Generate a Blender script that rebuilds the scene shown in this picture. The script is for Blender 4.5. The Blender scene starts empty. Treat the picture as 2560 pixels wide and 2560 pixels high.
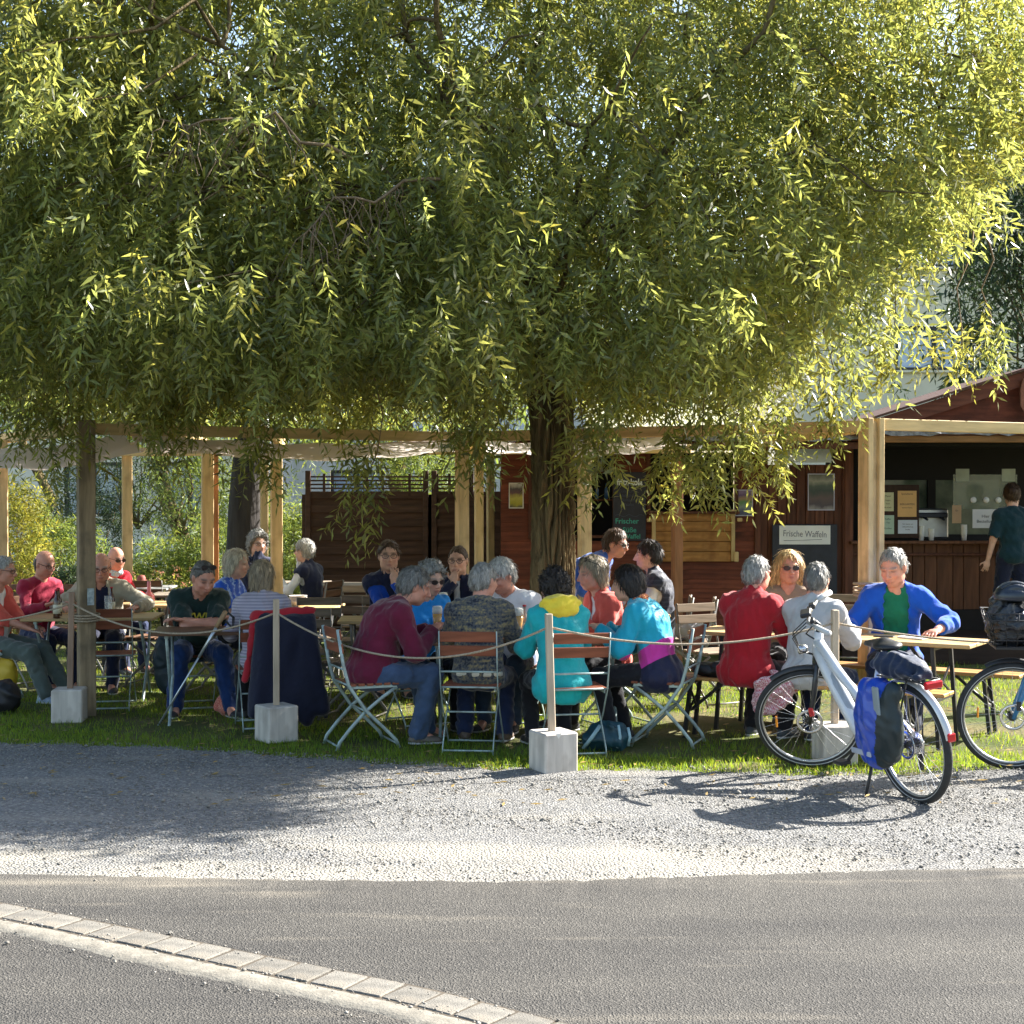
import bpy, math, random
import numpy as np
from mathutils import Vector, Matrix

# ------------------------------------------------------------------ camera, sky, sun
S = bpy.context.scene
COL = S.collection
F_PX, H_CAM, Y_HOR = 3700.0, 1.83, 1240.0          # focal length in photo pixels, eye height, horizon row
cam_d = bpy.data.cameras.new('camera')
cam = bpy.data.objects.new('camera', cam_d)
COL.objects.link(cam)
cam.location = (0, 0, H_CAM)
cam.rotation_euler = (math.radians(90) - math.atan((1280 - Y_HOR) / F_PX), 0, 0)
cam_d.sensor_width = 36
cam_d.lens = 36 * F_PX / 2560
cam_d.clip_end = 3000
S.camera = cam

SUN_EL = math.radians(35.5)
SUN_AZ = (0.885, 0.466)                             # towards the sun: right of and behind the scene
w = bpy.data.worlds.new('World')
S.world = w
w.use_nodes = True
nt = w.node_tree
sky = nt.nodes.new('ShaderNodeTexSky')
sky.sky_type = 'NISHITA'
sky.sun_disc = False
sky.sun_elevation = SUN_EL
sky.sun_rotation = math.atan2(SUN_AZ[0], SUN_AZ[1])
sky.air_density = 1.2
sky.dust_density = 1.5
nt.links.new(sky.outputs[0], nt.nodes['Background'].inputs[0])
nt.nodes['Background'].inputs[1].default_value = 0.075
sl = bpy.data.lights.new('sun', 'SUN')
sun = bpy.data.objects.new('sun', sl)
COL.objects.link(sun)
sl.energy = 5.0
sl.angle = math.radians(0.53)
sl.color = (1.0, 0.955, 0.88)
sun.location = (20, 20, 20)
sd = Vector((SUN_AZ[0] * math.cos(SUN_EL), SUN_AZ[1] * math.cos(SUN_EL), math.sin(SUN_EL)))
sun.rotation_euler = sd.to_track_quat('Z', 'Y').to_euler()
vs = S.view_settings
vs.view_transform = 'Standard'
vs.look = 'None'
vs.exposure = 2.1
vs.gamma = 1.0
vs.use_curve_mapping = False

S.cycles.max_bounces = 8
S.cycles.diffuse_bounces = 3
S.cycles.glossy_bounces = 2
S.cycles.transmission_bounces = 5
S.cycles.caustics_reflective = False
S.cycles.caustics_refractive = False

# ------------------------------------------------------------------ helpers
def at(px, py, Y):
    """photo pixel + distance -> point"""
    return Vector(((px - 1280) * Y / F_PX, Y, H_CAM - (py - Y_HOR) * Y / F_PX))

def gp(px, py):
    """photo pixel on the ground -> point"""
    Y = F_PX * H_CAM / (py - Y_HOR)
    return Vector(((px - 1280) * Y / F_PX, Y, 0))

def tag(o, label=None, cat=None, group=None, kind=None):
    if label: o['label'] = label
    if cat: o['category'] = cat
    if group: o['group'] = group
    if kind: o['kind'] = kind
    return o

def empty(name, loc=(0, 0, 0), rz=0.0):
    o = bpy.data.objects.new(name, None)
    COL.objects.link(o)
    o.location = loc
    o.rotation_euler = (0, 0, rz)
    o.empty_display_size = 0.1
    return o

def thing(name, label, cat, loc=(0, 0, 0), rz=0.0, group=None):
    return tag(empty(name, loc, rz), label, cat, group)

def link(name, me, mats=None, parent=None, loc=None, rot=None, scale=None):
    o = bpy.data.objects.new(name, me)
    COL.objects.link(o)
    if mats is not None and len(me.materials) == 0:
        for m in (mats if isinstance(mats, (list, tuple)) else [mats]):
            me.materials.append(m)
    if parent: o.parent = parent
    if loc is not None: o.location = loc
    if rot is not None: o.rotation_euler = rot
    if scale is not None: o.scale = scale
    return o

def copy_tree(o, parent=None):
    c = o.copy()
    COL.objects.link(c)
    c.parent = parent
    for ch in o.children:
        copy_tree(ch, c)
    return c

def np_mesh(name, V, Fc, smooth=False):
    """numpy verts (n,3) and faces (m,3|4) -> mesh"""
    V = np.asarray(V, np.float32); Fc = np.asarray(Fc, np.int32)
    me = bpy.data.meshes.new(name)
    n, k = Fc.shape
    me.vertices.add(len(V)); me.vertices.foreach_set('co', V.ravel())
    me.loops.add(n * k); me.loops.foreach_set('vertex_index', Fc.ravel())
    me.polygons.add(n)
    me.polygons.foreach_set('loop_start', np.arange(n, dtype=np.int32) * k)
    me.polygons.foreach_set('loop_total', np.full(n, k, np.int32))
    if smooth: me.polygons.foreach_set('use_smooth', np.ones(n, bool))
    me.update(calc_edges=True)
    return me

def set_col(me, C):
    a = me.color_attributes.new('Col', 'FLOAT_COLOR', 'POINT')
    C = np.asarray(C, np.float32)
    if C.shape[1] == 3: C = np.hstack([C, np.ones((len(C), 1), np.float32)])
    a.data.foreach_set('color', C.ravel())

class MB:
    """collects shapes, then links them as ONE mesh object"""
    def __init__(s): s.V = []; s.F = []; s.S = []
    def add(s, vs, fs, smooth=False):
        b = len(s.V); s.V += [tuple(v) for v in vs]
        s.F += [tuple(i + b for i in f) for f in fs]; s.S += [smooth] * len(fs)
        return s
    def box(s, c, d, R=None, bev=0.0):
        c = Vector(c); hx, hy, hz = d[0] / 2, d[1] / 2, d[2] / 2
        if bev <= 0 or bev * 2.2 > min(d):
            vs = [Vector((x, y, z)) for x in (-hx, hx) for y in (-hy, hy) for z in (-hz, hz)]
            fs = [(0, 1, 3, 2), (4, 6, 7, 5), (0, 4, 5, 1), (2, 3, 7, 6), (0, 2, 6, 4), (1, 5, 7, 3)]
        else:                                        # chamfered box, 24 vertices
            vs = []; idx = {}
            for sx in (-1, 1):
                for sy in (-1, 1):
                    for sz in (-1, 1):
                        for ax in range(3):
                            p = [sx * (hx - bev), sy * (hy - bev), sz * (hz - bev)]
                            p[ax] = (sx, sy, sz)[ax] * (hx, hy, hz)[ax]
                            idx[(sx, sy, sz, ax)] = len(vs); vs.append(Vector(p))
            fs = []
            for ax in range(3):
                o1, o2 = [a for a in range(3) if a != ax]
                for sg in (-1, 1):
                    q = []
                    for a, b in ((-1, -1), (1, -1), (1, 1), (-1, 1)):
                        k = [0, 0, 0]; k[ax] = sg; k[o1] = a; k[o2] = b
                        q.append(idx[(*k, ax)])
                    fs.append(tuple(q))
            for ax in range(3):
                o1, o2 = [a for a in range(3) if a != ax]
                for a in (-1, 1):
                    for b in (-1, 1):
                        q = []
                        for t, fa in ((-1, o1), (1, o1), (1, o2), (-1, o2)):
                            k = [0, 0, 0]; k[ax] = t; k[o1] = a; k[o2] = b
                            q.append(idx[(*k, fa)])
                        fs.append(tuple(q))
            for sx in (-1, 1):
                for sy in (-1, 1):
                    for sz in (-1, 1):
                        fs.append(tuple(idx[(sx, sy, sz, a)] for a in range(3)))
        if R is not None: vs = [R @ v for v in vs]
        return s.add([v + c for v in vs], fs)
    def bar(s, a, b, w, t, up=(0, 0, 1), bev=0.0):
        a = Vector(a); b = Vector(b); d = b - a; L = d.length; x = d.normalized()
        u = Vector(up)
        if abs(x.dot(u)) > .98: u = Vector((1, 0, 0))
        y = u.cross(x).normalized(); z = x.cross(y)
        R = Matrix((x, y, z)).transposed()
        return s.box((a + b) / 2, (L, w, t), R, bev)
    def tube(s, pts, r, n=8, closed=False, cap=True, flat=None):
        pts = [Vector(p) for p in pts]; m = len(pts)
        rs = r if isinstance(r, (list, tuple)) else [r] * m
        vs = []; prev = None
        for i, p in enumerate(pts):
            if closed: t = pts[(i + 1) % m] - pts[i - 1]
            else: t = pts[min(i + 1, m - 1)] - pts[max(i - 1, 0)]
            t = t.normalized() if t.length > 1e-9 else Vector((0, 0, 1))
            if prev is None:
                u = Vector((0, 0, 1)) if abs(t.z) < .9 else Vector((1, 0, 0))
                if flat is not None: u = Vector(flat)
                u = (u - t * u.dot(t)).normalized()
            else:
                u = prev - t * prev.dot(t)
                u = u.normalized() if u.length > 1e-6 else prev
            prev = u; v = t.cross(u)
            for k in range(n):
                a = 2 * math.pi * (k + .5) / n
                fu = 1.0 if flat is None else 0.35
                vs.append(p + u * (math.cos(a) * rs[i] * fu) + v * (math.sin(a) * rs[i]))
        fs = []
        for i in range(m if closed else m - 1):
            j = (i + 1) % m
            for k in range(n):
                l = (k + 1) % n
                fs.append((i * n + k, i * n + l, j * n + l, j * n + k))
        if cap and not closed:
            fs.append(tuple(range(n))[::-1]); fs.append(tuple((m - 1) * n + k for k in range(n)))
        return s.add(vs, fs, True)
    def lathe(s, prof, c=(0, 0, 0), n=16, R=None, sx=1.0, sy=1.0):
        c = Vector(c); vs = []
        for r, z in prof:
            for k in range(n):
                a = 2 * math.pi * k / n
                v = Vector((r * math.cos(a) * sx, r * math.sin(a) * sy, z))
                vs.append((R @ v if R is not None else v) + c)
        fs = []
        for i in range(len(prof) - 1):
            for k in range(n):
                l = (k + 1) % n
                fs.append((i * n + k, i * n + l, (i + 1) * n + l, (i + 1) * n + k))
        if prof[0][0] > 1e-6: fs.append(tuple(range(n))[::-1])
        if prof[-1][0] > 1e-6: fs.append(tuple((len(prof) - 1) * n + k for k in range(n)))
        return s.add(vs, fs, True)
    def prism(s, poly, a, b):
        """polygon of points swept by vector a->b"""
        a = Vector(a); b = Vector(b); n = len(poly)
        vs = [Vector(p) + a for p in poly] + [Vector(p) + b for p in poly]
        fs = [tuple(range(n))[::-1], tuple(range(n, 2 * n))]
        fs += [(i, (i + 1) % n, n + (i + 1) % n, n + i) for i in range(n)]
        return s.add(vs, fs)
    def quad(s, a, b, c, d): return s.add([a, b, c, d], [(0, 1, 2, 3)])
    def mesh(s, name):
        me = bpy.data.meshes.new(name)
        me.from_pydata(s.V, [], s.F)
        me.polygons.foreach_set('use_smooth', s.S)
        me.update()
        return me
    def build(s, name, mat, parent=None, loc=None, rot=None):
        return link(name, s.mesh(name), mat, parent, loc, rot)

# ------------------------------------------------------------------ materials
MATS = {}
def mat(name, col, rough=.6, var=.18, scale=6.0, bump=0.0, bscale=80.0, metal=0.0, stretch=(1, 1, 1),
        col2=None, rnd=0.0, spec=.5, coat=0.0, sheen=0.0, detail=4.0, vcol=False, dirt=None, alpha=None):
    if name in MATS: return MATS[name]
    m = bpy.data.materials.new(name); m.use_nodes = True
    N = m.node_tree.nodes; Lk = m.node_tree.links.new
    b = N['Principled BSDF']
    b.inputs['Roughness'].default_value = rough
    b.inputs['Metallic'].default_value = metal
    b.inputs['Specular IOR Level'].default_value = spec
    if coat: b.inputs['Coat Weight'].default_value = coat
    if sheen: b.inputs['Sheen Weight'].default_value = sheen
    tc = N.new('ShaderNodeTexCoord'); mp = N.new('ShaderNodeMapping')
    mp.inputs['Scale'].default_value = stretch
    Lk(tc.outputs['Object'], mp.inputs[0])
    no = N.new('ShaderNodeTexNoise'); no.inputs['Scale'].default_value = scale; no.inputs['Detail'].default_value = detail
    Lk(mp.outputs[0], no.inputs['Vector'])
    rmp = N.new('ShaderNodeValToRGB')
    rmp.color_ramp.elements[0].position = .3; rmp.color_ramp.elements[1].position = .7
    c = Vector(col); c2 = Vector(col2) if col2 else c
    lo = c * (1 - var) if not col2 else c; hi = c * (1 + var) if not col2 else c2
    rmp.color_ramp.elements[0].color = (*lo, 1); rmp.color_ramp.elements[1].color = (*hi, 1)
    Lk(no.outputs[0], rmp.inputs[0]); out = rmp.outputs[0]
    if vcol:
        at_ = N.new('ShaderNodeVertexColor'); at_.layer_name = 'Col'
        mx = N.new('ShaderNodeMix'); mx.data_type = 'RGBA'; mx.blend_type = 'MULTIPLY'; mx.inputs[0].default_value = 1
        Lk(at_.outputs[0], mx.inputs[6]); Lk(out, mx.inputs[7]); out = mx.outputs[2]
    if dirt:                                          # (colour, scale, amount) blotches of wear
        n2 = N.new('ShaderNodeTexNoise'); n2.inputs['Scale'].default_value = dirt[1]; n2.inputs['Detail'].default_value = 8
        Lk(tc.outputs['Object'], n2.inputs['Vector'])
        r2 = N.new('ShaderNodeValToRGB'); r2.color_ramp.elements[0].position = .48; r2.color_ramp.elements[1].position = .68
        r2.color_ramp.elements[0].color = (0, 0, 0, 1); r2.color_ramp.elements[1].color = (dirt[2],) * 3 + (1,)
        Lk(n2.outputs[0], r2.inputs[0])
        mx = N.new('ShaderNodeMix'); mx.data_type = 'RGBA'
        Lk(r2.outputs[0], mx.inputs[0]); Lk(out, mx.inputs[6]); mx.inputs[7].default_value = (*dirt[0], 1); out = mx.outputs[2]
    if rnd:
        oi = N.new('ShaderNodeObjectInfo'); ma = N.new('ShaderNodeMapRange')
        ma.inputs[3].default_value = 1 - rnd; ma.inputs[4].default_value = 1 + rnd
        Lk(oi.outputs['Random'], ma.inputs[0])
        hs = N.new('ShaderNodeHueSaturation'); Lk(ma.outputs[0], hs.inputs['Value']); Lk(out, hs.inputs['Color']); out = hs.outputs[0]
    Lk(out, b.inputs['Base Color'])
    if bump:
        n3 = N.new('ShaderNodeTexNoise'); n3.inputs['Scale'].default_value = bscale; n3.inputs['Detail'].default_value = 5
        Lk(mp.outputs[0], n3.inputs['Vector'])
        bp = N.new('ShaderNodeBump'); bp.inputs['Strength'].default_value = 1.0; bp.inputs['Distance'].default_value = bump
        Lk(n3.outputs[0], bp.inputs['Height']); Lk(bp.outputs[0], b.inputs['Normal'])
    if alpha is not None: b.inputs['Alpha'].default_value = alpha
    MATS[name] = m
    return m

def glass_mat(name, col=(.8, .9, .9), rough=.05, trans=1.0):
    if name in MATS: return MATS[name]
    m = bpy.data.materials.new(name); m.use_nodes = True
    b = m.node_tree.nodes['Principled BSDF']
    b.inputs['Base Color'].default_value = (*col, 1); b.inputs['Roughness'].default_value = rough
    b.inputs['Transmission Weight'].default_value = trans; b.inputs['IOR'].default_value = 1.35
    MATS[name] = m
    return m

def wood(name, col, axis='z', **k):
    st = {'x': (.12, 1, 1), 'y': (1, .12, 1), 'z': (1, 1, .12)}[axis]
    k.setdefault('rough', .7); k.setdefault('var', .28); k.setdefault('scale', 22); k.setdefault('bump', .0015)
    k.setdefault('bscale', 60); k.setdefault('rnd', .14); k.setdefault('spec', .25)
    return mat(name, col, stretch=st, **k)

def text_obj(body, size, material, name, parent, loc, rot, extrude=.0006, align='CENTER', bold=0.0, sx=1.0):
    cu = bpy.data.curves.new(name, 'FONT'); cu.body = body; cu.size = size; cu.extrude = extrude
    cu.align_x = align; cu.align_y = 'CENTER'; cu.offset = bold; cu.resolution_u = 3
    o = bpy.data.objects.new('tmp_text', cu); COL.objects.link(o)
    dg = bpy.context.evaluated_depsgraph_get()
    me = bpy.data.meshes.new_from_object(o.evaluated_get(dg))
    bpy.data.objects.remove(o); me.name = name
    me.materials.clear(); me.materials.append(material)
    return link(name, me, None, parent, loc, rot, (sx, 1, 1))
# ------------------------------------------------------------------ ground, gravel, road, gutter, grass
rng = np.random.RandomState(5)
random.seed(5)

def smooth_curve(pts, n=60):
    """polyline through ground points, resampled with Catmull-Rom"""
    P = [np.array(p[:2], float) for p in pts]; P = [2 * P[0] - P[1]] + P + [2 * P[-1] - P[-2]]
    out = []
    for i in range(1, len(P) - 2):
        for t in np.linspace(0, 1, n, endpoint=False):
            a, b, c, d = P[i - 1:i + 3]
            out.append(.5 * ((2 * b) + (-a + c) * t + (2 * a - 5 * b + 4 * c - d) * t * t + (-a + 3 * b - 3 * c + d) * t ** 3))
    out.append(P[-2])
    return np.array(out)

# meadow floor: one sheet to the horizon
def ground_mat():
    m = mat('meadow_soil', (.045, .075, .016), col2=(.15, .125, .065), rough=.95, scale=1.6, detail=9, bump=.02, bscale=30, spec=.1)
    return m
gn = 140
gx = np.concatenate([[-900, -200, -60], np.linspace(-18, 18, gn), [60, 200, 900]])
gy = np.concatenate([[-60, 0, 6], np.linspace(9, 30, gn), [60, 200, 1500]])
GX, GY = np.meshgrid(gx, gy, indexing='ij')
GZ = .012 * np.sin(GX * 2.1 + 1.3 * np.sin(GY * 1.7)) * np.sin(GY * 1.9 + GX * .6)
GZ = np.where(GY > 11.0, GZ, -.012 + 0 * GZ)
idx = np.arange(GX.size).reshape(GX.shape)
Fg = np.stack([idx[:-1, :-1], idx[1:, :-1], idx[1:, 1:], idx[:-1, 1:]], -1).reshape(-1, 4)
o = link('ground', np_mesh('ground', np.stack([GX, GY, GZ], -1).reshape(-1, 3), Fg, True), ground_mat())
tag(o, 'trodden grass and bare earth under the beer garden tables', kind='structure')

# gravel forecourt, a sheet with an uneven rear edge against the grass
rear = smooth_curve([gp(-700, 1815), gp(-250, 1838), gp(0, 1858), gp(350, 1872), gp(700, 1893), gp(1000, 1912), gp(1350, 1928), gp(1700, 1932), gp(2000, 1938), gp(2300, 1932), gp(2560, 1922), gp(3100, 1915)], 24)
asph = smooth_curve([gp(-700, 2188), gp(0, 2197), gp(400, 2207), gp(800, 2214), gp(1280, 2217), gp(1700, 2206), gp(2100, 2193), gp(2560, 2184), gp(3200, 2180)], 24)
xs = np.linspace(-6.5, 6.5, 260)
def edge(c, x): return np.interp(x, c[:, 0], c[:, 1])
rear_y = edge(rear, xs) + .05 * np.sin(xs * 9) + .04 * np.sin(xs * 23 + 1) + rng.normal(0, .02, len(xs))
asph_y = edge(asph, xs)
rows = 60
V = []
for j in range(rows):
    t = j / (rows - 1)
    y = (asph_y - .35) * (1 - t) + rear_y * t
    z = .006 + .010 * np.sin(xs * 1.7 + y * 2.3) * np.sin(y * 3.1) * (t > .06) + .012 * math.sin(math.pi * t)
    V.append(np.stack([xs, y, z], 1))
V = np.concatenate(V); n = len(xs)
ii = np.arange(rows * n).reshape(rows, n)
Fq = np.stack([ii[:-1, :-1], ii[:-1, 1:], ii[1:, 1:], ii[1:, :-1]], -1).reshape(-1, 4)
def gravel_mat():
    m = bpy.data.materials.new('gravel'); m.use_nodes = True; N = m.node_tree.nodes; Lk = m.node_tree.links.new
    b = N['Principled BSDF']; b.inputs['Roughness'].default_value = .9; b.inputs['Specular IOR Level'].default_value = .2
    tc = N.new('ShaderNodeTexCoord')
    vo = N.new('ShaderNodeTexVoronoi'); vo.inputs['Scale'].default_value = 70; Lk(tc.outputs['Object'], vo.inputs['Vector'])
    r = N.new('ShaderNodeValToRGB'); e = r.color_ramp.elements
    e[0].position = 0; e[0].color = (.11, .107, .10, 1); e[1].position = 1; e[1].color = (.31, .298, .27, 1)
    a = e.new(.3); a.color = (.155, .153, .150, 1); a = e.new(.7); a.color = (.190, .188, .183, 1)
    sx = N.new('ShaderNodeSeparateColor'); Lk(vo.outputs['Color'], sx.inputs[0]); Lk(sx.outputs[0], r.inputs[0])
    # patches of pale sand between the stones, more of it toward the road
    n2 = N.new('ShaderNodeTexNoise'); n2.inputs['Scale'].default_value = 1.3; n2.inputs['Detail'].default_value = 7
    mp = N.new('ShaderNodeMapping'); mp.inputs['Scale'].default_value = (.55, 1.6, 1); Lk(tc.outputs['Object'], mp.inputs[0]); Lk(mp.outputs[0], n2.inputs['Vector'])
    sp = N.new('ShaderNodeSeparateXYZ'); Lk(tc.outputs['Object'], sp.inputs[0])
    mr = N.new('ShaderNodeMapRange'); mr.inputs[1].default_value = 7.9; mr.inputs[2].default_value = 7.0; mr.inputs[3].default_value = 0; mr.inputs[4].default_value = .27
    Lk(sp.outputs[1], mr.inputs[0])
    ad = N.new('ShaderNodeMath'); Lk(n2.outputs[0], ad.inputs[0]); Lk(mr.outputs[0], ad.inputs[1])
    r2 = N.new('ShaderNodeValToRGB'); r2.color_ramp.elements[0].position = .56; r2.color_ramp.elements[1].position = .82
    Lk(ad.outputs[0], r2.inputs[0])
    mx = N.new('ShaderNodeMix'); mx.data_type = 'RGBA'; Lk(r2.outputs[0], mx.inputs[0]); Lk(r.outputs[0], mx.inputs[6])
    n4 = N.new('ShaderNodeTexNoise'); n4.inputs['Scale'].default_value = 90; n4.inputs['Detail'].default_value = 3; Lk(tc.outputs['Object'], n4.inputs['Vector'])
    r4 = N.new('ShaderNodeValToRGB'); r4.color_ramp.elements[0].color = (.25, .23, .19, 1); r4.color_ramp.elements[1].color = (.37, .34, .285, 1)
    Lk(n4.outputs[0], r4.inputs[0]); Lk(r4.outputs[0], mx.inputs[7])
    Lk(mx.outputs[2], b.inputs['Base Color'])
    bp = N.new('ShaderNodeBump'); bp.inputs['Distance'].default_value = .012; bp.invert = True; Lk(vo.outputs['Distance'], bp.inputs['Height']); Lk(bp.outputs[0], b.inputs['Normal'])
    return m
o = link('gravel_forecourt', np_mesh('gravel_forecourt', V, Fq, True), gravel_mat())
tag(o, 'grey gravel strip between the grass and the asphalt road', kind='structure')

# asphalt: sheet in front of the gravel
def asphalt_mat():
    m = bpy.data.materials.new('asphalt'); m.use_nodes = True; N = m.node_tree.nodes; Lk = m.node_tree.links.new
    b = N['Principled BSDF']; b.inputs['Roughness'].default_value = .88; b.inputs['Specular IOR Level'].default_value = .25
    tc = N.new('ShaderNodeTexCoord')
    vo = N.new('ShaderNodeTexVoronoi'); vo.inputs['Scale'].default_value = 130; Lk(tc.outputs['Object'], vo.inputs['Vector'])
    sx = N.new('ShaderNodeSeparateColor'); Lk(vo.outputs['Color'], sx.inputs[0])
    r = N.new('ShaderNodeValToRGB'); e = r.color_ramp.elements
    e[0].color = (.058, .056, .053, 1); e[1].color = (.14, .134, .124, 1); a = e.new(.6); a.color = (.084, .080, .074, 1); a = e.new(.9); a.color = (.10, .095, .087, 1)
    Lk(sx.outputs[0], r.inputs[0])
    no = N.new('ShaderNodeTexNoise'); no.inputs['Scale'].default_value = 1.1; no.inputs['Detail'].default_value = 8
    mp = N.new('ShaderNodeMapping'); mp.inputs['Scale'].default_value = (.5, 1.8, 1); Lk(tc.outputs['Object'], mp.inputs[0]); Lk(mp.outputs[0], no.inputs['Vector'])
    r2 = N.new('ShaderNodeValToRGB'); r2.color_ramp.elements[0].position = .3; r2.color_ramp.elements[0].color = (.62, .62, .63, 1); r2.color_ramp.elements[1].position = .72; r2.color_ramp.elements[1].color = (1.08, 1.06, 1.01, 1)
    Lk(no.outputs[0], r2.inputs[0])
    mx = N.new('ShaderNodeMix'); mx.data_type = 'RGBA'; mx.blend_type = 'MULTIPLY'; mx.inputs[0].default_value = 1; Lk(r.outputs[0], mx.inputs[6]); Lk(r2.outputs[0], mx.inputs[7])
    # sand that has drifted onto the tarmac
    n3 = N.new('ShaderNodeTexNoise'); n3.inputs['Scale'].default_value = 2.2; n3.inputs['Detail'].default_value = 9
    mp3 = N.new('ShaderNodeMapping'); mp3.inputs['Scale'].default_value = (.35, 2.6, 1); mp3.inputs['Location'].default_value = (3, 1, 0); Lk(tc.outputs['Object'], mp3.inputs[0]); Lk(mp3.outputs[0], n3.inputs['Vector'])
    r3 = N.new('ShaderNodeValToRGB'); r3.color_ramp.elements[0].position = .60; r3.color_ramp.elements[1].position = .80; r3.color_ramp.elements[1].color = (.32, .32, .32, 1)
    sp_ = N.new('ShaderNodeSeparateXYZ'); Lk(tc.outputs['Object'], sp_.inputs[0]); me_ = N.new('ShaderNodeMapRange'); me_.inputs[1].default_value = 6.7; me_.inputs[2].default_value = 7.02; me_.inputs[3].default_value = 0; me_.inputs[4].default_value = .16; Lk(sp_.outputs[1], me_.inputs[0])
    ad_ = N.new('ShaderNodeMath'); Lk(n3.outputs[0], ad_.inputs[0]); Lk(me_.outputs[0], ad_.inputs[1]); Lk(ad_.outputs[0], r3.inputs[0])
    m2 = N.new('ShaderNodeMix'); m2.data_type = 'RGBA'; Lk(r3.outputs[0], m2.inputs[0]); Lk(mx.outputs[2], m2.inputs[6]); m2.inputs[7].default_value = (.34, .30, .235, 1)
    Lk(m2.outputs[2], b.inputs['Base Color'])
    bp = N.new('ShaderNodeBump'); bp.inputs['Distance'].default_value = .006; Lk(vo.outputs['Distance'], bp.inputs['Height']); Lk(bp.outputs[0], b.inputs['Normal'])
    return m
AS = asphalt_mat()
xs2 = np.linspace(-9, 9, 400)
ay = edge(asph, xs2) + .005 * np.sin(xs2 * 31) + .007 * np.sin(xs2 * 13.7) + rng.normal(0, .009, len(xs2))
V = np.concatenate([np.stack([xs2, 0 * xs2 - 30, 0 * xs2 + .012], 1), np.stack([xs2, ay - .5, 0 * xs2 + .026], 1), np.stack([xs2, ay - .02, 0 * xs2 + .026], 1), np.stack([xs2, ay, 0 * xs2 + .010], 1)])
ii = np.arange(4 * 400).reshape(4, 400)
Fq = np.stack([ii[:-1, :-1], ii[:-1, 1:], ii[1:, 1:], ii[1:, :-1]], -1).reshape(-1, 4)
o = link('road', np_mesh('road', V, Fq), AS)
tag(o, 'grey asphalt road with drifted sand', kind='structure')

# gutter: a row of concrete setts along a curve, and a second row half buried in sand
gut = smooth_curve([gp(-500, 2195), gp(-220, 2237), gp(0, 2277), gp(230, 2322), gp(460, 2370), gp(650, 2410), gp(860, 2453), gp(1060, 2495), gp(1290, 2553), gp(1600, 2640), gp(1900, 2740)], 40)
seg = np.concatenate([[0], np.cumsum(np.linalg.norm(np.diff(gut, axis=0), axis=1))])
gut_o = tag(empty('gutter'), 'gutter of pale square concrete setts curving through the asphalt', kind='structure')
sett_m = mat('concrete_sett', (.165, .155, .136), rough=.95, var=.25, scale=16, bump=.004, bscale=150, rnd=.13, spec=.15, dirt=((.2, .17, .13), 9, .5))
joint_m = mat('gutter_joint', (.07, .056, .04), rough=1, var=.3)
mb = MB(); W_ = .168; pit = .166
pos = np.arange(.05, seg[-1] - .2, pit)
def on_curve(d):
    p = np.array([np.interp(d, seg, gut[:, 0]), np.interp(d, seg, gut[:, 1])])
    q = np.array([np.interp(d + .05, seg, gut[:, 0]), np.interp(d + .05, seg, gut[:, 1])])
    t = (q - p) / np.linalg.norm(q - p); return p, t, np.array([t[1], -t[0]])
bed = []
for d in np.arange(0, seg[-1], .05):
    p, t, nrm = on_curve(d)
    if nrm[1] > 0: nrm = -nrm
    bed.append((p - nrm * .008, p + nrm * .19))
V = []; Fq = []
for a, b in bed:
    V += [(a[0], a[1], .0285), (b[0], b[1], .0285)]
Fq = [(2 * i, 2 * i + 1, 2 * i + 3, 2 * i + 2) for i in range(len(bed) - 1)]
link('joint_bed', np_mesh('joint_bed', V, Fq), joint_m, gut_o)
sett_mesh = MB().box((0, 0, 0), (.151, .160, .03), None, .004).mesh('sett'); sett_mesh.materials.append(sett_m)
for i, d in enumerate(pos):
    p, t, nrm = on_curve(d)
    if nrm[1] > 0: nrm = -nrm
    c = p + nrm * .088
    link('sett', sett_mesh, None, gut_o, (c[0], c[1], .0185 + random.uniform(-.0015, .002)), (random.uniform(-.01, .01), random.uniform(-.01, .01), math.atan2(t[1], t[0]) + random.uniform(-.02, .02)))
sand_m = mat('drifted_sand', (.185, .170, .140), rough=1, var=.25, scale=20, bump=.004, bscale=90, detail=8)
V = []; nb = 6
for i, d in enumerate(np.arange(0, seg[-1], .03)):
    p, t, nrm = on_curve(d)
    if nrm[1] > 0: nrm = -nrm
    w1 = .182 + random.uniform(-.003, .006); w2 = .315 + .010 * math.sin(d * 3.1) + .006 * math.sin(d * 17.3) + random.uniform(-.005, .005)
    for j in range(nb):
        q = p + nrm * (w1 + (w2 - w1) * j / (nb - 1))
        V.append((q[0], q[1], .0305 + (.006 * math.sin(math.pi * j / (nb - 1)) + random.uniform(-.001, .001) if 0 < j < nb - 1 else (-.001 if j == 0 else -.0085))))
m_ = len(V) // nb
ii = np.arange(m_ * nb).reshape(m_, nb)
Fq = np.stack([ii[:-1, :-1], ii[1:, :-1], ii[1:, 1:], ii[:-1, 1:]], -1).reshape(-1, 4)
o = link('sand_strip', np_mesh('sand_strip', V, Fq, True), sand_m, gut_o)

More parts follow.
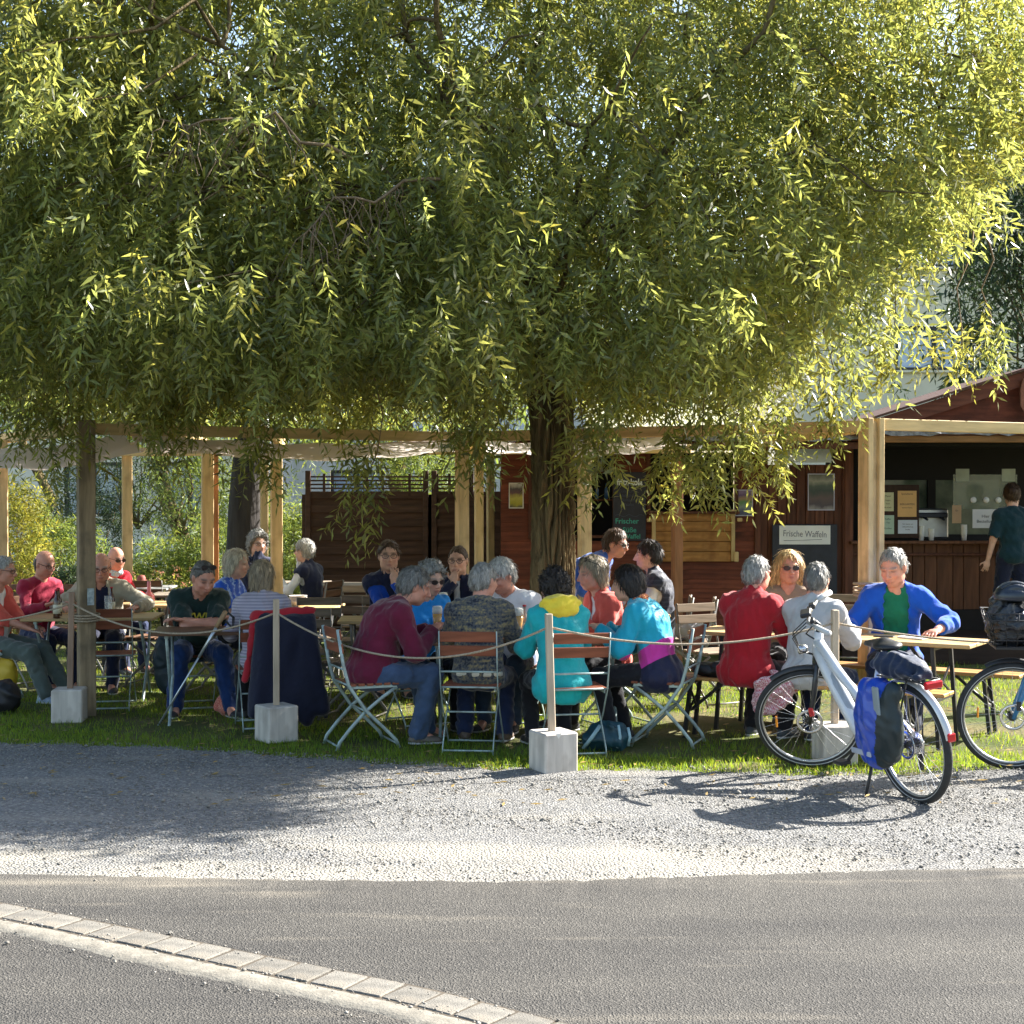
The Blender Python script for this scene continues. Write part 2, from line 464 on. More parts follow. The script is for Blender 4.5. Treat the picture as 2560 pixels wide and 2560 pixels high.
# loose stones on the gravel: real pebbles, one object nobody could count
def pebbles(name, n, sampler, size, material, label, parent=None):
    base = np.array([[0, 0, .55], [0, 0, -.5], [.5, 0, 0], [-.5, 0, .05], [0, .5, 0], [0, -.5, .04]], np.float32)
    fc = np.array([[0, 2, 4], [0, 4, 3], [0, 3, 5], [0, 5, 2], [1, 4, 2], [1, 3, 4], [1, 5, 3], [1, 2, 5]], np.int32)
    P = sampler(n); n = len(P)
    sc = rng.gamma(4, size / 4, n)[:, None, None].astype(np.float32)
    a = rng.uniform(0, 6.28, n); ca, sa = np.cos(a), np.sin(a)
    B = np.tile(base, (n, 1, 1)) * (1 + rng.uniform(-.3, .3, (n, 6, 3)))
    B = B * np.stack([np.ones(n), rng.uniform(.6, 1, n), rng.uniform(.45, .8, n)], 1)[:, None, :]
    X = B[..., 0] * ca[:, None] - B[..., 1] * sa[:, None]; Y = B[..., 0] * sa[:, None] + B[..., 1] * ca[:, None]
    Vv = np.stack([X, Y, B[..., 2]], -1) * sc + P[:, None, :]
    Ff = (fc[None] + (np.arange(n) * 6)[:, None, None]).reshape(-1, 3)
    me = np_mesh(name, Vv.reshape(-1, 3), Ff)
    t = rng.uniform(.55, 1.25, n); C = np.stack([t, t * .95, t * .86], 1)
    set_col(me, np.repeat(C, 6, 0))
    return tag(link(name, me, material, parent), label, 'gravel' if not parent else None, kind='stuff')
def on_gravel(n):
    x = rng.uniform(-4.2, 4.2, n); r = edge(rear, x); a = edge(asph, x)
    t = rng.beta(1.25, 1.0, n); y = a + .02 + (r - a + .12) * t - np.where(rng.uniform(size=n) < .02, rng.exponential(.12, n), 0)
    keep = rng.uniform(size=n) < .35 + .65 * (np.sin(x * 2.3 + np.sin(y * 3) * 2) * np.sin(y * 2.7 + x) * .5 + .5)
    return np.stack([x, y, np.where(y < a, .028, .012 + .01 * np.sin(math.pi * t))], 1)[keep].astype(np.float32)
peb_m = mat('pebble', (.255, .250, .243), rough=.85, var=.15, scale=40, vcol=True, spec=.25)
pebbles('loose_gravel', 42000, on_gravel, .0105, peb_m, 'loose grey stones scattered over the gravel forecourt')

def on_strip(n):
    d_ = rng.uniform(0, seg[-1] - .1, n); out = []
    for q in d_:
        p, t, nr_ = on_curve(q)
        if nr_[1] > 0: nr_ = -nr_
        w_ = rng.choice((.005, .175, .36)) + rng.normal(0, .03); c = p + nr_ * w_; out.append((c[0], c[1], .033))
    return np.array(out, np.float32)
pebbles('gutter_grit', 1600, on_strip, .0075, peb_m, 'fine stones gathered along the gutter joints')

# grass: blades, thick in patches, thin where people walk
def blades(name, P, hgt, wid, C, material, label):
    n = len(P); a = rng.uniform(0, 6.28, n); la = rng.uniform(0, 6.28, n); le = rng.uniform(.1, .75, n) * hgt
    dx, dy = np.cos(a) * wid / 2, np.sin(a) * wid / 2
    lx, ly = np.cos(la) * le, np.sin(la) * le
    b0 = P + np.stack([dx, dy, 0 * dx], 1); b1 = P - np.stack([dx, dy, 0 * dx], 1)
    m0 = P + np.stack([lx * .35 + dx * .8, ly * .35 + dy * .8, hgt * .6], 1); m1 = P + np.stack([lx * .35 - dx * .8, ly * .35 - dy * .8, hgt * .6], 1)
    tp = P + np.stack([lx, ly, hgt * .95], 1)
    Vv = np.stack([b0, b1, m0, m1, tp], 1).reshape(-1, 3)
    k = (np.arange(n) * 5)[:, None]
    Ff = np.concatenate([k + np.array([[0, 1, 3]]), k + np.array([[0, 3, 2]]), k + np.array([[2, 3, 4]])])
    me = np_mesh(name, Vv, Ff); set_col(me, np.repeat(C, 5, 0))
    return tag(link(name, me, material), label, 'grass', kind='stuff')
def leafy_mat(name, col, trans=.4, rough=.45, spec=.35, tcol=None):
    m = bpy.data.materials.new(name); m.use_nodes = True; N = m.node_tree.nodes; Lk = m.node_tree.links.new
    b = N['Principled BSDF']; b.inputs['Roughness'].default_value = rough; b.inputs['Specular IOR Level'].default_value = spec
    vc = N.new('ShaderNodeVertexColor'); vc.layer_name = 'Col'
    mx = N.new('ShaderNodeMix'); mx.data_type = 'RGBA'; mx.blend_type = 'MULTIPLY'; mx.inputs[0].default_value = 1
    Lk(vc.outputs[0], mx.inputs[6]); mx.inputs[7].default_value = (*col, 1)
    Lk(mx.outputs[2], b.inputs['Base Color'])
    tr = N.new('ShaderNodeBsdfTranslucent')
    m2 = N.new('ShaderNodeMix'); m2.data_type = 'RGBA'; m2.blend_type = 'MULTIPLY'; m2.inputs[0].default_value = 1
    Lk(vc.outputs[0], m2.inputs[6]); m2.inputs[7].default_value = (*(tcol or tuple(x * 1.5 for x in col)), 1); Lk(m2.outputs[2], tr.inputs[0])
    ms = N.new('ShaderNodeMixShader'); ms.inputs[0].default_value = trans
    Lk(b.outputs[0], ms.inputs[1]); Lk(tr.outputs[0], ms.inputs[2]); Lk(ms.outputs[0], N['Material Output'].inputs[0])
    return m
GRASS = leafy_mat('grass_blade', (.10, .195, .020), .45, .5, .3, (.27, .39, .03))
n = 160000
x = rng.uniform(-6.5, 6.5, n); t = rng.beta(1, 1.9, n); y0 = edge(rear, x); y = y0 - .06 + t * 7.0
dens = .62 + .42 * np.sin(x * 1.9 + 2 * np.sin(y * 1.1)) * np.sin(y * 1.6 + x * .7 + 1) + .35 * np.sin(x * 5.3 + y * 2.1) * np.sin(y * 4.7 - x)
dens = np.where(t < .09, dens + .45, dens)
bare = np.exp(-(((x - .8) / 1.2) ** 2 + ((y - 11.2) / .7) ** 2)) * .8 + np.exp(-(((x - 3.2) / 1.6) ** 2 + ((y - 11.8) / .9) ** 2)) * .75
keep = rng.uniform(size=n) < dens - bare
x, y, t = x[keep], y[keep], t[keep]; n = len(x)
hg = rng.uniform(.018, .055, n) * (1 + .5 * (rng.uniform(size=n) > .93))
tt = rng.uniform(.55, 1.4, n); ye = np.clip(rng.normal(.12, .25, n), 0, .8)
C = np.stack([tt * (1 + ye * 1.2), tt * (1 + ye * .35), tt], 1)
blades('grass', np.stack([x, y, 0 * x - .004], 1), hg, rng.uniform(.003, .006, n), C, GRASS, 'patchy short grass under the tables and along the gravel')
# fallen willow leaves
n = 1000
x = rng.uniform(-5, 5, n); y = rng.uniform(8.6, 14, n); a = rng.uniform(0, 6.28, n); L = rng.uniform(.05, .09, n)
d = np.stack([np.cos(a), np.sin(a), 0 * a], 1); s_ = np.stack([-np.sin(a), np.cos(a), 0 * a], 1); c = np.stack([x, y, np.where(y > edge(rear, x), .02, .032)], 1)
up = np.array([0, 0, 1.0])
Vv = np.stack([c - d * L[:, None] / 2, c + s_ * .008 + up * .006, c + d * L[:, None] / 2 + up * rng.uniform(0, .012, n)[:, None], c - s_ * .008], 1).reshape(-1, 3)
Fq = (np.arange(n) * 4)[:, None] + np.array([[0, 1, 2, 3]])
me = np_mesh('fallen_leaves', Vv, Fq); set_col(me, np.repeat(np.stack([rng.uniform(.6, 1.6, n)] * 3, 1), 4, 0))
tag(link('fallen_leaves', me, leafy_mat('dry_leaf', (.22, .15, .05), .2)), 'dry narrow willow leaves lying on the ground', 'leaves', kind='stuff')
# ------------------------------------------------------------------ willow and the other trees
LEAF = leafy_mat('willow_leaf', (.148, .182, .056), .53, .34, .6, (.39, .43, .10))
BARK = mat('willow_bark', (.060, .045, .024), col2=(.21, .16, .082), rough=.95, scale=16, stretch=(1, 1, .2), bump=.04, bscale=38, detail=9, spec=.1)
TWIG = mat('willow_twig', (.20, .13, .065), rough=.8, var=.3, scale=20)

def twig_proto(nl, length, leaf, rg):
    """a hanging shoot: rhombic lance leaves set alternately along a curved stem, growing along -z"""
    V = []; F = []; T = []
    bend = rg.uniform(-.25, .25, 2)
    st = lambda t: np.array([bend[0] * t * t * length, bend[1] * t * t * length, -t * length])
    for i in range(nl):
        t = .12 + .88 * i / (nl - 1); p = st(t)
        a = i * 2.4 + rg.uniform(-.5, .5); el = rg.uniform(.25, .95) if i < nl - 1 else 1.4
        d = np.array([math.cos(a) * math.cos(el), math.sin(a) * math.cos(el), -math.sin(el)])
        L = leaf * rg.uniform(.75, 1.2) * (1 - .35 * t ** 3); wv = np.cross(d, rg.normal(size=3)); wv /= np.linalg.norm(wv)
        nr = np.cross(d, wv); W = L * .112
        m = p + d * L * .45 + nr * L * rg.uniform(-.03, .05)
        tip = p + d * L + nr * L * rg.uniform(-.10, .02) + np.array([0, 0, -.08 * L])
        b = len(V); V += [p, m + wv * W, tip, m - wv * W]; F.append((b, b + 1, b + 2, b + 3)); T += [rg.uniform(.6, 1.35)] * 4
    return np.array(V), np.array(F), np.array(T)

def foliage(name, P, S, D, parent, material, protos, rg, ytint=.12, label=None):
    """P points, S scale, D hang direction; one crown mesh"""
    Vs = []; Fs = []; Cs = []; base = 0
    which = rg.randint(0, len(protos), len(P))
    for k, (pv, pf, pt) in enumerate(protos):
        I = np.nonzero(which == k)[0]
        if len(I) == 0: continue
        n = len(I); z = -D[I] / np.linalg.norm(D[I], axis=1)[:, None]
        r = rg.normal(size=(n, 3)); x = np.cross(r, z); x /= np.linalg.norm(x, axis=1)[:, None]; y = np.cross(z, x)
        R = np.stack([x, y, z], -1)
        V = np.einsum('nij,vj->nvi', R, pv) * S[I][:, None, None] + P[I][:, None, :]
        F = pf[None] + (np.arange(n) * len(pv))[:, None, None] + base; base += n * len(pv)
        tw = rg.uniform(.75, 1.2, n); ye = np.clip(rg.normal(ytint, .18, n), 0, 1)
        c = pt[None, :, None] * tw[:, None, None] * np.stack([1 + ye * .9, 1 + ye * .3, 1 - ye * .3], 1)[:, None, :]
        Vs.append(V.reshape(-1, 3)); Fs.append(F.reshape(-1, 4)); Cs.append(c.reshape(-1, 3))
    me = np_mesh(name, np.concatenate(Vs), np.concatenate(Fs)); set_col(me, np.concatenate(Cs))
    return tag(link(name, me, material, parent), label, kind='stuff')

def limb_pts(a, b, rg, n=8, wob=.12, arch=.0):
    a = np.array(a, float); b = np.array(b, float); L = np.linalg.norm(b - a)
    o = rg.normal(0, wob * L * .12, (n, 3)); o[0] = 0; o[-1] = 0
    t = np.linspace(0, 1, n)[:, None]
    return a + (b - a) * t + o + np.array([0, 0, 1]) * (arch * L * np.sin(math.pi * t))

TX, TY = .28, 12.5
rg = np.random.RandomState(11)
will = thing('willow_tree', 'big willow with furrowed trunk and hanging narrow leaves over the tables', 'tree', (0, 0, 0))
# trunk with furrows cut as geometry
prof = []
na, nh = 180, 130
V = []
for j in range(nh):
    t = j / (nh - 1); h = t * 3.4
    r = .192 + .10 * math.exp(-h / .25) - .02 * t + (.05 * max(0, (h - 2.3)) ** 1.3)
    cx = TX + .04 * math.sin(h * 1.1) + .05 * t; cy = TY + .05 * t
    for i in range(na):
        a = 2 * math.pi * i / na
        fu = abs(math.sin(a * 13 + 2.4 * math.sin(h * 1.7 + a * 3) + 1.5 * math.sin(h * 4.3 + 4 * a + 1) + .8 * math.sin(h * 9 + 7 * a)))
        fu2 = math.sin(a * 23 + 2.2 * math.sin(h * 6 + a * 3))
        rr = r * (1 + .045 * math.sin(3 * a + h)) - .055 * (1 - fu) ** 2.0 + .007 * fu2 + .004 * math.sin(h * 40 + 9 * math.sin(a * 7))
        V.append((cx + rr * math.cos(a), cy + rr * math.sin(a), h - .05))
ii = np.arange(na * nh).reshape(nh, na); jj = np.roll(ii, -1, 1)
Fq = np.stack([ii[:-1], jj[:-1], jj[1:], ii[1:]], -1).reshape(-1, 4)
link('trunk', np_mesh('trunk', V, Fq, True), BARK, will)
fork = np.array([TX + .06, TY + .05, 3.1])
ends = [(-2.9, 11.2, 5.6, .12), (-1.2, 10.6, 6.8, .11), (.2, 13.2, 8.4, .16), (2.6, 11.6, 6.6, .13), (4.0, 12.9, 5.2, .10), (-3.8, 13.6, 5.4, .11), (1.6, 14.8, 7.0, .12), (-1.6, 14.9, 7.6, .12), (1.0, 10.6, 5.2, .08), (-2.2, 12.2, 8.0, .1)]
limbs = []
for (x_, y_, z_, r_) in ends:
    st = fork + np.array([rg.uniform(-.1, .1), rg.uniform(-.1, .1), rg.uniform(-.55, .25)])
    p = limb_pts(st, (x_, y_, z_), rg, 10, .16, .10); limbs.append(p); r_ *= .36
    MB().tube(p, [r_ * (1 - .78 * i / 9) for i in range(10)], 9).build('limb', BARK, will)
# crown: clump centres in a wide dome, hollow-ish below
allp = np.concatenate(limbs)
cent = []
CX, CY = -.15, 12.9
def hmin(x, y): return 2.93 + .95 * np.maximum(0, x - 2.0) ** 1.0 + .08 * np.sin(x * 2.7 + y) + .10 * np.sin(x * 5.1)
tries = 0
while len(cent) < 500:
    x_, y_, z_ = rg.uniform(-5.6, 5.3), rg.uniform(9.2, 16.8), rg.uniform(2.7, 7.9)
    e = ((x_ - CX) / 5.4) ** 2 + ((y_ - CY) / (3.35 if y_ < CY else 2.25)) ** 2 + (max(0, z_ - 3.6) / 5.0) ** 2.2
    if e > 1 or z_ < hmin(x_, y_): continue
    lim = 10.0 + (z_ - 3) * .62 - .35 * max(0, -x_ - 1.0)
    if y_ < lim: continue
    q = .14 + (.95 if y_ < CY + .3 else .30) * e ** 1.3 + .25 * (z_ < 3.6)
    if z_ > 4.7 and abs(x_ + .1) > 3.5: q *= .5
    if len(cent) and min((x_ - a_) ** 2 + (y_ - b_) ** 2 + (z_ - c_) ** 2 for a_, b_, c_ in cent) < .47 ** 2: continue
    if rg.uniform() > q: continue
    cent.append((x_, y_, z_))
cent = np.array(cent)
# light leafless shoots and branchlets from limbs to clumps
tw = MB(); bare = MB()
for i in range(0, len(cent), 2):
    c = cent[i]; d = np.linalg.norm(allp - c, axis=1) + np.where(allp[:, 2] > c[2] + .4, 2, 0); a = allp[np.argmin(d)]
    p = limb_pts(a, c, rg, 6, .5, .12)
    tw.tube(p, [.020 * (1 - .75 * j / 5) for j in range(6)], 5, cap=False)
tw.build('branchlets', BARK, will)['kind'] = 'stuff'
protos = [twig_proto(rg.randint(13, 20), rg.uniform(.30, .60), .118, rg) for _ in range(16)]
per = 43
P = np.repeat(cent, per, 0) + rg.normal(0, 1, (len(cent) * per, 3)) * np.array([.225, .225, .26])
P[:, 2] = np.maximum(P[:, 2], hmin(P[:, 0], P[:, 1]) - rg.uniform(-.15, .18, len(P)))
D = np.stack([rg.normal(0, .42, len(P)), rg.normal(0, .42, len(P)), -np.ones(len(P))], 1)
out = P - np.array([CX, CY, 0]); D[:, :2] += out[:, :2] * .08
Sz = rg.uniform(.7, 1.15, len(P))
# hanging sprays at the lower edge, where the photograph shows them against the dark hut
def spray(px, py, Y, n, ln):
    b = np.array(at(px, py, Y)); pts = b + rg.normal(0, 1, (n, 3)) * np.array([.10, .10, .10]) + np.array([0, 0, 1]) * rg.uniform(0, ln, n)[:, None]
    return pts
ex = [spray(905, 1245, 11.6, 26, .7), spray(640, 1100, 11.4, 30, .4), spray(1180, 1110, 11.5, 30, .35), spray(1750, 1165, 11.3, 34, .55), spray(1680, 1170, 11.6, 22, .5), spray(1860, 1150, 11.4, 30, .5),
      spray(1950, 1080, 11.6, 26, .4), spray(2230, 860, 12.2, 30, .5), spray(2395, 880, 12.6, 13, .4), spray(2470, 840, 12.8, 12, .4), spray(1500, 1090, 11.2, 30, .35), spray(1440, 1130, 11.9, 16, .3), spray(2080, 1000, 11.9, 26, .4), spray(420, 1060, 11.6, 30, .4), spray(150, 1090, 11.8, 26, .35), spray(60, 1030, 12.0, 26, .4)]
E = np.concatenate(ex); stems = MB()
for e_ in ex:
    t_ = e_.mean(0); stems.tube(limb_pts(t_ + np.array([.1, .3, 1.1]), t_ + np.array([0, 0, -.25]), rg, 6, .3, 0), [.010, .009, .008, .006, .005, .003], 5, cap=False)
stems.build('hanging_shoots', TWIG, will)['kind'] = 'stuff'
P = np.concatenate([P, E]); Sz = np.concatenate([Sz, rg.uniform(.75, 1.1, len(E))])
D = np.concatenate([D, np.stack([rg.normal(0, .35, len(E)), rg.normal(0, .35, len(E)), -np.ones(len(E))], 1)])
foliage('crown', P, Sz, D, will, LEAF, protos, rg, .10)
# dead, bare brown branch ends that droop in the crown
def dead_branch(px0, py0, px1, py1, Y, n, drop, label):
    b = MB(); a = np.array(at(px0, py0, Y + .5)); c = np.array(at(px1, py1, Y)); p = limb_pts(a, c, rg, 9, .35, .10)
    b.tube(p, [.016 * (1 - .7 * i / 8) for i in range(9)], 5)
    for i in range(n):
        t = rg.uniform(.25, 1) * 7.99; k = int(t); q = p[k] + (p[k + 1] - p[k]) * (t - k)
        L = drop * rg.uniform(.5, 1.1); s = q.copy(); pts = [s]
        dx = rg.normal(0, .35, 2)
        for j in range(1, 5):
            pts.append(q + np.array([dx[0] * L * j / 4, dx[1] * L * j / 4, -L * (j / 4) ** 1.2]) + rg.normal(0, .012, 3))
        b.tube(pts, [.005, .004, .0035, .003, .002], 4, cap=False)
    b.build('dead_branch', mat('dead_twig', (.17, .12, .07), rough=.9, var=.3, scale=30), will)
dead_branch(880, 400, 400, 300, 10.3, 26, .5, '')
dead_branch(1100, 450, 760, 590, 10.3, 30, .42, '')

# trees behind: each its own trunk and crown
BACK = leafy_mat('background_leaf', (.11, .165, .042), .42, .5, .35, (.25, .32, .06))
BACKD = leafy_mat('dark_leaf', (.035, .062, .030), .3, .5, .35, (.06, .10, .04))
YEL = leafy_mat('yellow_leaf', (.22, .24, .04), .45, .5, .3, (.36, .36, .06))
bp = [twig_proto(9, .5, .20, rg) for _ in range(8)]
rp = [twig_proto(8, .22, .085, rg) for _ in range(8)]
def back_tree(label, px, Y, h0, h1, rx, n, material, trunk_r=.10, protos=bp, name='background_tree', group='trees behind the beer garden', top=None):
    x_ = (px - 1280) * Y / F_PX
    t = thing(name, label, 'tree', (x_, Y, 0), 0, group)
    MB().tube(limb_pts((0, 0, -.05), (rg.uniform(-.3, .3), 0, h1 * .75), rg, 8, .3), [trunk_r * (1 - .7 * i / 7) for i in range(8)], 8).build('trunk', BARK, t)
    cs = []
    while len(cs) < n // 26:
        q = rg.uniform(-1, 1, 3)
        if 0.15 < (q ** 2).sum() < 1: cs.append(q * np.array([rx, rx * .8, (h1 - h0) / 2]) + np.array([0, 0, (h0 + h1) / 2]))
    cs = np.array(cs); br = MB(); pp = 17
    for c in cs[::4]: br.tube(limb_pts((0, 0, h0 + (h1 - h0) * .15), c, rg, 5, .4), [.03, .025, .02, .012, .006], 4, cap=False)
    br.build('branches', BARK, t)['kind'] = 'stuff'
    P = np.repeat(cs, pp, 0) + rg.normal(0, .30, (len(cs) * pp, 3)); D = np.stack([rg.normal(0, .6, len(P)), rg.normal(0, .6, len(P)), -np.ones(len(P))], 1)
    foliage('crown', P, rg.uniform(.7, 1.2, len(P)), D, t, material, protos, rg, .1)
    return t
back_tree('dark drooping tree standing beyond the roof of the kiosk', 2640, 25, 2.6, 9.5, 2.2, 3000, BACKD, .16)
back_tree('tall bushy tree rising behind the slatted fence', 1000, 27, 2.2, 9, 3.0, 3400, BACK, .18)
back_tree('tall leafy tree beyond the garden at the white sails', 420, 30, 2.2, 9.5, 3.2, 3400, BACK, .18)
back_tree('loose green tree beside the pale glazed building', 60, 33, 3.4, 8.5, 2.4, 1500, BACK, .14)
back_tree('tall tree rising behind the pale rendered house', 1980, 46, 3, 15, 5.0, 3400, BACK, .25)
back_tree('tall tree behind the house with the balcony', 1250, 50, 3, 15, 5.5, 3600, BACKD, .25)
back_tree('slender young tree with dark leaves in the flower garden', 345, 24, 1.0, 3.0, .75, 700, BACKD, .05, rp, 'garden_tree')
back_tree('slender young tree with light leaves in the flower garden', 455, 23, .9, 2.9, .7, 700, BACK, .04, rp, 'garden_tree')
# the dark leaning trunk beside the fence, its crown lost in the willow's
t = thing('background_tree', 'tree with black leaning trunk by the slatted fence', 'tree', (0, 0, 0), 0, 'trees behind the beer garden')
b0 = gp(592, 1240 + 6771 / 18.6); p_ = limb_pts(b0, at(628, 1050, 18.6), rg, 8, .03)
MB().tube(p_, [.24 - .006 * i for i in range(8)], 12).build('trunk', mat('dark_bark', (.022, .018, .018), col2=(.05, .042, .036), rough=.95, scale=10, stretch=(1, 1, .2), bump=.03, bscale=14), t)
P = np.array(at(640, 800, 18.6)) + rg.normal(0, 1, (1500, 3)) * np.array([1.6, 1.2, 1.1]); P = P[P[:, 2] > 2.7]
foliage('crown', P, rg.uniform(.7, 1.1, len(P)), np.stack([rg.normal(0, .6, len(P)), rg.normal(0, .6, len(P)), -np.ones(len(P))], 1), t, BACK, bp, rg)

# shrubs and flower beds at the rear left
def shrub(label, px, Y, h, r, n, material, leaf=rp, name='shrub', zb=0.0, group='shrubs in the flower garden', cat='shrub'):
    x_ = (px - 1280) * Y / F_PX; t = thing(name, label, cat, (x_, Y, 0), 0, group)
    st = MB()
    for i in range(7): st.tube(limb_pts((rg.normal(0, .05), rg.normal(0, .05), 0), (rg.normal(0, r * .5), rg.normal(0, r * .5), h * .8), rg, 5, .3), [.012, .01, .008, .006, .004], 5, cap=False)
    st.build('stems', TWIG, t)['kind'] = 'stuff'
    q = rg.normal(size=(n, 3)); q /= np.linalg.norm(q, axis=1)[:, None]; q *= rg.uniform(.45, 1, n)[:, None] ** .5
    q *= 1 + .25 * np.sin(q[:, :1] * 6 + q[:, 2:] * 5)
    P = q * np.array([r, r, h / 2]) + np.array([0, 0, h * .55 + zb])
    P = P[P[:, 2] > .05]
    foliage('foliage', P, rg.uniform(.8, 1.3, len(P)), np.stack([q[:len(P), 0], q[:len(P), 1], rg.uniform(-1, .6, len(P))], 1) + 1e-3, t, material, leaf, rg)
    return t
shrub('tall yellow leaved shrub at the end of the white sails', 48, 19.5, 2.05, .42, 900, YEL)
shrub('rounded olive green bush behind the wooden bench', 150, 20.5, 1.55, .55, 900, BACK)
shrub('low dark bush behind the long wooden bench', 175, 18.6, .95, .35, 500, BACKD)
shrub('light green bush left of the black leaning trunk', 545, 21.5, 1.5, .55, 800, BACK)
shrub('yellow green bush between black trunk and slatted fence', 712, 20.6, 1.75, .62, 1100, BACK)
shrub('golden flowering bush in the bed behind the grey table', 300, 21.0, 1.0, .45, 600, BACK)
shrub('light flowering bush in front of the young trees', 420, 21.5, 1.15, .55, 700, BACK)
shrub('broad green bush with upright canes behind the posts', 620, 23.5, 2.2, .8, 1000, BACK)
shrub('dark hedge bush behind the yellow leaved shrub', 215, 26.5, 2.3, .9, 1100, BACKD)
shrub('leafy climber over the top of the slatted fence', 1080, 21.6, .9, .45, 500, BACK, zb=1.75)
fl = 1600
P = np.stack([rg.uniform(-7.2, -3.3, fl), rg.uniform(18.8, 21.5, fl), rg.uniform(.15, .75, fl)], 1)
protf = [twig_proto(5, .10, .06, rg) for _ in range(5)]
bed = thing('flower_bed', 'bed of low yellow and pink flowers behind the tables', 'flowers', (0, 0, 0))
foliage('leaves', P, rg.uniform(.8, 1.4, fl), rg.normal(0, 1, (fl, 3)), bed, BACK, protf, rg, .5)
P2 = P[::3] + np.array([0, -.05, .1])
foliage('blossom', P2, rg.uniform(.5, .9, len(P2)), rg.normal(0, 1, (len(P2), 3)), bed, leafy_mat('pink_petal', (.62, .30, .22), .3), protf, rg, .2)
# ------------------------------------------------------------------ hut, kiosk, fence, pergola, sails, houses behind
YK = 17.5
def KX(px, Y=YK): return (px - 1280) * Y / F_PX
def KH(py, Y=YK): return H_CAM - (py - Y_HOR) * Y / F_PX
RW = wood('red_stained_board', (.150, .042, .022), 'x', var=.35, rnd=.22, dirt=((.05, .018, .010), 5, .6))
RWV = wood('dark_upright_board', (.105, .040, .023), 'z', var=.35, rnd=.20)
CNT = wood('counter_board', (.115, .050, .026), 'z', var=.35, rnd=.24)
FLAP = wood('orange_pine', (.34, .165, .05), 'x', var=.30, rnd=.10, dirt=((.16, .06, .015), 7, .55))
PINE = wood('pale_batten', (.50, .36, .17), 'z', var=.2)
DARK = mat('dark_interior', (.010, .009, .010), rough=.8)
BLK = mat('chalkboard', (.012, .014, .026), rough=.55, var=.3, scale=12)
WHT = mat('white_paper', (.78, .78, .76), rough=.7, var=.05)
INK = mat('black_ink', (.02, .02, .03), rough=.6)
CHK = mat('white_chalk', (.72, .80, .76), rough=.9)
CHG = mat('green_chalk', (.06, .34, .27), rough=.9)
CHD = mat('faint_chalk', (.06, .07, .11), rough=.9)
BIT = mat('bitumen_felt', (.10, .095, .09), col2=(.32, .31, .30), rough=.8, scale=14, bump=.01, bscale=40)

hut = thing('wooden_hut', 'long red brown boarded hut with open serving hatches behind the tables', 'hut', (0, 0, 0))
def seg_minus(a, b, holes):
    segs = [(a, b)]
    for h0, h1 in holes:
        n = []
        for s, e in segs:
            if h1 <= s or h0 >= e: n.append((s, e)); continue
            if h0 > s: n.append((s, h0))
            if h1 < e: n.append((h1, e))
        segs = n
    return [(s, e) for s, e in segs if e - s > .02]
X0, X1 = KX(1252), KX(1893)
holes = [(KX(1330), KX(1532), KH(1338), KH(1138)), (KX(1625), KX(1836), KH(1278), KH(1112))]
bh = .112; h = .06
while h < 2.40:
    t = min(h + bh, 2.42)
    hs = [(a, b) for a, b, c, d in holes if not (t <= c + .01 or h >= d - .01)]
    for s, e in seg_minus(X0, X1, hs):
        mb = MB(); L = e - s
        mb.prism([(-L / 2, 0, 0), (-L / 2, -.016, .004), (-L / 2, -.006, t - h + .006), (-L / 2, .010, t - h + .006), (-L / 2, .010, 0)], (0, 0, 0), (L, 0, 0))
        mb.build('wall_board', RW, hut, ((s + e) / 2, YK, h))
    h += bh
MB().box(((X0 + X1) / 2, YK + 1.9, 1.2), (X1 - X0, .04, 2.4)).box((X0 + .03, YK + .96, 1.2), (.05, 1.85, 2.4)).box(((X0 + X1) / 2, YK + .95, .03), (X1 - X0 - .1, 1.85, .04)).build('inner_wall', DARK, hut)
for k, (a, b, c, d) in enumerate(holes):
    f = MB()
    for x_ in (a - .02, b + .02): f.box((x_, YK - .012, (c + d) / 2), (.045, .05, d - c + .09), None, .004)
    f.box(((a + b) / 2, YK - .012, d + .02), (b - a, .05, .045)).box(((a + b) / 2, YK - .05, c - .015), (b - a + .09, .16, .03), None, .004)
    f.build('hatch_frame', RWV, hut)
# goods on the shelf in the first hatch
sh = MB().box((KX(1470), YK + .5, KH(1180)), (.8, .25, .02)).box((KX(1470), YK + .5, KH(1250)), (.8, .25, .02)); sh.build('shelf', RWV, hut)
for i in range(9):
    x_ = KX(1440) + i * .055; zz = KH(1250) + .01 if i % 2 else KH(1180) + .01
    b_ = MB().lathe([(.022, 0), (.022, .11), (.009, .15), (.009, .19)], (0, 0, 0), 10).build('bottle', mat('blue_glassware' if i % 3 else 'clear_glassware', (.05, .14, .35) if i % 3 else (.45, .5, .52), rough=.15), None, (x_, YK + .46, zz))
    tag(b_, 'small %s bottle on the %s shelf inside the serving hatch' % ('blue' if i % 3 else 'clear', 'lower' if i % 2 else 'upper'), 'bottle', 'bottles inside the serving hatch')
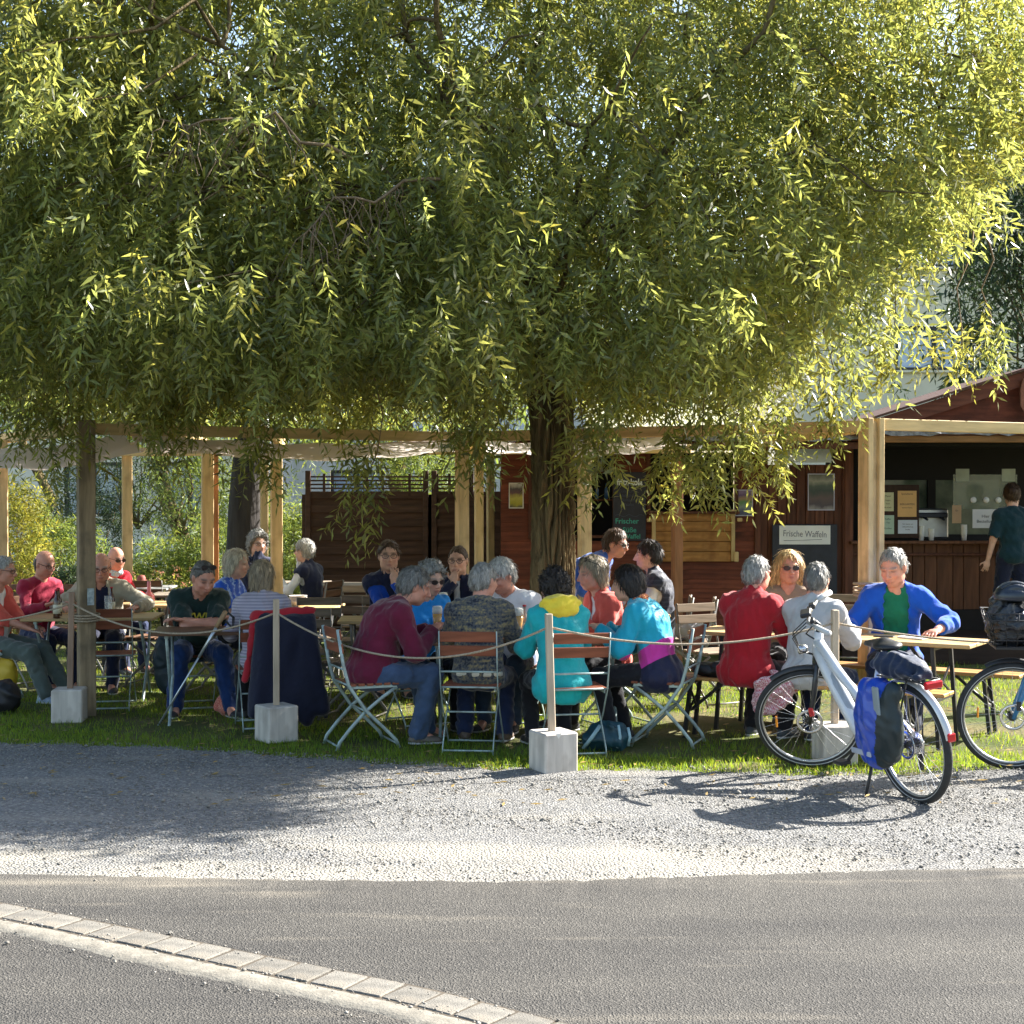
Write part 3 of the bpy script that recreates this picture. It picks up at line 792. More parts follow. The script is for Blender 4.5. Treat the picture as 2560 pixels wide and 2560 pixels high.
# flap of orange pine boards hanging below the second hatch
fl = MB(); a, b, c, d = KX(1628), KX(1836), KH(1404), KH(1278)
flap = empty('flap'); flap.parent = hut
nb = 5
for i in range(nb):
    z0 = c + (d - c) * i / nb; z1 = c + (d - c) * (i + 1) / nb
    MB().box((0, 0, 0), (b - a, .022, z1 - z0 - .004), None, .004).build('board', FLAP, flap, ((a + b) / 2, YK - .045, (z0 + z1) / 2))
for x_ in (a + .025, b - .025): MB().box((0, 0, 0), (.045, .02, d - c - .02), None, .003).build('batten', PINE, flap, (x_, YK - .068, (c + d) / 2))
for x_, z_, w_, h_ in ((a + .03, d - .02, .12, .05), (b - .04, d - .01, .10, .06), (b + .01, c + .06, .055, .12), (a - .03, KH(1300), .06, .045), (b + .05, KH(1299), .06, .045)):
    MB().box((0, 0, 0), (w_, .022, h_), None, .008).build('latch_block', PINE, hut, (x_, YK - .09, z_))
# menu chalkboard between the hatches
a, b, c, d = KX(1532), KX(1614), KH(1352), KH(1180)
cb = thing('menu_chalkboard', 'tall narrow blackboard with white drink brand lettering and green chalk lines', 'chalkboard', ((a + b) / 2, YK - .035, 0))
MB().box((0, 0, (c + d) / 2), (b - a, .02, d - c), None, .004).build('board', BLK, cb)
text_obj('fritz-kola', .105, CHK, 'brand_lettering', cb, (0, -.0125, KH(1206)), (math.pi / 2, 0, 0), bold=.0035, sx=.80)
for i, tx in enumerate(('Cola  Limo', 'Apfelschorle', 'Bionade', 'Wasser')): text_obj(tx, .05, CHD, 'faint_line', cb, (-.02, -.0125, KH(1228 + i * 11)), (math.pi / 2, 0, 0))
pts = [(-.17 + i * .017, -.013, KH(1289) + .012 * math.sin(i * .8)) for i in range(21)]
MB().tube(pts, .003, 4).build('chalk_line', CHD, cb)
for i, (tx, sz, py) in enumerate((('Frischer', .085, 1303), ('Süße', .085, 1325), ('Waffel', .075, 1341))): text_obj(tx, sz, CHG, 'chalk_word', cb, (-.03 + .03 * i, -.0125, KH(py)), (math.pi / 2, 0, .0), bold=.001)

def picture(px0, py0, px1, py1, cols, label, framecol=(.55, .5, .45), Y=YK - .03, name='poster', lines=(), fw=.012, sea=3.0):
    a, b = KX(px0), KX(px1); c, d = KH(py1), KH(py0); W_, H_ = b - a, d - c
    t = thing(name, label, name if name != 'menu_sheet' else 'menu', ((a + b) / 2, Y, (c + d) / 2))
    key = label
    m = bpy.data.materials.new('print'); m.use_nodes = True; N = m.node_tree.nodes; Lk = m.node_tree.links.new
    tc = N.new('ShaderNodeTexCoord'); sx = N.new('ShaderNodeSeparateXYZ'); Lk(tc.outputs['Generated'], sx.inputs[0])
    no = N.new('ShaderNodeTexNoise'); no.inputs['Scale'].default_value = sea; no.inputs['Detail'].default_value = 6; Lk(tc.outputs['Generated'], no.inputs['Vector'])
    ad = N.new('ShaderNodeMath'); ad.operation = 'MULTIPLY_ADD'; Lk(no.outputs[0], ad.inputs[0]); ad.inputs[1].default_value = .35; Lk(sx.outputs[2], ad.inputs[2])
    sb = N.new('ShaderNodeMath'); sb.operation = 'SUBTRACT'; Lk(ad.outputs[0], sb.inputs[0]); sb.inputs[1].default_value = .17
    r = N.new('ShaderNodeValToRGB'); e = r.color_ramp.elements
    while len(e) < len(cols): e.new(.5)
    for i, cc in enumerate(cols): e[i].position = i / max(1, len(cols) - 1); e[i].color = (*cc, 1)
    Lk(sb.outputs[0], r.inputs[0]); Lk(r.outputs[0], N['Principled BSDF'].inputs['Base Color']); N['Principled BSDF'].inputs['Roughness'].default_value = .45
    MB().box((0, 0, 0), (W_ - fw, .006, H_ - fw)).build('print', m, t)
    if fw: MB().box((0, -.001, H_ / 2 - fw / 2), (W_, .012, fw)).box((0, -.001, -H_ / 2 + fw / 2), (W_, .012, fw)).box((-W_ / 2 + fw / 2, -.001, 0), (fw, .0118, H_ - 2 * fw)).box((W_ / 2 - fw / 2, -.001, 0), (fw, .0118, H_ - 2 * fw)).build('frame', mat('frame_%.2f' % framecol[0], framecol, rough=.5, var=.08), t)
    for tx, sz, dz in lines: text_obj(tx, sz, INK, 'lettering', t, (0, -.0045, dz * H_), (math.pi / 2, 0, 0), extrude=.0004)
    return t
picture(1272, 1207, 1309, 1271, [(.03, .03, .04), (.35, .32, .02), (.45, .40, .06), (.12, .05, .05), (.06, .05, .05), (.5, .48, .42)], 'small poster with a yellow band beside the trunk', (.6, .58, .52))
picture(1836, 1224, 1881, 1290, [(.05, .06, .12), (.06, .07, .14), (.20, .25, .22), (.10, .22, .06), (.30, .18, .08), (.10, .05, .14), (.22, .14, .24)], 'small violet and orange poster right of the pine flap', (.42, .40, .50))
picture(2018, 1184, 2085, 1276, [(.30, .28, .27), (.06, .04, .05), (.10, .06, .05), (.03, .045, .03), (.06, .08, .05), (.30, .29, .22), (.10, .10, .07)], 'large framed landscape poster on the upright boards', (.42, .34, .28))

# upright boarded wall between hut and kiosk
xa, xb = KX(1896), KX(2108); nv = 9
MB().box(((xa + xb) / 2, YK + .04, 1.1), (xb - xa, .03, 2.2)).build('backing', RWV, hut)
for i in range(nv):
    w_ = (xb - xa) / nv
    MB().box((0, 0, 0), (w_ - .006, .022, 2.2 if 1 <= i <= 7 else 2.42), None, .004).build('upright_board', RWV, hut, (xa + w_ * (i + .5), YK + .002, 1.10 if 1 <= i <= 7 else 1.21))
for px in (1893, 2112): MB().box((0, 0, 0), (.07, .06, 2.45), None, .006).build('corner_post', RWV, hut, (KX(px), YK - .012, 1.225))
gl_sky = mat('clerestory_painted_sky', (.50, .60, .70), rough=.12, var=.12, scale=2, spec=.8)  # pale blue paints the sky's reflection into the pane colour
MB().box((0, 0, 0), (KX(2078) - KX(1938), .012, .17)).build('clerestory_pane', gl_sky, hut, ((KX(1938) + KX(2078)) / 2, YK + .0, 2.31))
# leaning blackboard with a paper sign
a, b = KX(1928), KX(2090)
bb = thing('leaning_blackboard', 'big dark board on the wall with a white handwritten waffle sign', 'chalkboard', ((a + b) / 2, YK - .06, 0))
MB().box((0, 0, (KH(1310) + .05) / 2), (b - a, .03, KH(1310) - .05), None, .006).build('board', BLK, bb)
MB().box((0, -.018, KH(1337)), (KX(2067) - KX(1940), .004, KH(1314) - KH(1361))).build('paper_sign', WHT, bb)
text_obj('Frische Waffeln', .105, mat('grey_marker', (.16, .16, .2), rough=.7), 'handwriting', bb, (0, -.0215, KH(1335)), (math.pi / 2, .03, 0), sx=.78)
MB().tube([(-.25, -.022, KH(1351)), (-.02, -.022, KH(1350)), (.2, -.022, KH(1348))], .0035, 4).build('underline', mat('grey_marker', (.16, .16, .2)), bb)
# hut roof: thin slab with ragged felt edge
rf = MB()
def felt(mb, xa, xb, y, z0a, z0b, dep):
    n = 46; top = []; bot = []
    for i in range(n + 1):
        t = i / n; x_ = xa + (xb - xa) * t; z_ = z0a + (z0b - z0a) * t
        top.append((x_, y, z_)); bot.append((x_, y - random.uniform(.005, .03), z_ - dep * random.uniform(.55, 1.3)))
    mb.add(top + bot, [(i, i + 1, n + 2 + i, n + 1 + i) for i in range(n)])
MB().box((1.75, YK + .55, 2.455), (4.7, 3.1, .05)).build('roof', RWV, hut)
f_ = MB(); f_.box((1.75, YK + .55, 2.492), (4.75, 3.16, .02)); felt(f_, -.65, 4.12, YK - 1.035, 2.502, 2.502, .06); f_.build('roof_felt', BIT, hut)
MB().box((1.75, YK - .98, 2.40), (4.65, .04, .09)).build('fascia', RWV, hut)

# kiosk with counter, gable and deck
kx0, kx1 = KX(2120), 8.3
kio = thing('kiosk', 'brown timber kiosk with dark serving window, counter and low gable roof', 'kiosk', (0, 0, 0))
n = 0; x_ = kx0 + .03
MB().box(((kx0 + kx1) / 2, YK + .03, .88), (kx1 - kx0, .03, .8)).build('backing', RWV, kio)
while x_ < kx1:
    w_ = random.choice((.125, .145, .165, .19))
    MB().box((0, 0, 0), (w_ - .008, .024, .78), None, .004).build('counter_board', CNT, kio, (x_ + w_ / 2, YK, .88)); x_ += w_
MB().box(((kx0 + kx1) / 2, YK - .06, 1.285), (kx1 - kx0, .20, .035), None, .006).build('counter_top', CNT, kio)
MB().box(((kx0 + kx1) / 2, YK - .035, 1.14), (kx1 - kx0 - .1, .045, .03), None, .004).build('counter_rail', RWV, kio)
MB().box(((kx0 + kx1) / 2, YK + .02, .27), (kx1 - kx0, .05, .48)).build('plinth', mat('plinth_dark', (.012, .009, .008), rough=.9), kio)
MB().box((kx0, YK - .01, 1.25), (.10, .10, 2.45), None, .006).box((8.3, YK - .01, 1.25), (.10, .10, 2.45)).build('corner_posts', RWV, kio)
bw = MB()                                                   # rear wall left open where the panes are
wins = [(KX(2196), KX(2318)), (KX(2338), KX(2500))]
zz0, zz1 = KH(1336), KH(1200); YB = YK + 1.1
sc_ = YB / YK
wins = [(a * sc_, b * sc_) for a, b in wins]; zz0 = H_CAM + (zz0 - H_CAM) * sc_; zz1 = H_CAM + (zz1 - H_CAM) * sc_
cur = kx0
for a, b in wins:
    bw.box(((cur + a) / 2, YB, 1.25), (a - cur, .04, 2.5)); bw.box(((a + b) / 2, YB, zz0 / 2), (b - a, .04, zz0)); bw.box(((a + b) / 2, YB, (zz1 + 2.5) / 2), (b - a, .04, 2.5 - zz1)); cur = b
bw.box(((cur + 8.3) / 2, YB, 1.25), (8.3 - cur, .04, 2.5)).box(((kx0 + 8.3) / 2, (YK + YB) / 2, .5), (8.3 - kx0, 1.0, .03)).box((kx0 - .02, (YK + YB) / 2, 1.25), (.04, 1.05, 2.5))
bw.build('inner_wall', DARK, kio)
PGL = mat('painted_green_daylight', (.05, .075, .06), col2=(.12, .16, .11), rough=.12, scale=7, spec=.7)  # green daylight from outdoors is put into the pane colour
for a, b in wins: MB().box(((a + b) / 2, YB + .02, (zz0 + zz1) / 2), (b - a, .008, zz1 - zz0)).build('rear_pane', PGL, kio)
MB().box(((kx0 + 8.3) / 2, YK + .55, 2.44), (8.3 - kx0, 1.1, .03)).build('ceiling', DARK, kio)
# dark backing board with menus, fixed in the serving window
mbb = thing('menu_board', 'brown board with four pinned menu sheets in the kiosk window', 'menu board', (0, 0, 0))
MB().box((KX(2247), YK - .005, (KH(1212) + KH(1345)) / 2), (KX(2296) - KX(2196), .02, KH(1212) - KH(1345)), None, .004).build('board', wood('menu_backing', (.040, .020, .014), 'z'), mbb)
def sheet(px0, py0, px1, py1, col, label, lines, Y=YK - .022, cat='menu'):
    a, b = KX(px0), KX(px1); c, d = KH(py1), KH(py0)
    t = thing('menu_sheet', label, cat, ((a + b) / 2, Y, (c + d) / 2))
    MB().box((0, 0, 0), (b - a, .003, d - c)).build('paper', mat('paper_%.2f_%.2f_%.2f' % col, col, rough=.6, var=.06), t)
    for tx, sz, dz in lines: text_obj(tx, sz, INK, 'lettering', t, (0, -.0024, dz * (d - c)), (math.pi / 2, 0, 0), extrude=.0004)
sheet(2204, 1231, 2233, 1278, (.52, .50, .30), 'yellowish menu sheet, upper left on the menu board', [('Menü', .03, .3), ('Suppe', .025, .08), ('Salat', .025, -.1), ('Brotzeit', .025, -.3)])
sheet(2243, 1227, 2290, 1292, (.62, .36, .13), 'orange menu sheet with black lettering on the menu board', [('Speisekarte', .03, .38), ('BIERGARTEN', .03, -.02), ('warme Küche', .022, -.15)])
sheet(2204, 1288, 2234, 1335, (.36, .48, .38), 'pale green menu sheet, lower left on the menu board', [('Kaffee', .028, .3), ('Tee', .025, .1), ('Kuchen', .028, -.2)])
sheet(2244, 1300, 2292, 1334, (.52, .56, .64), 'bluish white menu sheet, lower right on the menu board', [('Wir bitten um', .022, .2), ('Selbstabholung', .022, 0), ('Danke', .022, -.2)])
sheet(2379, 1263, 2402, 1308, (.42, .27, .15), 'small orange flyer taped to the kiosk window', [('Eis', .03, .2)])
sheet(2430, 1273, 2495, 1320, (.66, .66, .68), 'white sign with two lines of bold lettering beside the standing woman', [('Hier', .052, .12), ('Bestellung', .052, -.15)], cat='sign')
gp_ = thing('counter_screen', 'clear plastic screen with paper tabs above the kiosk counter', 'screen', (KX(2462), YK - .01, 0))
MB().box((0, 0, KH(1230)), (KX(2548) - KX(2388), .006, KH(1175) - KH(1262))).build('pane', mat('plastic_screen', (.30, .34, .26), col2=(.16, .19, .13), rough=.08, scale=3, spec=.8, alpha=.45), gp_)
for px in (2405, 2520): MB().box((KX(px) - KX(2462), -.006, KH(1188)), (.16, .003, .15)).build('paper_tab', mat('paper_dim', (.30, .32, .24), rough=.6), gp_)
for px in (2432, 2464, 2494): MB().lathe([(.0, .0), (.034, .0), (.036, .004), (.0, .005)], (0, 0, 0), 16, Matrix.Rotation(math.pi / 2, 3, 'X')).build('round_sticker', WHT, gp_, (KX(px) - KX(2462), -.012, KH(1250)))
# kit on the counter and behind it
cm = thing('coffee_machine', 'squat steel coffee machine behind the kiosk counter', 'coffee machine', (KX(2345), YK + .45, 1.30))
MB().box((0, 0, .20), (.42, .34, .36), None, .02).build('housing', mat('kitchen_steel', (.35, .36, .38), rough=.3, metal=.8), cm)
MB().box((0, -.20, .30), (.36, .10, .06), None, .01).build('brew_head', BLK, cm)
for s in (-1, 1): MB().tube([(s * .1, -.22, .27), (s * .1, -.36, .25)], .014, 8).build('handle', BLK, cm)
for i_, (px_, n_) in enumerate(((2305, 6), (2330, 4), (2412, 7))):
    t = thing('cup_stack', ('tall stack of white paper cups on the counter by the menu board', 'short stack of white paper cups beside the tall one', 'stack of white paper cups under the counter screen')[i_], 'cups', (KX(px_), YK + .03, 1.303), 0, 'paper cups on the kiosk counter')
    for j_ in range(n_): MB().lathe([(.028, 0), (.036, .09), (.038, .092), (.035, .088), (.0, .01)], (0, 0, 0), 14).build('cup', WHT, t, (0, 0, j_ * .016))
# canopy and gable
c_ = MB().box(((kx0 + 8.6) / 2 - .1, YK - .35, 2.515), (8.6 - kx0 + .2, 1.5, .03)); c_.build('canopy', RWV, kio)
MB().box(((kx0 + 8.6) / 2, YK - 1.08, 2.46), (8.6 - kx0 + .2, .05, .075), None, .005).build('canopy_beam', wood('canopy_pine', (.24, .12, .045), 'x'), kio)
f_ = MB().box(((kx0 + 8.6) / 2 - .1, YK - .36, 2.545), (8.6 - kx0 + .24, 1.52, .02)); felt(f_, kx0 - .32, 8.6, YK - 1.125, 2.557, 2.557, .055); f_.build('canopy_felt', BIT, kio)
gxa, gxb, gxm, gz0, gz1 = 4.05, 8.25, 6.15, 2.60, 3.20
MB().prism([(gxa, 0, 2.55), (gxb, 0, 2.55), (gxb, 0, gz0), (gxm, 0, gz1), (gxa, 0, gz0)], (0, YK + .25, 0), (0, YK + .29, 0)).build('gable_wall', RW, kio)
for s in (-1, 1):
    xe = gxm + s * 2.25
    MB().prism([(xe, 0, gz0 - .16), (gxm, 0, gz1 - .04), (gxm, 0, gz1 + .13), (xe, 0, gz0 + .01)], (0, YK + .10, 0), (0, YK + .14, 0)).build('bargeboard', wood('bargeboard_wood', (.16, .055, .030), 'x'), kio)
    MB().prism([(xe, 0, gz0 + .02), (gxm, 0, gz1 + .14), (gxm, 0, gz1 + .17), (xe, 0, gz0 + .05)], (0, YK + .02, 0), (0, YK + 3.2, 0)).build('roof_plane', wood('roof_brown', (.10, .05, .035), 'y'), kio)
pd = [(-.10, 0, .42), (.10, 0, .42), (.13, 0, .30), (.13, 0, .10), (.07, 0, .0), (-.07, 0, .0), (-.13, 0, .10), (-.13, 0, .30)]
MB().prism([(p[0], p[1], p[2]) for p in pd], (gxm, YK + .03, gz1 - .40), (gxm, YK + .065, gz1 - .40)).build('gable_pendant', wood('pendant_wood', (.24, .10, .055), 'z'), kio)
dk = tag(empty('deck'), 'low dark timber deck in front of the kiosk', kind='structure')
for i in range(9): MB().box((0, 0, 0), (4.9, .135, .03), None, .004).build('plank', wood('deck_plank', (.03, .018, .014), 'x'), dk, (6.05, 16.2 + i * .143, .235))
MB().box((6.05, 16.13, .11), (4.9, .03, .22)).build('fascia', wood('deck_plank', (.03, .018, .014), 'x'), dk)

# slatted fence panels
FW = wood('fence_slat', (.078, .040, .027), 'x', var=.3, rnd=.2); YF = 20.0
def fence(label, pxa, pxb, lattice=True, Y=YF):
    a, b = (pxa - 1280) * Y / F_PX, (pxb - 1280) * Y / F_PX
    t = thing('fence_panel', label, 'fence', ((a + b) / 2, Y, 0)); W_ = b - a
    h = .10; top = H_CAM - (1236 - Y_HOR) * Y / F_PX
    i = 0
    while h < top - .05:
        MB().box((0, 0, 0), (W_ - .08, .018, .098), None, .003).build('slat', FW, t, (0, -.012 + .024 * (i % 2), h + .05), (0, 0, 0)); h += .094; i += 1
    if lattice:
        for j in range(5): MB().box((0, 0, 0), (W_ - .06, .016, .022)).build('lattice_slat', FW, t, (0, 0, top + .03 + j * .052))
        for j in range(3): MB().box((0, -.02, 0), (.035, .02, .30)).build('lattice_upright', FW, t, (W_ * (-.35 + .35 * j), 0, top + .13))
    MB().box((0, .035, top / 2), (W_ + .12, .012, top)).build('backing', FW, t)
    for s in (-1, 1): MB().box((0, 0, 0), (.07, .07, top + .32), None, .006).build('post', FW, t, (s * (W_ / 2 - .03), -.01, (top + .32) / 2))
fence('dark slatted fence panel with lattice top right of the black trunk', 765, 1070)
fence('narrow dark slatted fence panel with lattice top behind the tall post', 1080, 1168)
fence('low lit dark slatted fence panel beside the boarded hut', 1172, 1262, False)
# ------------------------------------------------------------------ pergola
POST = wood('pergola_pine', (.56, .41, .215), 'z', var=.22, rnd=.10, bump=.002, dirt=((.26, .16, .07), 6, .45))
POSTR = wood('pergola_red_post', (.30, .135, .06), 'z', var=.25)
BEAM = wood('pergola_beam_pine', (.62, .45, .22), 'x', var=.2, rnd=.1)
OLD = wood('weathered_post', (.24, .18, .11), 'z', var=.4, bump=.004, dirt=((.10, .08, .055), 4, .8))
perg = thing('pergola', 'open pergola of pale square timber posts and beams around the tables', 'pergola', (0, 0, 0))
def post(px, Y, h, w_=.12, m=None, rz=0.0, triple=False, lean=0.0):
    x_ = (px - 1280) * Y / F_PX; mb = MB()
    if triple:
        mb.box((-w_ * .36, 0, h / 2), (w_ * .34, w_, h), None, .006).box((w_ * .36, 0, h / 2), (w_ * .34, w_, h), None, .006).box((0, w_ * .12, h / 2 - .01), (w_ * .40, w_ * .7, h - .03), None, .004)
    else: mb.box((0, 0, h / 2), (w_, w_, h), None, .006)
    return mb.build('post', m or POST, perg, (x_, Y, 0), (0, lean, rz))
PH = 2.46
post(215, 12.3, PH, .135, OLD, .45)
post(2178, 12.0, PH, .148, None, .38, True)
post(1155, 14.1, PH, .105, None, .5)
for px, Y, ww, m_ in ((4, 14.4, .12, None), (318, 17.0, .115, None), (517, 16.0, .125, None), (541, 16.2, .055, POSTR), (692, 15.5, .115, None), (659, 18.0, .09, None), (1463, 15.6, .12, None), (1197, 17.0, .09, None), (1227, 18.5, .085, None), (1692, 16.0, .10, POSTR), (2700, 12.9, .14, None)):
    post(px, Y, 2.38, ww, m_, .3, lean=random.uniform(-.006, .006))
def beam(a, b, z, w_=.06, t_=.095, m=None):
    a = Vector((*a, z)); b = Vector((*b, z)); d = b - a
    mb = MB().box((0, 0, 0), (d.length, w_, t_), None, .005)
    return mb.build('beam', m or BEAM, perg, (a + b) / 2, (0, 0, math.atan2(d.y, d.x)))
p1 = at(215, 1240, 12.3); p11 = at(2178, 1240, 12.0); p6 = at(1155, 1240, 14.1)
beam((p1.x - .05, p1.y + .02), (p6.x, p6.y), PH - .07); beam((p11.x - .05, p11.y), (p6.x + .05, p6.y + .02), PH - .065)
beam((p11.x + .06, p11.y), (4.9, 12.95), PH - .05); beam((p1.x, p1.y + .08), (-5.3, 15.1), PH - .06)
beam((-5.2, 17.0), (1.9, 15.7), 2.33); beam((-3.3, 16.0), (-3.30, 12.45), 2.40, .05, .10); beam((-.45, 14.15), (-.8, 17.0), 2.40, .05, .10); beam((.80, 15.6), (.75, 13.2), 2.40, .05, .10); beam((-2.4, 15.5), (-2.2, 13.1), 2.40, .05, .10)
beam((2.85, 12.1), (2.6, 16.0), 2.395, .05, .10)
# sun sails
SAIL = mat('sail_cloth', (.74, .66, .60), rough=.9, var=.06, scale=3, bump=.004, bscale=14)
def make_translucent(m, col, f):
    N = m.node_tree.nodes; tr = N.new('ShaderNodeBsdfTranslucent'); tr.inputs[0].default_value = (*col, 1); ms = N.new('ShaderNodeMixShader'); ms.inputs[0].default_value = f
    Lk = m.node_tree.links.new; Lk(N['Principled BSDF'].outputs[0], ms.inputs[1]); Lk(tr.outputs[0], ms.inputs[2]); Lk(ms.outputs[0], N['Material Output'].inputs[0])
make_translucent(SAIL, (.86, .76, .70), .55)
def sail(label, A, B, C, D, sagu, sagv, pinch=0.0, seed=0):
    rs = np.random.RandomState(seed); nu, nv = 44, 22; V = []
    for i in range(nu + 1):
        for j in range(nv + 1):
            u, v = i / nu, j / nv
            p = (1 - u) * (1 - v) * np.array(A) + u * (1 - v) * np.array(B) + u * v * np.array(C) + (1 - u) * v * np.array(D)
            p[2] -= sagu * math.sin(math.pi * u) * (.55 + .45 * math.sin(math.pi * v)) + sagv * math.sin(math.pi * v)
            p[2] += .014 * math.sin(v * 22 + 3 * u + seed) * (1 - .5 * math.sin(math.pi * u)) + .010 * math.sin(u * 26 + 5 * v)
            p[2] += pinch * math.cos(v * 14) * max(0, 1 - u * 5) + pinch * math.cos(v * 14) * max(0, 1 - (1 - u) * 5)
            V.append(p)
    ii = np.arange((nu + 1) * (nv + 1)).reshape(nu + 1, nv + 1)
    Fq = np.stack([ii[:-1, :-1], ii[1:, :-1], ii[1:, 1:], ii[:-1, 1:]], -1).reshape(-1, 4)
    o = tag(link('sun_sail', np_mesh('sun_sail', V, Fq, True), SAIL), label, 'awning', 'white cloths hung in the pergola')
    return o
sail('white cloth sail hung between weathered post and pergola corner', (-5.6, 13.6, 2.36), (-3.36, 12.75, 2.36), (-3.42, 14.1, 2.30), (-5.7, 15.1, 2.30), .20, .05, .03, 1)
sail('long white cloth sail hung over the middle tables beside the trunk', (-3.30, 12.75, 2.36), (-.42, 14.0, 2.38), (-.55, 15.3, 2.32), (-3.36, 14.1, 2.30), .12, .04, .03, 2)
sail('short white cloth sail hung right of the trunk before the hut', (-.30, 14.1, 2.37), (1.45, 13.4, 2.38), (1.75, 14.8, 2.33), (-.25, 15.4, 2.32), .10, .03, .02, 3)
# houses behind
def house(label, x0, x1, Y, h, col, wins, name='house', roofc=None, dep=9):
    t = thing(name, label, 'house', ((x0 + x1) / 2, Y, 0)); W_ = x1 - x0
    wm = mat('render_%.2f_%.2f_%.2f' % col, col, rough=.95, var=.06, scale=1.5, bump=.006, bscale=60)
    xs_ = sorted({x0, x1, *[w_[0] for w_ in wins], *[w_[1] for w_ in wins]}); zs = sorted({0, h, *[w_[2] for w_ in wins], *[w_[3] for w_ in wins]})
    mb = MB()
    for i in range(len(xs_) - 1):
        for j in range(len(zs) - 1):
            cx, cz = (xs_[i] + xs_[i + 1]) / 2, (zs[j] + zs[j + 1]) / 2
            if any(w_[0] < cx < w_[1] and w_[2] < cz < w_[3] for w_ in wins): continue
            a_, b_ = xs_[i] - (x0 + x1) / 2, xs_[i + 1] - (x0 + x1) / 2
            mb.quad((a_, 0, zs[j]), (b_, 0, zs[j]), (b_, 0, zs[j + 1]), (a_, 0, zs[j + 1]))
    mb.quad((-W_ / 2, 0, 0), (-W_ / 2, 0, h), (-W_ / 2, dep, h), (-W_ / 2, dep, 0)).quad((W_ / 2, 0, 0), (W_ / 2, dep, 0), (W_ / 2, dep, h), (W_ / 2, 0, h))
    mb.build('wall', wm, t)
    MB().prism([(-W_ / 2 - .4, 0, h), (W_ / 2 + .4, 0, h), (W_ / 2 + .4, 0, h + .25), (-W_ / 2 - .4, 0, h + .25)], (0, -.5, 0), (0, dep + .5, 0)).build('roof', mat('roof_tile', (.18, .07, .05), rough=.8), t)
    for (a, b, c, d) in wins:
        cx = (a + b) / 2 - (x0 + x1) / 2; f = MB(); fw = .09; y_ = .12
        f.box((cx, y_, c + fw / 2), (b - a, .10, fw)).box((cx, y_, d - fw / 2), (b - a, .10, fw))
        for xx in (cx - (b - a) / 2 + fw / 2, cx, cx + (b - a) / 2 - fw / 2): f.box((xx, y_, (c + d) / 2), (fw, .098, d - c - 2 * fw))
        wdw = f.build('window', mat('dark_window_frame', (.018, .02, .03), rough=.4), t)
        for s in (-1, 1): MB().box((cx + s * (b - a) / 4, y_ + .03, (c + d) / 2), ((b - a) / 2 - fw, .01, d - c - fw)).build('pane', mat('painted_sky_glass', (.35, .45, .62), rough=.08, var=.25, scale=.8, spec=.9), wdw)  # bluish pane colour stands in for mirrored sky
        MB().box((cx, -.04, c - .03), (b - a + .2, .16, .06)).build('sill', wm, t)
    return t
s40 = 40 / F_PX
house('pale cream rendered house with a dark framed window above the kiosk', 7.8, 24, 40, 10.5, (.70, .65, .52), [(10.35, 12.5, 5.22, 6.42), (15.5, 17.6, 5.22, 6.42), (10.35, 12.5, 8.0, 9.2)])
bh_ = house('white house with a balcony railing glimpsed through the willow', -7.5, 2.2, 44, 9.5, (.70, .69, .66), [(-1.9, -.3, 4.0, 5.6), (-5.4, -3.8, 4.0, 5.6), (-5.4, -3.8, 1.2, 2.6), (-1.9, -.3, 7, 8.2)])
MB().box((1.6, -.6, 3.7), (4.2, 1.2, .14)).build('balcony_slab', mat('render_0.70_0.69_0.66', (.7, .69, .66)), bh_)
rl = MB().bar((-.5, -1.15, 4.75), (3.7, -1.15, 4.75), .05, .05)
for i in range(22): rl.bar((-.5 + i * .2, -1.15, 3.77), (-.5 + i * .2, -1.15, 4.75), .03, .03)
rl.build('balcony_railing', mat('grey_metal', (.35, .36, .38), rough=.5), bh_)
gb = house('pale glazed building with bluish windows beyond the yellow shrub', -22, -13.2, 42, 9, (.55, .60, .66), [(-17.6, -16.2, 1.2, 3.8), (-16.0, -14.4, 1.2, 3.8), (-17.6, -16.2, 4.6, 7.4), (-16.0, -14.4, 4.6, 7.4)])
house('long white house at the far end of the flower garden', -13, -6.5, 38, 4.2, (.72, .71, .70), [(-11.5, -10, 1.3, 2.7), (-9, -7.6, 1.3, 2.7)])
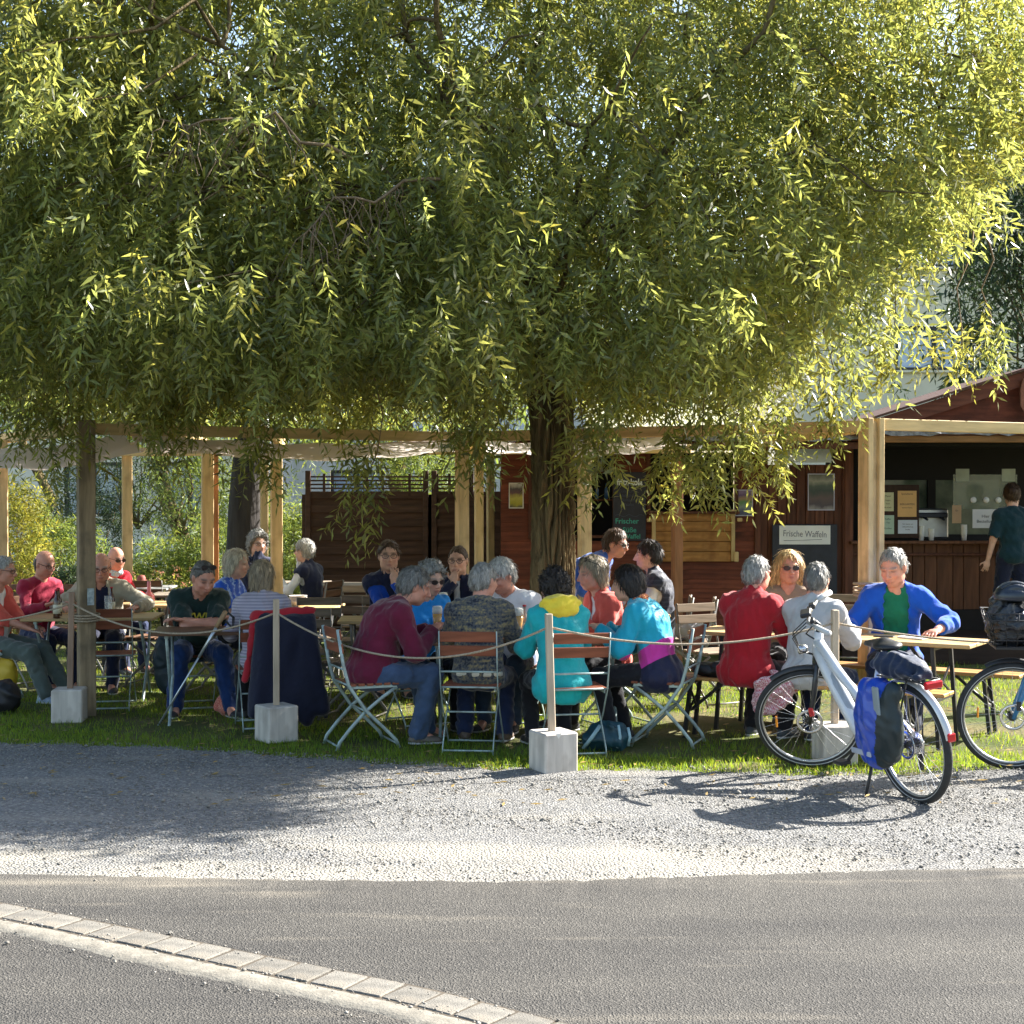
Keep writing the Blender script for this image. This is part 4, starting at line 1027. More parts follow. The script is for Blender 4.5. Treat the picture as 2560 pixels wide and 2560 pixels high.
# ------------------------------------------------------------------ chairs, tables, benches
ST_P = mat('pale_steel', (.33, .42, .41), rough=.45, var=.15, scale=20, metal=.3, dirt=((.12, .10, .08), 12, .4))
ST_D = mat('dark_steel', (.022, .022, .024), rough=.5, var=.2, scale=20, metal=.3)
ST_G = mat('worn_grey_steel', (.20, .19, .17), rough=.5, var=.2, scale=20, metal=.3)
SL_R = wood('red_brown_slat', (.22, .072, .038), 'y', rough=.5, var=.25)
SL_G = wood('weathered_slat', (.22, .165, .115), 'y', rough=.75, var=.3)
SL_B = wood('brown_slat', (.13, .065, .035), 'y', rough=.6, var=.3)
def make_chair(steel, slat):
    t = empty('folding_chair')
    for s in (1, -1):
        y = s * .205
        MB().tube([(-.245, y, .875), (-.205, y, .62), (-.165, y, .47), (-.04, y, .285), (.10, y, .15), (.19, y, .06), (.215, y, .0)], .0135, 8, flat=(0, 1, 0)).build('back_leg', steel, t)
        y = s * .18
        MB().tube([(.205, y, .445), (.10, y, .375), (-.03, y, .275), (-.15, y, .15), (-.225, y, .06), (-.245, y, .0)], .0135, 8, flat=(0, 1, 0)).build('front_leg', steel, t)
    for (a, x_, z_) in ((.20, .205, .03), (.175, -.235, .03), (.18, -.03, .275), (.2, -.165, .47), (.2, -.198, .585)): MB().tube([(x_, -a, z_), (x_, a, z_)], .0075, 8).build('stretcher', steel, t)
    for s in (1, -1): MB().bar((-.17, s * .185, .452), (.20, s * .185, .452), .006, .022).build('seat_rail', steel, t)
    sm = MB().box((0, 0, 0), (.050, .41, .018), None, .004).mesh('seat_slat'); sm.materials.append(slat)
    for i in range(6): link('seat_slat', sm, None, t, (-.13 + i * .064, 0, .469))
    bm_ = MB().box((0, 0, 0), (.016, .42, .075), None, .004).mesh('back_slat'); bm_.materials.append(slat)
    for z_, x_ in ((.835, -.228), (.735, -.212)): link('back_slat', bm_, None, t, (x_, 0, z_), (0, -.155, 0))
    return t
CH = {}
def chair(label, x, y, ang, kind='pale', fold=0.0):
    mats_ = {'pale': (ST_P, SL_R), 'grey': (ST_G, SL_G), 'brown': (ST_G, SL_B)}[kind]
    if kind not in CH: t = CH[kind] = make_chair(*mats_)
    else: t = copy_tree(CH[kind])
    t.location = (x, y, .0); t.rotation_euler = (0, 0, math.radians(ang))
    tag(t, label, 'chair', 'folding garden chairs at the tables')
    return t

TOP_L = wood('light_table_plank', (.50, .34, .16), 'x', rough=.5, var=.2)
TOP_O = wood('orange_bench_plank', (.46, .24, .085), 'x', rough=.45, var=.2)
TOP_G = wood('grey_table_plank', (.30, .245, .185), 'x', rough=.75, var=.3)
TOP_D = wood('dark_table_plank', (.16, .085, .05), 'x', rough=.5, var=.3)
def table(label, x, y, ang, L, W, top, steel, h=.75, n=5, style='x', name='table', cat='table', group='tables set out under the tree', thick=.026):
    t = thing(name, label, cat, (x, y, 0), math.radians(ang), group)
    pw = W / n
    for i in range(n): MB().box((0, 0, 0), (L, pw - .006, thick), None, .005).build('plank', top, t, (0, -W / 2 + pw * (i + .5), h - thick / 2))
    for s in (1, -1):
        if style == 'x':
            xx = s * (L / 2 - .12); f = MB()
            f.tube([(xx, -W / 2 + .05, h - thick - .01), (xx, 0, h * .5), (xx, W / 2 - .08, .03), (xx, W / 2 - .03, .0)], .013, 8); f.tube([(xx, W / 2 - .05, h - thick - .01), (xx + .025, 0, h * .5), (xx + .02, -W / 2 + .08, .03), (xx + .02, -W / 2 + .03, .0)], .013, 8)
            f.bar((xx, -W / 2 + .04, h - thick - .012), (xx, W / 2 - .04, h - thick - .012), .03, .022); f.build('leg_frame', steel, t)
        else:
            xx = s * (L / 2 - .28); f = MB()
            for q in (1, -1): f.bar((xx, q * (W / 2 - .05), h - thick), (xx + s * .05, q * (W / 2 - .04), .0), .028, .028)
            f.bar((xx, -W / 2 + .05, h - thick - .015), (xx, W / 2 - .05, h - thick - .015), .028, .028); f.bar((xx + s * .02, -W / 2 + .05, h * .45), (xx + s * .02, W / 2 - .05, h * .45), .02, .02)
            f.bar((xx + s * .025, 0, h * .45), (xx - s * .24, 0, h - thick - .01), .022, .022); f.bar((xx, -W / 2 + .06, h * .74), (xx + s * .02, W / 2 - .06, h * .46), .014, .014); f.bar((xx, W / 2 - .06, h * .74), (xx + s * .02, -W / 2 + .06, h * .46), .014, .014)
            f.build('leg_frame', steel, t)
    return t
def bench(label, x, y, ang, L=2.2, top=None, seat=.47):
    return table(label, x, y, ang, L, .26, top or TOP_O, ST_D, seat, 2, 'beer', 'beer_bench', 'bench', 'beer benches along the long table')

# tables (centres from where their tops and feet show)
table('light wooden table with brown bottles beside the weathered post', -3.78, 13.38, 5, 1.15, .68, TOP_L, ST_P)
table('dark wooden table under the folded arms of the man in green', -2.32, 12.02, 8, 1.15, .62, TOP_D, ST_P)
table('light wooden table with a stack of paper bowls', -2.35, 14.62, -4, 1.3, .68, TOP_L, ST_D)
table('wooden table in front of the two people with hands on chins', -.85, 13.08, 3, 1.35, .62, TOP_L, ST_G)
table('dark wooden table crowded with beer glasses and seven people', .10, 11.22, 0, 1.55, .62, TOP_D, ST_P)
table('small table behind the trunk where a man in blue leans', 1.02, 13.72, 5, .8, .6, TOP_L, ST_G)
table('empty grey topped table before the slatted fence', -1.98, 18.2, -3, .95, .70, TOP_G, ST_D)
table('grey slate topped table carrying a red bell shaped pot', -4.55, 17.6, 2, 1.0, .7, mat('grey_table_top', (.34, .33, .31), rough=.5, var=.2), ST_D)
table('pale topped table behind the man in green', -3.62, 16.4, 0, .75, .6, TOP_G, ST_D)
table('far grey table between the drinking woman and the fence', -2.75, 18.6, 0, .9, .6, TOP_G, ST_D)
table('small light table where the man with red sleeve sits', -3.75, 14.95, -6, .9, .6, TOP_L, ST_G)
BA = math.degrees(math.atan2(-.53, .85))
bt = (2.46, 11.30)
table('long pale beer table running past the parked bicycles', bt[0], bt[1], BA, 2.2, .56, TOP_L, ST_D, .77, 3, 'beer', 'beer_table', 'table', thick=.028)
nx, ny = .53, .85
bench('orange beer bench on the rope side of the long beer table', bt[0] - nx * .60 - .05, bt[1] - ny * .60 + .02, BA)
bench('orange beer bench on the hut side of the long beer table', bt[0] + nx * .74 + .12, bt[1] + ny * .74 - .06, BA)
# garden bench with slatted back at the far left
b_ = thing('garden_bench', 'brown slatted garden bench in front of the yellow shrub', 'bench', (at(112, 1440, 15.6).x - .05, 15.6, 0), math.radians(-3))
for i in range(4): MB().box((0, 0, 0), (1.35, .02, .062), None, .004).build('back_slat', SL_B, b_, (0, .20 + .012 * i, .60 + i * .085), (-.15, 0, 0))
for i in range(4): MB().box((0, 0, 0), (1.35, .075, .02), None, .004).build('seat_slat', SL_B, b_, (0, -.14 + i * .09, .45))
for s in (-1, 1): MB().bar((s * .62, .17, 0), (s * .62, .26, .92), .04, .03).bar((s * .62, -.18, 0), (s * .62, -.18, .44), .04, .03).bar((s * .62, -.18, .43), (s * .62, .2, .43), .03, .03).build('bench_frame', ST_D, b_)

# chairs with nobody on them
for lab, x, y, a, k in (
    ('empty folding chair pulled up behind the bowls table', at(800, 1500, 14.2).x, 14.2, 95, 'grey'),
    ('empty grey folding chair beside the draped navy jacket', at(790, 1600, 12.9).x, 12.9, 80, 'grey'),
    ('empty folding chair turned from the woman in royal blue', at(905, 1500, 15.6).x, 15.6, -85, 'grey'),
    ('empty folding chair left of the woman in royal blue', at(890, 1550, 14.0).x, 14.0, -100, 'grey'),
    ('empty folding chair close behind the maroon pullover', at(880, 1600, 12.2).x, 12.2, 165, 'grey'),
    ('empty brown folding chair by the far grey table', at(895, 1450, 17.6).x, 17.6, 160, 'brown'),
    ('dark folding chair standing before the slatted fence', at(1080, 1420, 18.3).x, 18.3, -95, 'brown'),
    ('brown folding chair behind the bottle table', at(385, 1500, 14.3).x, 14.3, 170, 'brown'),
    ('brown folding chair under the grey slate table', at(372, 1440, 17.0).x, 17.0, 90, 'brown'),
    ('pale folding chair with a bag on its seat behind turquoise jacket', at(1725, 1500, 13.9).x, 13.9, 175, 'grey'),
    ('sunlit folding chair left of the red fleece jacket', at(1780, 1520, 13.0).x, 13.0, -60, 'grey'),
    ('sunlit folding chair behind the man in white', at(1310, 1500, 13.2).x - .1, 13.3, -80, 'grey'),
    ('folding chair behind the post at the sweater with grey hair', at(2120, 1520, 14.2).x, 14.2, -100, 'grey'),
    ('dark folding chair beside the leaning man in blue', at(1230, 1440, 16.4).x, 16.4, -60, 'brown'),
    ('folding chair with crossed legs at the bottle table end', at(285, 1640, 12.9).x, 12.75, 100, 'pale')):
    chair(lab, x, y, a, k)
# ------------------------------------------------------------------ people: every body, garment and head of hair is one
# smooth surface taken from a distance field built round a posed skeleton
def V3(*a): return np.array(a, np.float64)
def unit(v): return v / (np.linalg.norm(v) + 1e-12)

class Vol:
    def __init__(s, lo, hi, h):
        s.lo = np.array(lo, np.float32); s.h = h
        s.n = np.ceil((np.array(hi) - s.lo) / h).astype(int) + 1
        s.d = np.full(s.n, .2, np.float32)
        s.ax = [s.lo[i] + h * np.arange(s.n[i], dtype=np.float32) for i in range(3)]
    def sub(s, lo, hi):
        i0 = np.clip(np.floor((np.array(lo) - s.lo) / s.h).astype(int), 0, s.n)
        i1 = np.clip(np.ceil((np.array(hi) - s.lo) / s.h).astype(int) + 1, 0, s.n)
        if (i1 <= i0).any(): return None
        sl = tuple(slice(a, b) for a, b in zip(i0, i1))
        X = s.ax[0][sl[0]][:, None, None]; Y = s.ax[1][sl[1]][None, :, None]; Z = s.ax[2][sl[2]][None, None, :]
        return sl, X, Y, Z
    def comb(s, sl, d, k, sub=False):
        a = s.d[sl]
        if sub:
            d = -d
            if k <= 0: s.d[sl] = np.maximum(a, d)
            else:
                h = np.clip(.5 - .5 * (d - a) / k, 0, 1); s.d[sl] = d * (1 - h) + a * h + k * h * (1 - h)
        else:
            if k <= 0: s.d[sl] = np.minimum(a, d)
            else:
                h = np.clip(.5 + .5 * (d - a) / k, 0, 1); s.d[sl] = d * (1 - h) + a * h - k * h * (1 - h)
    def cone(s, a, b, r1, r2=None, k=.02, sub=False, sq=None):
        r2 = r1 if r2 is None else r2; a = np.asarray(a, float); b = np.asarray(b, float)
        m = max(r1, r2) + max(k, 0) + 2 * s.h
        q = s.sub(np.minimum(a, b) - m, np.maximum(a, b) + m)
        if q is None: return
        sl, X, Y, Z = q; ba = b - a; L = float(ba @ ba) + 1e-12
        x = X - a[0]; y = Y - a[1]; z = Z - a[2]
        t = np.clip((x * ba[0] + y * ba[1] + z * ba[2]) / L, 0, 1).astype(np.float32)
        dx = x - t * ba[0]; dy = y - t * ba[1]; dz = z - t * ba[2]
        d = np.sqrt(dx * dx + dy * dy + dz * dz) - (r1 + t * (r2 - r1))
        s.comb(sl, d.astype(np.float32), k, sub)
    def ell(s, c, r, R=None, k=.02, sub=False):
        c = np.asarray(c, float); r = np.asarray(r, float); R = np.eye(3) if R is None else R
        ext = np.sqrt(((R * r[None, :]) ** 2).sum(1)); m = max(k, 0) + 2 * s.h
        q = s.sub(c - ext - m, c + ext + m)
        if q is None: return
        sl, X, Y, Z = q; x = X - c[0]; y = Y - c[1]; z = Z - c[2]
        k0 = 0; k1 = 0
        for i in range(3):
            u = (x * R[0, i] + y * R[1, i] + z * R[2, i]) / r[i]
            k0 = k0 + u * u; k1 = k1 + (u / r[i]) ** 2
        k0 = np.sqrt(k0); d = k0 * (k0 - 1) / (np.sqrt(k1) + 1e-9)
        s.comb(sl, d.astype(np.float32), k, sub)
    def half(s, p, n, k=.01):
        """cut away everything on the side n points to"""
        n = unit(np.asarray(n, float)); p = np.asarray(p, float)
        X = s.ax[0][:, None, None]; Y = s.ax[1][None, :, None]; Z = s.ax[2][None, None, :]
        d = ((X - p[0]) * n[0] + (Y - p[1]) * n[1] + (Z - p[2]) * n[2]).astype(np.float32)
        if k <= 0: s.d = np.maximum(s.d, d)
        else:
            h = np.clip(.5 - .5 * (d - s.d) / k, 0, 1); s.d = (d * (1 - h) + s.d * h + k * h * (1 - h)).astype(np.float32)
    def ripple(s, amp, wl, seed, n=5, stretch=(1, 1, 1)):
        rg = np.random.RandomState(seed)
        X = s.ax[0][:, None, None]; Y = s.ax[1][None, :, None]; Z = s.ax[2][None, None, :]
        near = np.abs(s.d) < .035
        I = np.nonzero(near)
        P = np.stack([s.ax[i][I[i]] for i in range(3)], 1) * np.array(stretch)
        acc = 0
        for i in range(n):
            wv = unit(rg.normal(size=3)) * 2 * math.pi / (wl * rg.uniform(.7, 1.6))
            vv = unit(rg.normal(size=3)) * 2 * math.pi / (wl * 2.6)
            acc = acc + np.sin(P @ wv + 1.7 * np.sin(P @ vv + rg.uniform(0, 6)) + rg.uniform(0, 6))
        s.d[I] += (amp * acc / math.sqrt(n)).astype(np.float32)
    def mesh(s):
        d = s.d; n = d.shape
        ins = (d < 0)
        u = ins.astype(np.uint8)
        c = u[:-1] + u[1:]; c = c[:, :-1] + c[:, 1:]; c = c[:, :, :-1] + c[:, :, 1:]
        act = np.nonzero((c > 0) & (c < 8)); na = len(act[0])
        idx = np.full(c.shape, -1, np.int32); idx[act] = np.arange(na)
        base = np.stack(act, 1).astype(np.float32)
        acc = np.zeros((na, 3), np.float32); cnt = np.zeros(na, np.float32)
        corner = [(0, 0, 0), (1, 0, 0), (0, 1, 0), (1, 1, 0), (0, 0, 1), (1, 0, 1), (0, 1, 1), (1, 1, 1)]
        dv = [d[act[0] + a, act[1] + b, act[2] + e] for a, b, e in corner]
        for i in range(8):
            for ax in range(3):
                if corner[i][ax]: continue
                j = i + (1, 2, 4)[ax]
                m = (dv[i] < 0) != (dv[j] < 0)
                if not m.any(): continue
                t = dv[i][m] / (dv[i][m] - dv[j][m])
                p = np.tile(np.array(corner[i], np.float32), (len(t), 1)); p[:, ax] = t
                acc[m] += p; cnt[m] += 1
        V = s.lo + s.h * (base + acc / cnt[:, None])
        Fs = []
        for ax in range(3):
            o1, o2 = (ax + 1) % 3, (ax + 2) % 3
            sa = [slice(None)] * 3; sb = [slice(None)] * 3
            sa[ax] = slice(0, -1); sb[ax] = slice(1, None)
            for o in (o1, o2): sa[o] = slice(1, -1); sb[o] = slice(1, -1)
            A = ins[tuple(sa)]; B = ins[tuple(sb)]
            I = np.nonzero(A != B)
            if len(I[0]) == 0: continue
            fl = A[I]
            g = [None] * 3; g[ax] = I[ax]; g[o1] = I[o1] + 1; g[o2] = I[o2] + 1
            def cell(da, db):
                q = [None] * 3; q[ax] = g[ax]; q[o1] = g[o1] - da; q[o2] = g[o2] - db
                return idx[tuple(q)]
            Q = np.stack([cell(1, 1), cell(0, 1), cell(0, 0), cell(1, 0)], 1)
            Q[~fl] = Q[~fl][:, ::-1]
            Fs.append(Q)
        Fq = np.concatenate(Fs); Fq = Fq[(Fq >= 0).all(1)]
        # one relaxing pass takes the grid steps out of the surface
        for it in range(2):
            su = np.zeros_like(V); ct = np.zeros(len(V), np.float32)
            for a, b in ((0, 1), (1, 2), (2, 3), (3, 0)):
                for p, q in ((a, b), (b, a)):
                    for k in range(3): su[:, k] += np.bincount(Fq[:, p], V[Fq[:, q], k], len(V))
                    ct += np.bincount(Fq[:, p], minlength=len(V))
            V = (.55 * V + .45 * su / np.maximum(ct, 1)[:, None]).astype(np.float32)
        return V, Fq

def strands(V, F, HC, Rh, style, seed):
    """fine locks laid over the hair shape so its outline and shading break up"""
    rs = np.random.RandomState(seed + 90)
    n = {'short': 900, 'bald': 260, 'crop': 700, 'bob': 1200, 'long': 1500, 'curly': 1300, 'bun': 900, 'full': 1100}[style]
    L0 = {'short': .030, 'bald': .016, 'crop': .016, 'bob': .060, 'long': .085, 'curly': .036, 'bun': .05, 'full': .042}[style]
    fi = rs.randint(0, len(F), n); A, B, C, D = (V[F[fi, k]] for k in range(4))
    nr = np.cross(C - A, D - B); nr /= np.linalg.norm(nr, axis=1)[:, None] + 1e-9
    p = A * .25 + B * .25 + C * .25 + D * .25 + (B - A) * rs.uniform(-.5, .5, (n, 1))
    up = (Rh @ np.array([0, 0, 1.0])).astype(np.float32); fw = (Rh @ np.array([1.0, 0, 0])).astype(np.float32)
    ctr = HC + Rh @ np.array([-.03, 0, .09])
    g = (p - ctr) * 3 + np.array([0, 0, -.45 if style in ('bob', 'long') else -.22]) - fw * (.25 if style == 'bun' else .06)
    if style == 'curly': g = rs.normal(size=(n, 3))
    g = g + rs.normal(0, .085, (n, 3)); d = g - nr * (g * nr).sum(1)[:, None]; d /= np.linalg.norm(d, axis=1)[:, None] + 1e-9
    s = np.cross(nr, d); L = L0 * rs.uniform(.6, 1.25, (n, 1)); w = rs.uniform(.0016, .0034, (n, 1))
    lift = rs.uniform(.0005, .004, (n, 1)) * (2.2 if style == 'curly' else 1)
    m = p + d * L * .5 + nr * lift; e = p + d * L + nr * lift * rs.uniform(-.6, 1.2, (n, 1)) + np.array([0, 0, -.12]) * L
    b0 = p - nr * .002
    Vn = np.stack([b0 - s * w, b0 + s * w, m - s * w * .9, m + s * w * .9, e - s * w * .2, e + s * w * .2], 1).reshape(-1, 3)
    k = (np.arange(n) * 6)[:, None] + len(V)
    Fn = np.concatenate([k + np.array([[0, 1, 3, 2]]), k + np.array([[2, 3, 5, 4]])])
    t = np.clip(rs.normal(1.0, .28, n), .4, 1.8); c = np.repeat(np.stack([t] * 3, 1), 6, 0)
    return np.concatenate([V, Vn]), np.concatenate([F, Fn]), np.concatenate([np.full((len(V), 3), .85), c])

def ik(a, t, l1, l2, pole):
    a = np.asarray(a, float); t = np.asarray(t, float); d = t - a; L = np.linalg.norm(d)
    if L > (l1 + l2) * .995: t = a + d / L * (l1 + l2) * .995; d = t - a; L = np.linalg.norm(d)
    x = d / L; p = np.asarray(pole, float); p = p - x * (p @ x); p = unit(p)
    ca = (l1 * l1 + L * L - l2 * l2) / (2 * l1 * L); ca = max(-1, min(1, ca))
    return a + x * l1 * ca + p * l1 * math.sqrt(1 - ca * ca), t

def rotm(ax, deg):
    return np.array(Matrix.Rotation(math.radians(deg), 3, Vector(ax)))

SKIN = {'light': (.62, .36, .26), 'red': (.58, .28, .20), 'tan': (.52, .29, .19)}
HAIRC = {'white': (.46, .44, .41), 'grey': (.16, .155, .145), 'silver': (.28, .27, .25), 'blond': (.62, .43, .20), 'ash': (.30, .24, .16),
         'dark': (.018, .012, .010), 'brown': (.075, .042, .024), 'dgrey': (.14, .13, .12), 'palewhite': (.58, .52, .40)}

def skin_mat():
    m = mat('skin', (1, 1, 1), rough=.48, var=.10, scale=30, bump=.0008, bscale=120, vcol=True, spec=.4)
    b = m.node_tree.nodes['Principled BSDF']
    b.inputs['Subsurface Weight'].default_value = .12
    b.inputs['Subsurface Radius'].default_value = (.012, .005, .003)
    return m

def hair_mat(c):
    n = 'hair_' + c
    if n in MATS: return MATS[n]
    col = HAIRC[c]
    return mat(n, tuple(x * .55 for x in col), col2=tuple(min(1, x * 1.35) for x in col), rough=.5, scale=45, detail=6, stretch=(1, 1, .22),
               bump=.006, bscale=75, spec=.4, vcol=True)

def fabric(name, col, rough=.85, var=.10, sheen=.25, pattern=None):
    if name in MATS: return MATS[name]
    m = mat(name, col, rough=rough, var=var, scale=9, bump=.007, bscale=24, sheen=sheen, spec=.2)
    N = m.node_tree.nodes; Lk = m.node_tree.links.new; b = N['Principled BSDF']
    b.inputs['Sheen Roughness'].default_value = .5
    if pattern:
        src = b.inputs['Base Color'].links[0].from_socket
        tc = N.new('ShaderNodeTexCoord')
        out = pattern(N, Lk, tc, src)
        Lk(out, b.inputs['Base Color'])
    return m

def pat_stripes(col2, freq, axis=2, width=.5, noise=.0):
    def f(N, Lk, tc, src):
        sx = N.new('ShaderNodeSeparateXYZ'); Lk(tc.outputs['Object'], sx.inputs[0])
        v = sx.outputs[axis]
        if noise:
            no = N.new('ShaderNodeTexNoise'); no.inputs['Scale'].default_value = 40; Lk(tc.outputs['Object'], no.inputs['Vector'])
            ml = N.new('ShaderNodeMath'); ml.operation = 'MULTIPLY_ADD'; Lk(no.outputs[0], ml.inputs[0]); ml.inputs[1].default_value = noise; Lk(v, ml.inputs[2]); v = ml.outputs[0]
        mu = N.new('ShaderNodeMath'); mu.operation = 'MULTIPLY'; Lk(v, mu.inputs[0]); mu.inputs[1].default_value = freq
        fr = N.new('ShaderNodeMath'); fr.operation = 'FRACT'; Lk(mu.outputs[0], fr.inputs[0])
        gt = N.new('ShaderNodeMath'); gt.operation = 'GREATER_THAN'; Lk(fr.outputs[0], gt.inputs[0]); gt.inputs[1].default_value = width
        mx = N.new('ShaderNodeMix'); mx.data_type = 'RGBA'; Lk(gt.outputs[0], mx.inputs[0]); Lk(src, mx.inputs[6]); mx.inputs[7].default_value = (*col2, 1)
        return mx.outputs[2]
    return f

def pat_bands(stops, tilt=(0, 0, 1), off=0.0):
    """constant colour bands along a tilted axis: stops = [(pos, colour)...]"""
    def f(N, Lk, tc, src):
        dt = N.new('ShaderNodeVectorMath'); dt.operation = 'DOT_PRODUCT'
        Lk(tc.outputs['Object'], dt.inputs[0]); dt.inputs[1].default_value = tilt
        ad = N.new('ShaderNodeMath'); Lk(dt.outputs['Value'], ad.inputs[0]); ad.inputs[1].default_value = off
        r = N.new('ShaderNodeValToRGB'); r.color_ramp.interpolation = 'CONSTANT'
        e = r.color_ramp.elements
        while len(e) < len(stops): e.new(.5)
        for i, (p, c) in enumerate(stops): e[i].position = p; e[i].color = (*c, 1)
        Lk(ad.outputs[0], r.inputs[0])
        mx = N.new('ShaderNodeMix'); mx.data_type = 'RGBA'; mx.blend_type = 'MULTIPLY'; mx.inputs[0].default_value = 0.0
        Lk(r.outputs[0], mx.inputs[6]); Lk(src, mx.inputs[7])
        return mx.outputs[2]
    return f

def hand(v, wrist, d, pn, curl=25, thumb_side=1, k=.006, sc=1.0):
    """palm and five fingers: d = pointing direction, pn = palm normal"""
    d = unit(d); pn = unit(pn - d * (pn @ d)); sd_ = np.cross(pn, d) * thumb_side
    P = np.stack([d, sd_, pn], 1)
    v.ell(wrist + d * .048 * sc, np.array([.052, .042, .017]) * sc, P, .012)
    lens = [.072, .080, .074, .058]
    for i in range(4):
        off = (1.5 - i) * .0205 * sc
        p = wrist + d * .088 * sc + sd_ * off
        dd = unit(d + sd_ * (1.5 - i) * .07)
        L = lens[i] * sc
        for j, fr in enumerate((.45, .32, .23)):
            dd = unit(rotm(sd_, 0) @ dd)
            ang = math.radians(curl * (0.6 + .35 * j))
            dd = unit(dd * math.cos(ang) + pn * math.sin(ang))
            q = p + dd * L * fr
            v.cone(p, q, (.0088 - .0007 * j) * sc, (.0082 - .0007 * j) * sc, k * .6)
            p = q
    p = wrist + d * .028 * sc + sd_ * .032 * sc
    t1 = unit(d * .6 + sd_ * .75 + pn * .25); q = p + t1 * .042 * sc
    v.cone(p, q, .0125 * sc, .0105 * sc, .008)
    t2 = unit(d * .9 + sd_ * .2 + pn * .3); v.cone(q, q + t2 * .034 * sc, .0105 * sc, .0085 * sc, .005)

def person(label, loc, ang, sc=1.0, seat=.46, stand=False, lean=8, hunch=8, side=0, head=(0, 0, 0), hands=None, feet=None,
           elbow=((-.35, .55, -1), (-.35, -.55, -1)), curl=(28, 28), skin='light', hair=('short', 'grey'), top=None, jacket=None,
           legs=None, shoes=(.03, .03, .035), belly=0.0, wide=1.0, glasses=None, voxel=.0068, seed=0, bust=0.0, palms=None, fem=False,
           handdir=None, group='people at the beer garden tables', stub=0.0, hx=None):
    root = thing('person', label, 'person', loc, math.radians(ang), group)
    k = sc
    hz = (seat + .078) if not stand else .93 * k
    P0 = V3(0, 0, hz)
    def dirn(a, b=0.0): return rotm((1, 0, 0), -b) @ V3(math.sin(math.radians(a)), 0, math.cos(math.radians(a)))
    u1, u2, u3 = dirn(lean * .6, side * .5), dirn(lean, side), dirn(lean + hunch, side)
    P1 = P0 + u1 * .17 * k; P2 = P1 + u2 * .18 * k; P3 = P2 + u3 * .17 * k
    def frame(u):
        f = unit(np.cross(V3(0, 1, 0), u)); l = np.cross(u, f)
        return np.stack([f, l, u], 1)
    F0, F1, F2, F3 = frame(u1), frame(u1), frame(u2), frame(u3)
    sw = .157 * k * wide * (.92 if fem else 1)
    SH = [P3 - u3 * .062 * k + F3[:, 1] * s * sw for s in (1, -1)]
    if hands is None: hands = [(.46, .13, .80), (.46, -.13, .80)]
    W = []; E = []
    for i in range(2):
        e, t = ik(SH[i], hands[i], .285 * k, .25 * k, elbow[i]); E.append(e); W.append(t)
    HJ = [P0 + V3(.01, s * .092 * k, -.02) for s in (1, -1)]
    if feet is None: feet = [(.43, .12, 0), (.43, -.12, 0)] if not stand else [(0.02, .1, 0), (-.02, -.1, 0)]
    A = []; K = []
    for i in range(2):
        t = V3(*feet[i]) + V3(0, 0, .085)
        kn, t = ik(HJ[i], t, .43 * k, .42 * k, (1, (1, -1)[i] * .12, .5)); K.append(kn); A.append(t)
    # head frame: yaw (left +), pitch (down +), roll
    hy, hp, hr = head
    Rh = rotm((0, 0, 1), hy) @ rotm((0, 1, 0), hp) @ rotm((1, 0, 0), hr)
    nk = P3 + u3 * .080 * k + V3(.012, 0, 0)
    kb = k; k = k * 1.09
    HC = nk + Rh @ V3(.018, 0, .090) * k
    kh = k; k = kb
    wc = rotm((0, 0, 1), ang) @ HC + V3(*loc)
    if hx is not None:
        root.location.x += (hx - 1280) * wc[1] / F_PX - wc[0]
        top_ = Y_HOR - (wc[2] + .115 * kh - H_CAM) * F_PX / wc[1]
        print('HEAD', label[:34], 'x', round(root.location.x, 2), 'top', round(top_))
    def hp_(f, l, u): return HC + Rh @ (V3(f, l, u) * kh)
    pts = np.array([P0 - .2, P0 + .2, HC - .17, HC + .19] + [w_ + o for w_ in W for o in (V3(.22, .22, .22), -V3(.22, .22, .22))] +
                   [e + o for e in E for o in (.08, -.08)] + [kn + o for kn in K for o in (.1, -.1)] + [a + o for a in A for o in (.12, -.12)])
    lo, hi = pts.min(0), pts.max(0); lo[2] = max(lo[2], -.01)
    # ---- body
    v = Vol(lo, hi, voxel)
    v.ell(P0, np.array([.08, .12, .09]) * k, F0); v.ell(P1, np.array([.075, .11, .12]) * k, F1)
    v.ell(P2, np.array([.09, .125, .14]) * k, F2); v.cone(SH[0], SH[1], .045 * k, .045 * k)
    v.cone(P2 + u2 * .08, P3, .085 * k, .06 * k)
    v.cone(P3 - u3 * .01, HC + Rh @ V3(-.018, 0, -.045) * k, .066 * k, .059 * k, .025)
    for i in range(2):
        v.cone(SH[i], E[i], .048 * k, .041 * k); v.cone(E[i], W[i], .042 * k, .027 * k)
        fd = unit(W[i] - E[i])
        dd = handdir[i] if handdir and handdir[i] is not None else fd
        dd = unit(np.asarray(dd, float))
        pn = np.asarray(palms[i], float) if palms and palms[i] is not None else V3(0, 0, -1)
        if abs(unit(pn) @ dd) > .95: pn = V3(1, 0, 0)
        hand(v, W[i] + dd * .006, dd, pn, curl[i], 1 if i == 0 else -1, sc=k)
        v.cone(HJ[i], K[i], .058 * k, .045 * k, .01); v.cone(K[i], A[i], .042 * k, .034 * k, .01)
        v.cone(A[i], A[i] + V3(.1, 0, -.05), .036 * k, .03 * k)
    # head
    v.ell(hp_(-.012, 0, .022), np.array([.098, .076, .100]) * kh, Rh, .015)
    v.ell(hp_(.030, 0, -.035), np.array([.064, .060, .078]) * kh, Rh, .03)
    v.ell(hp_(.052, 0, -.088), np.array([.030, .032, .024]) * kh, Rh, .022)      # chin
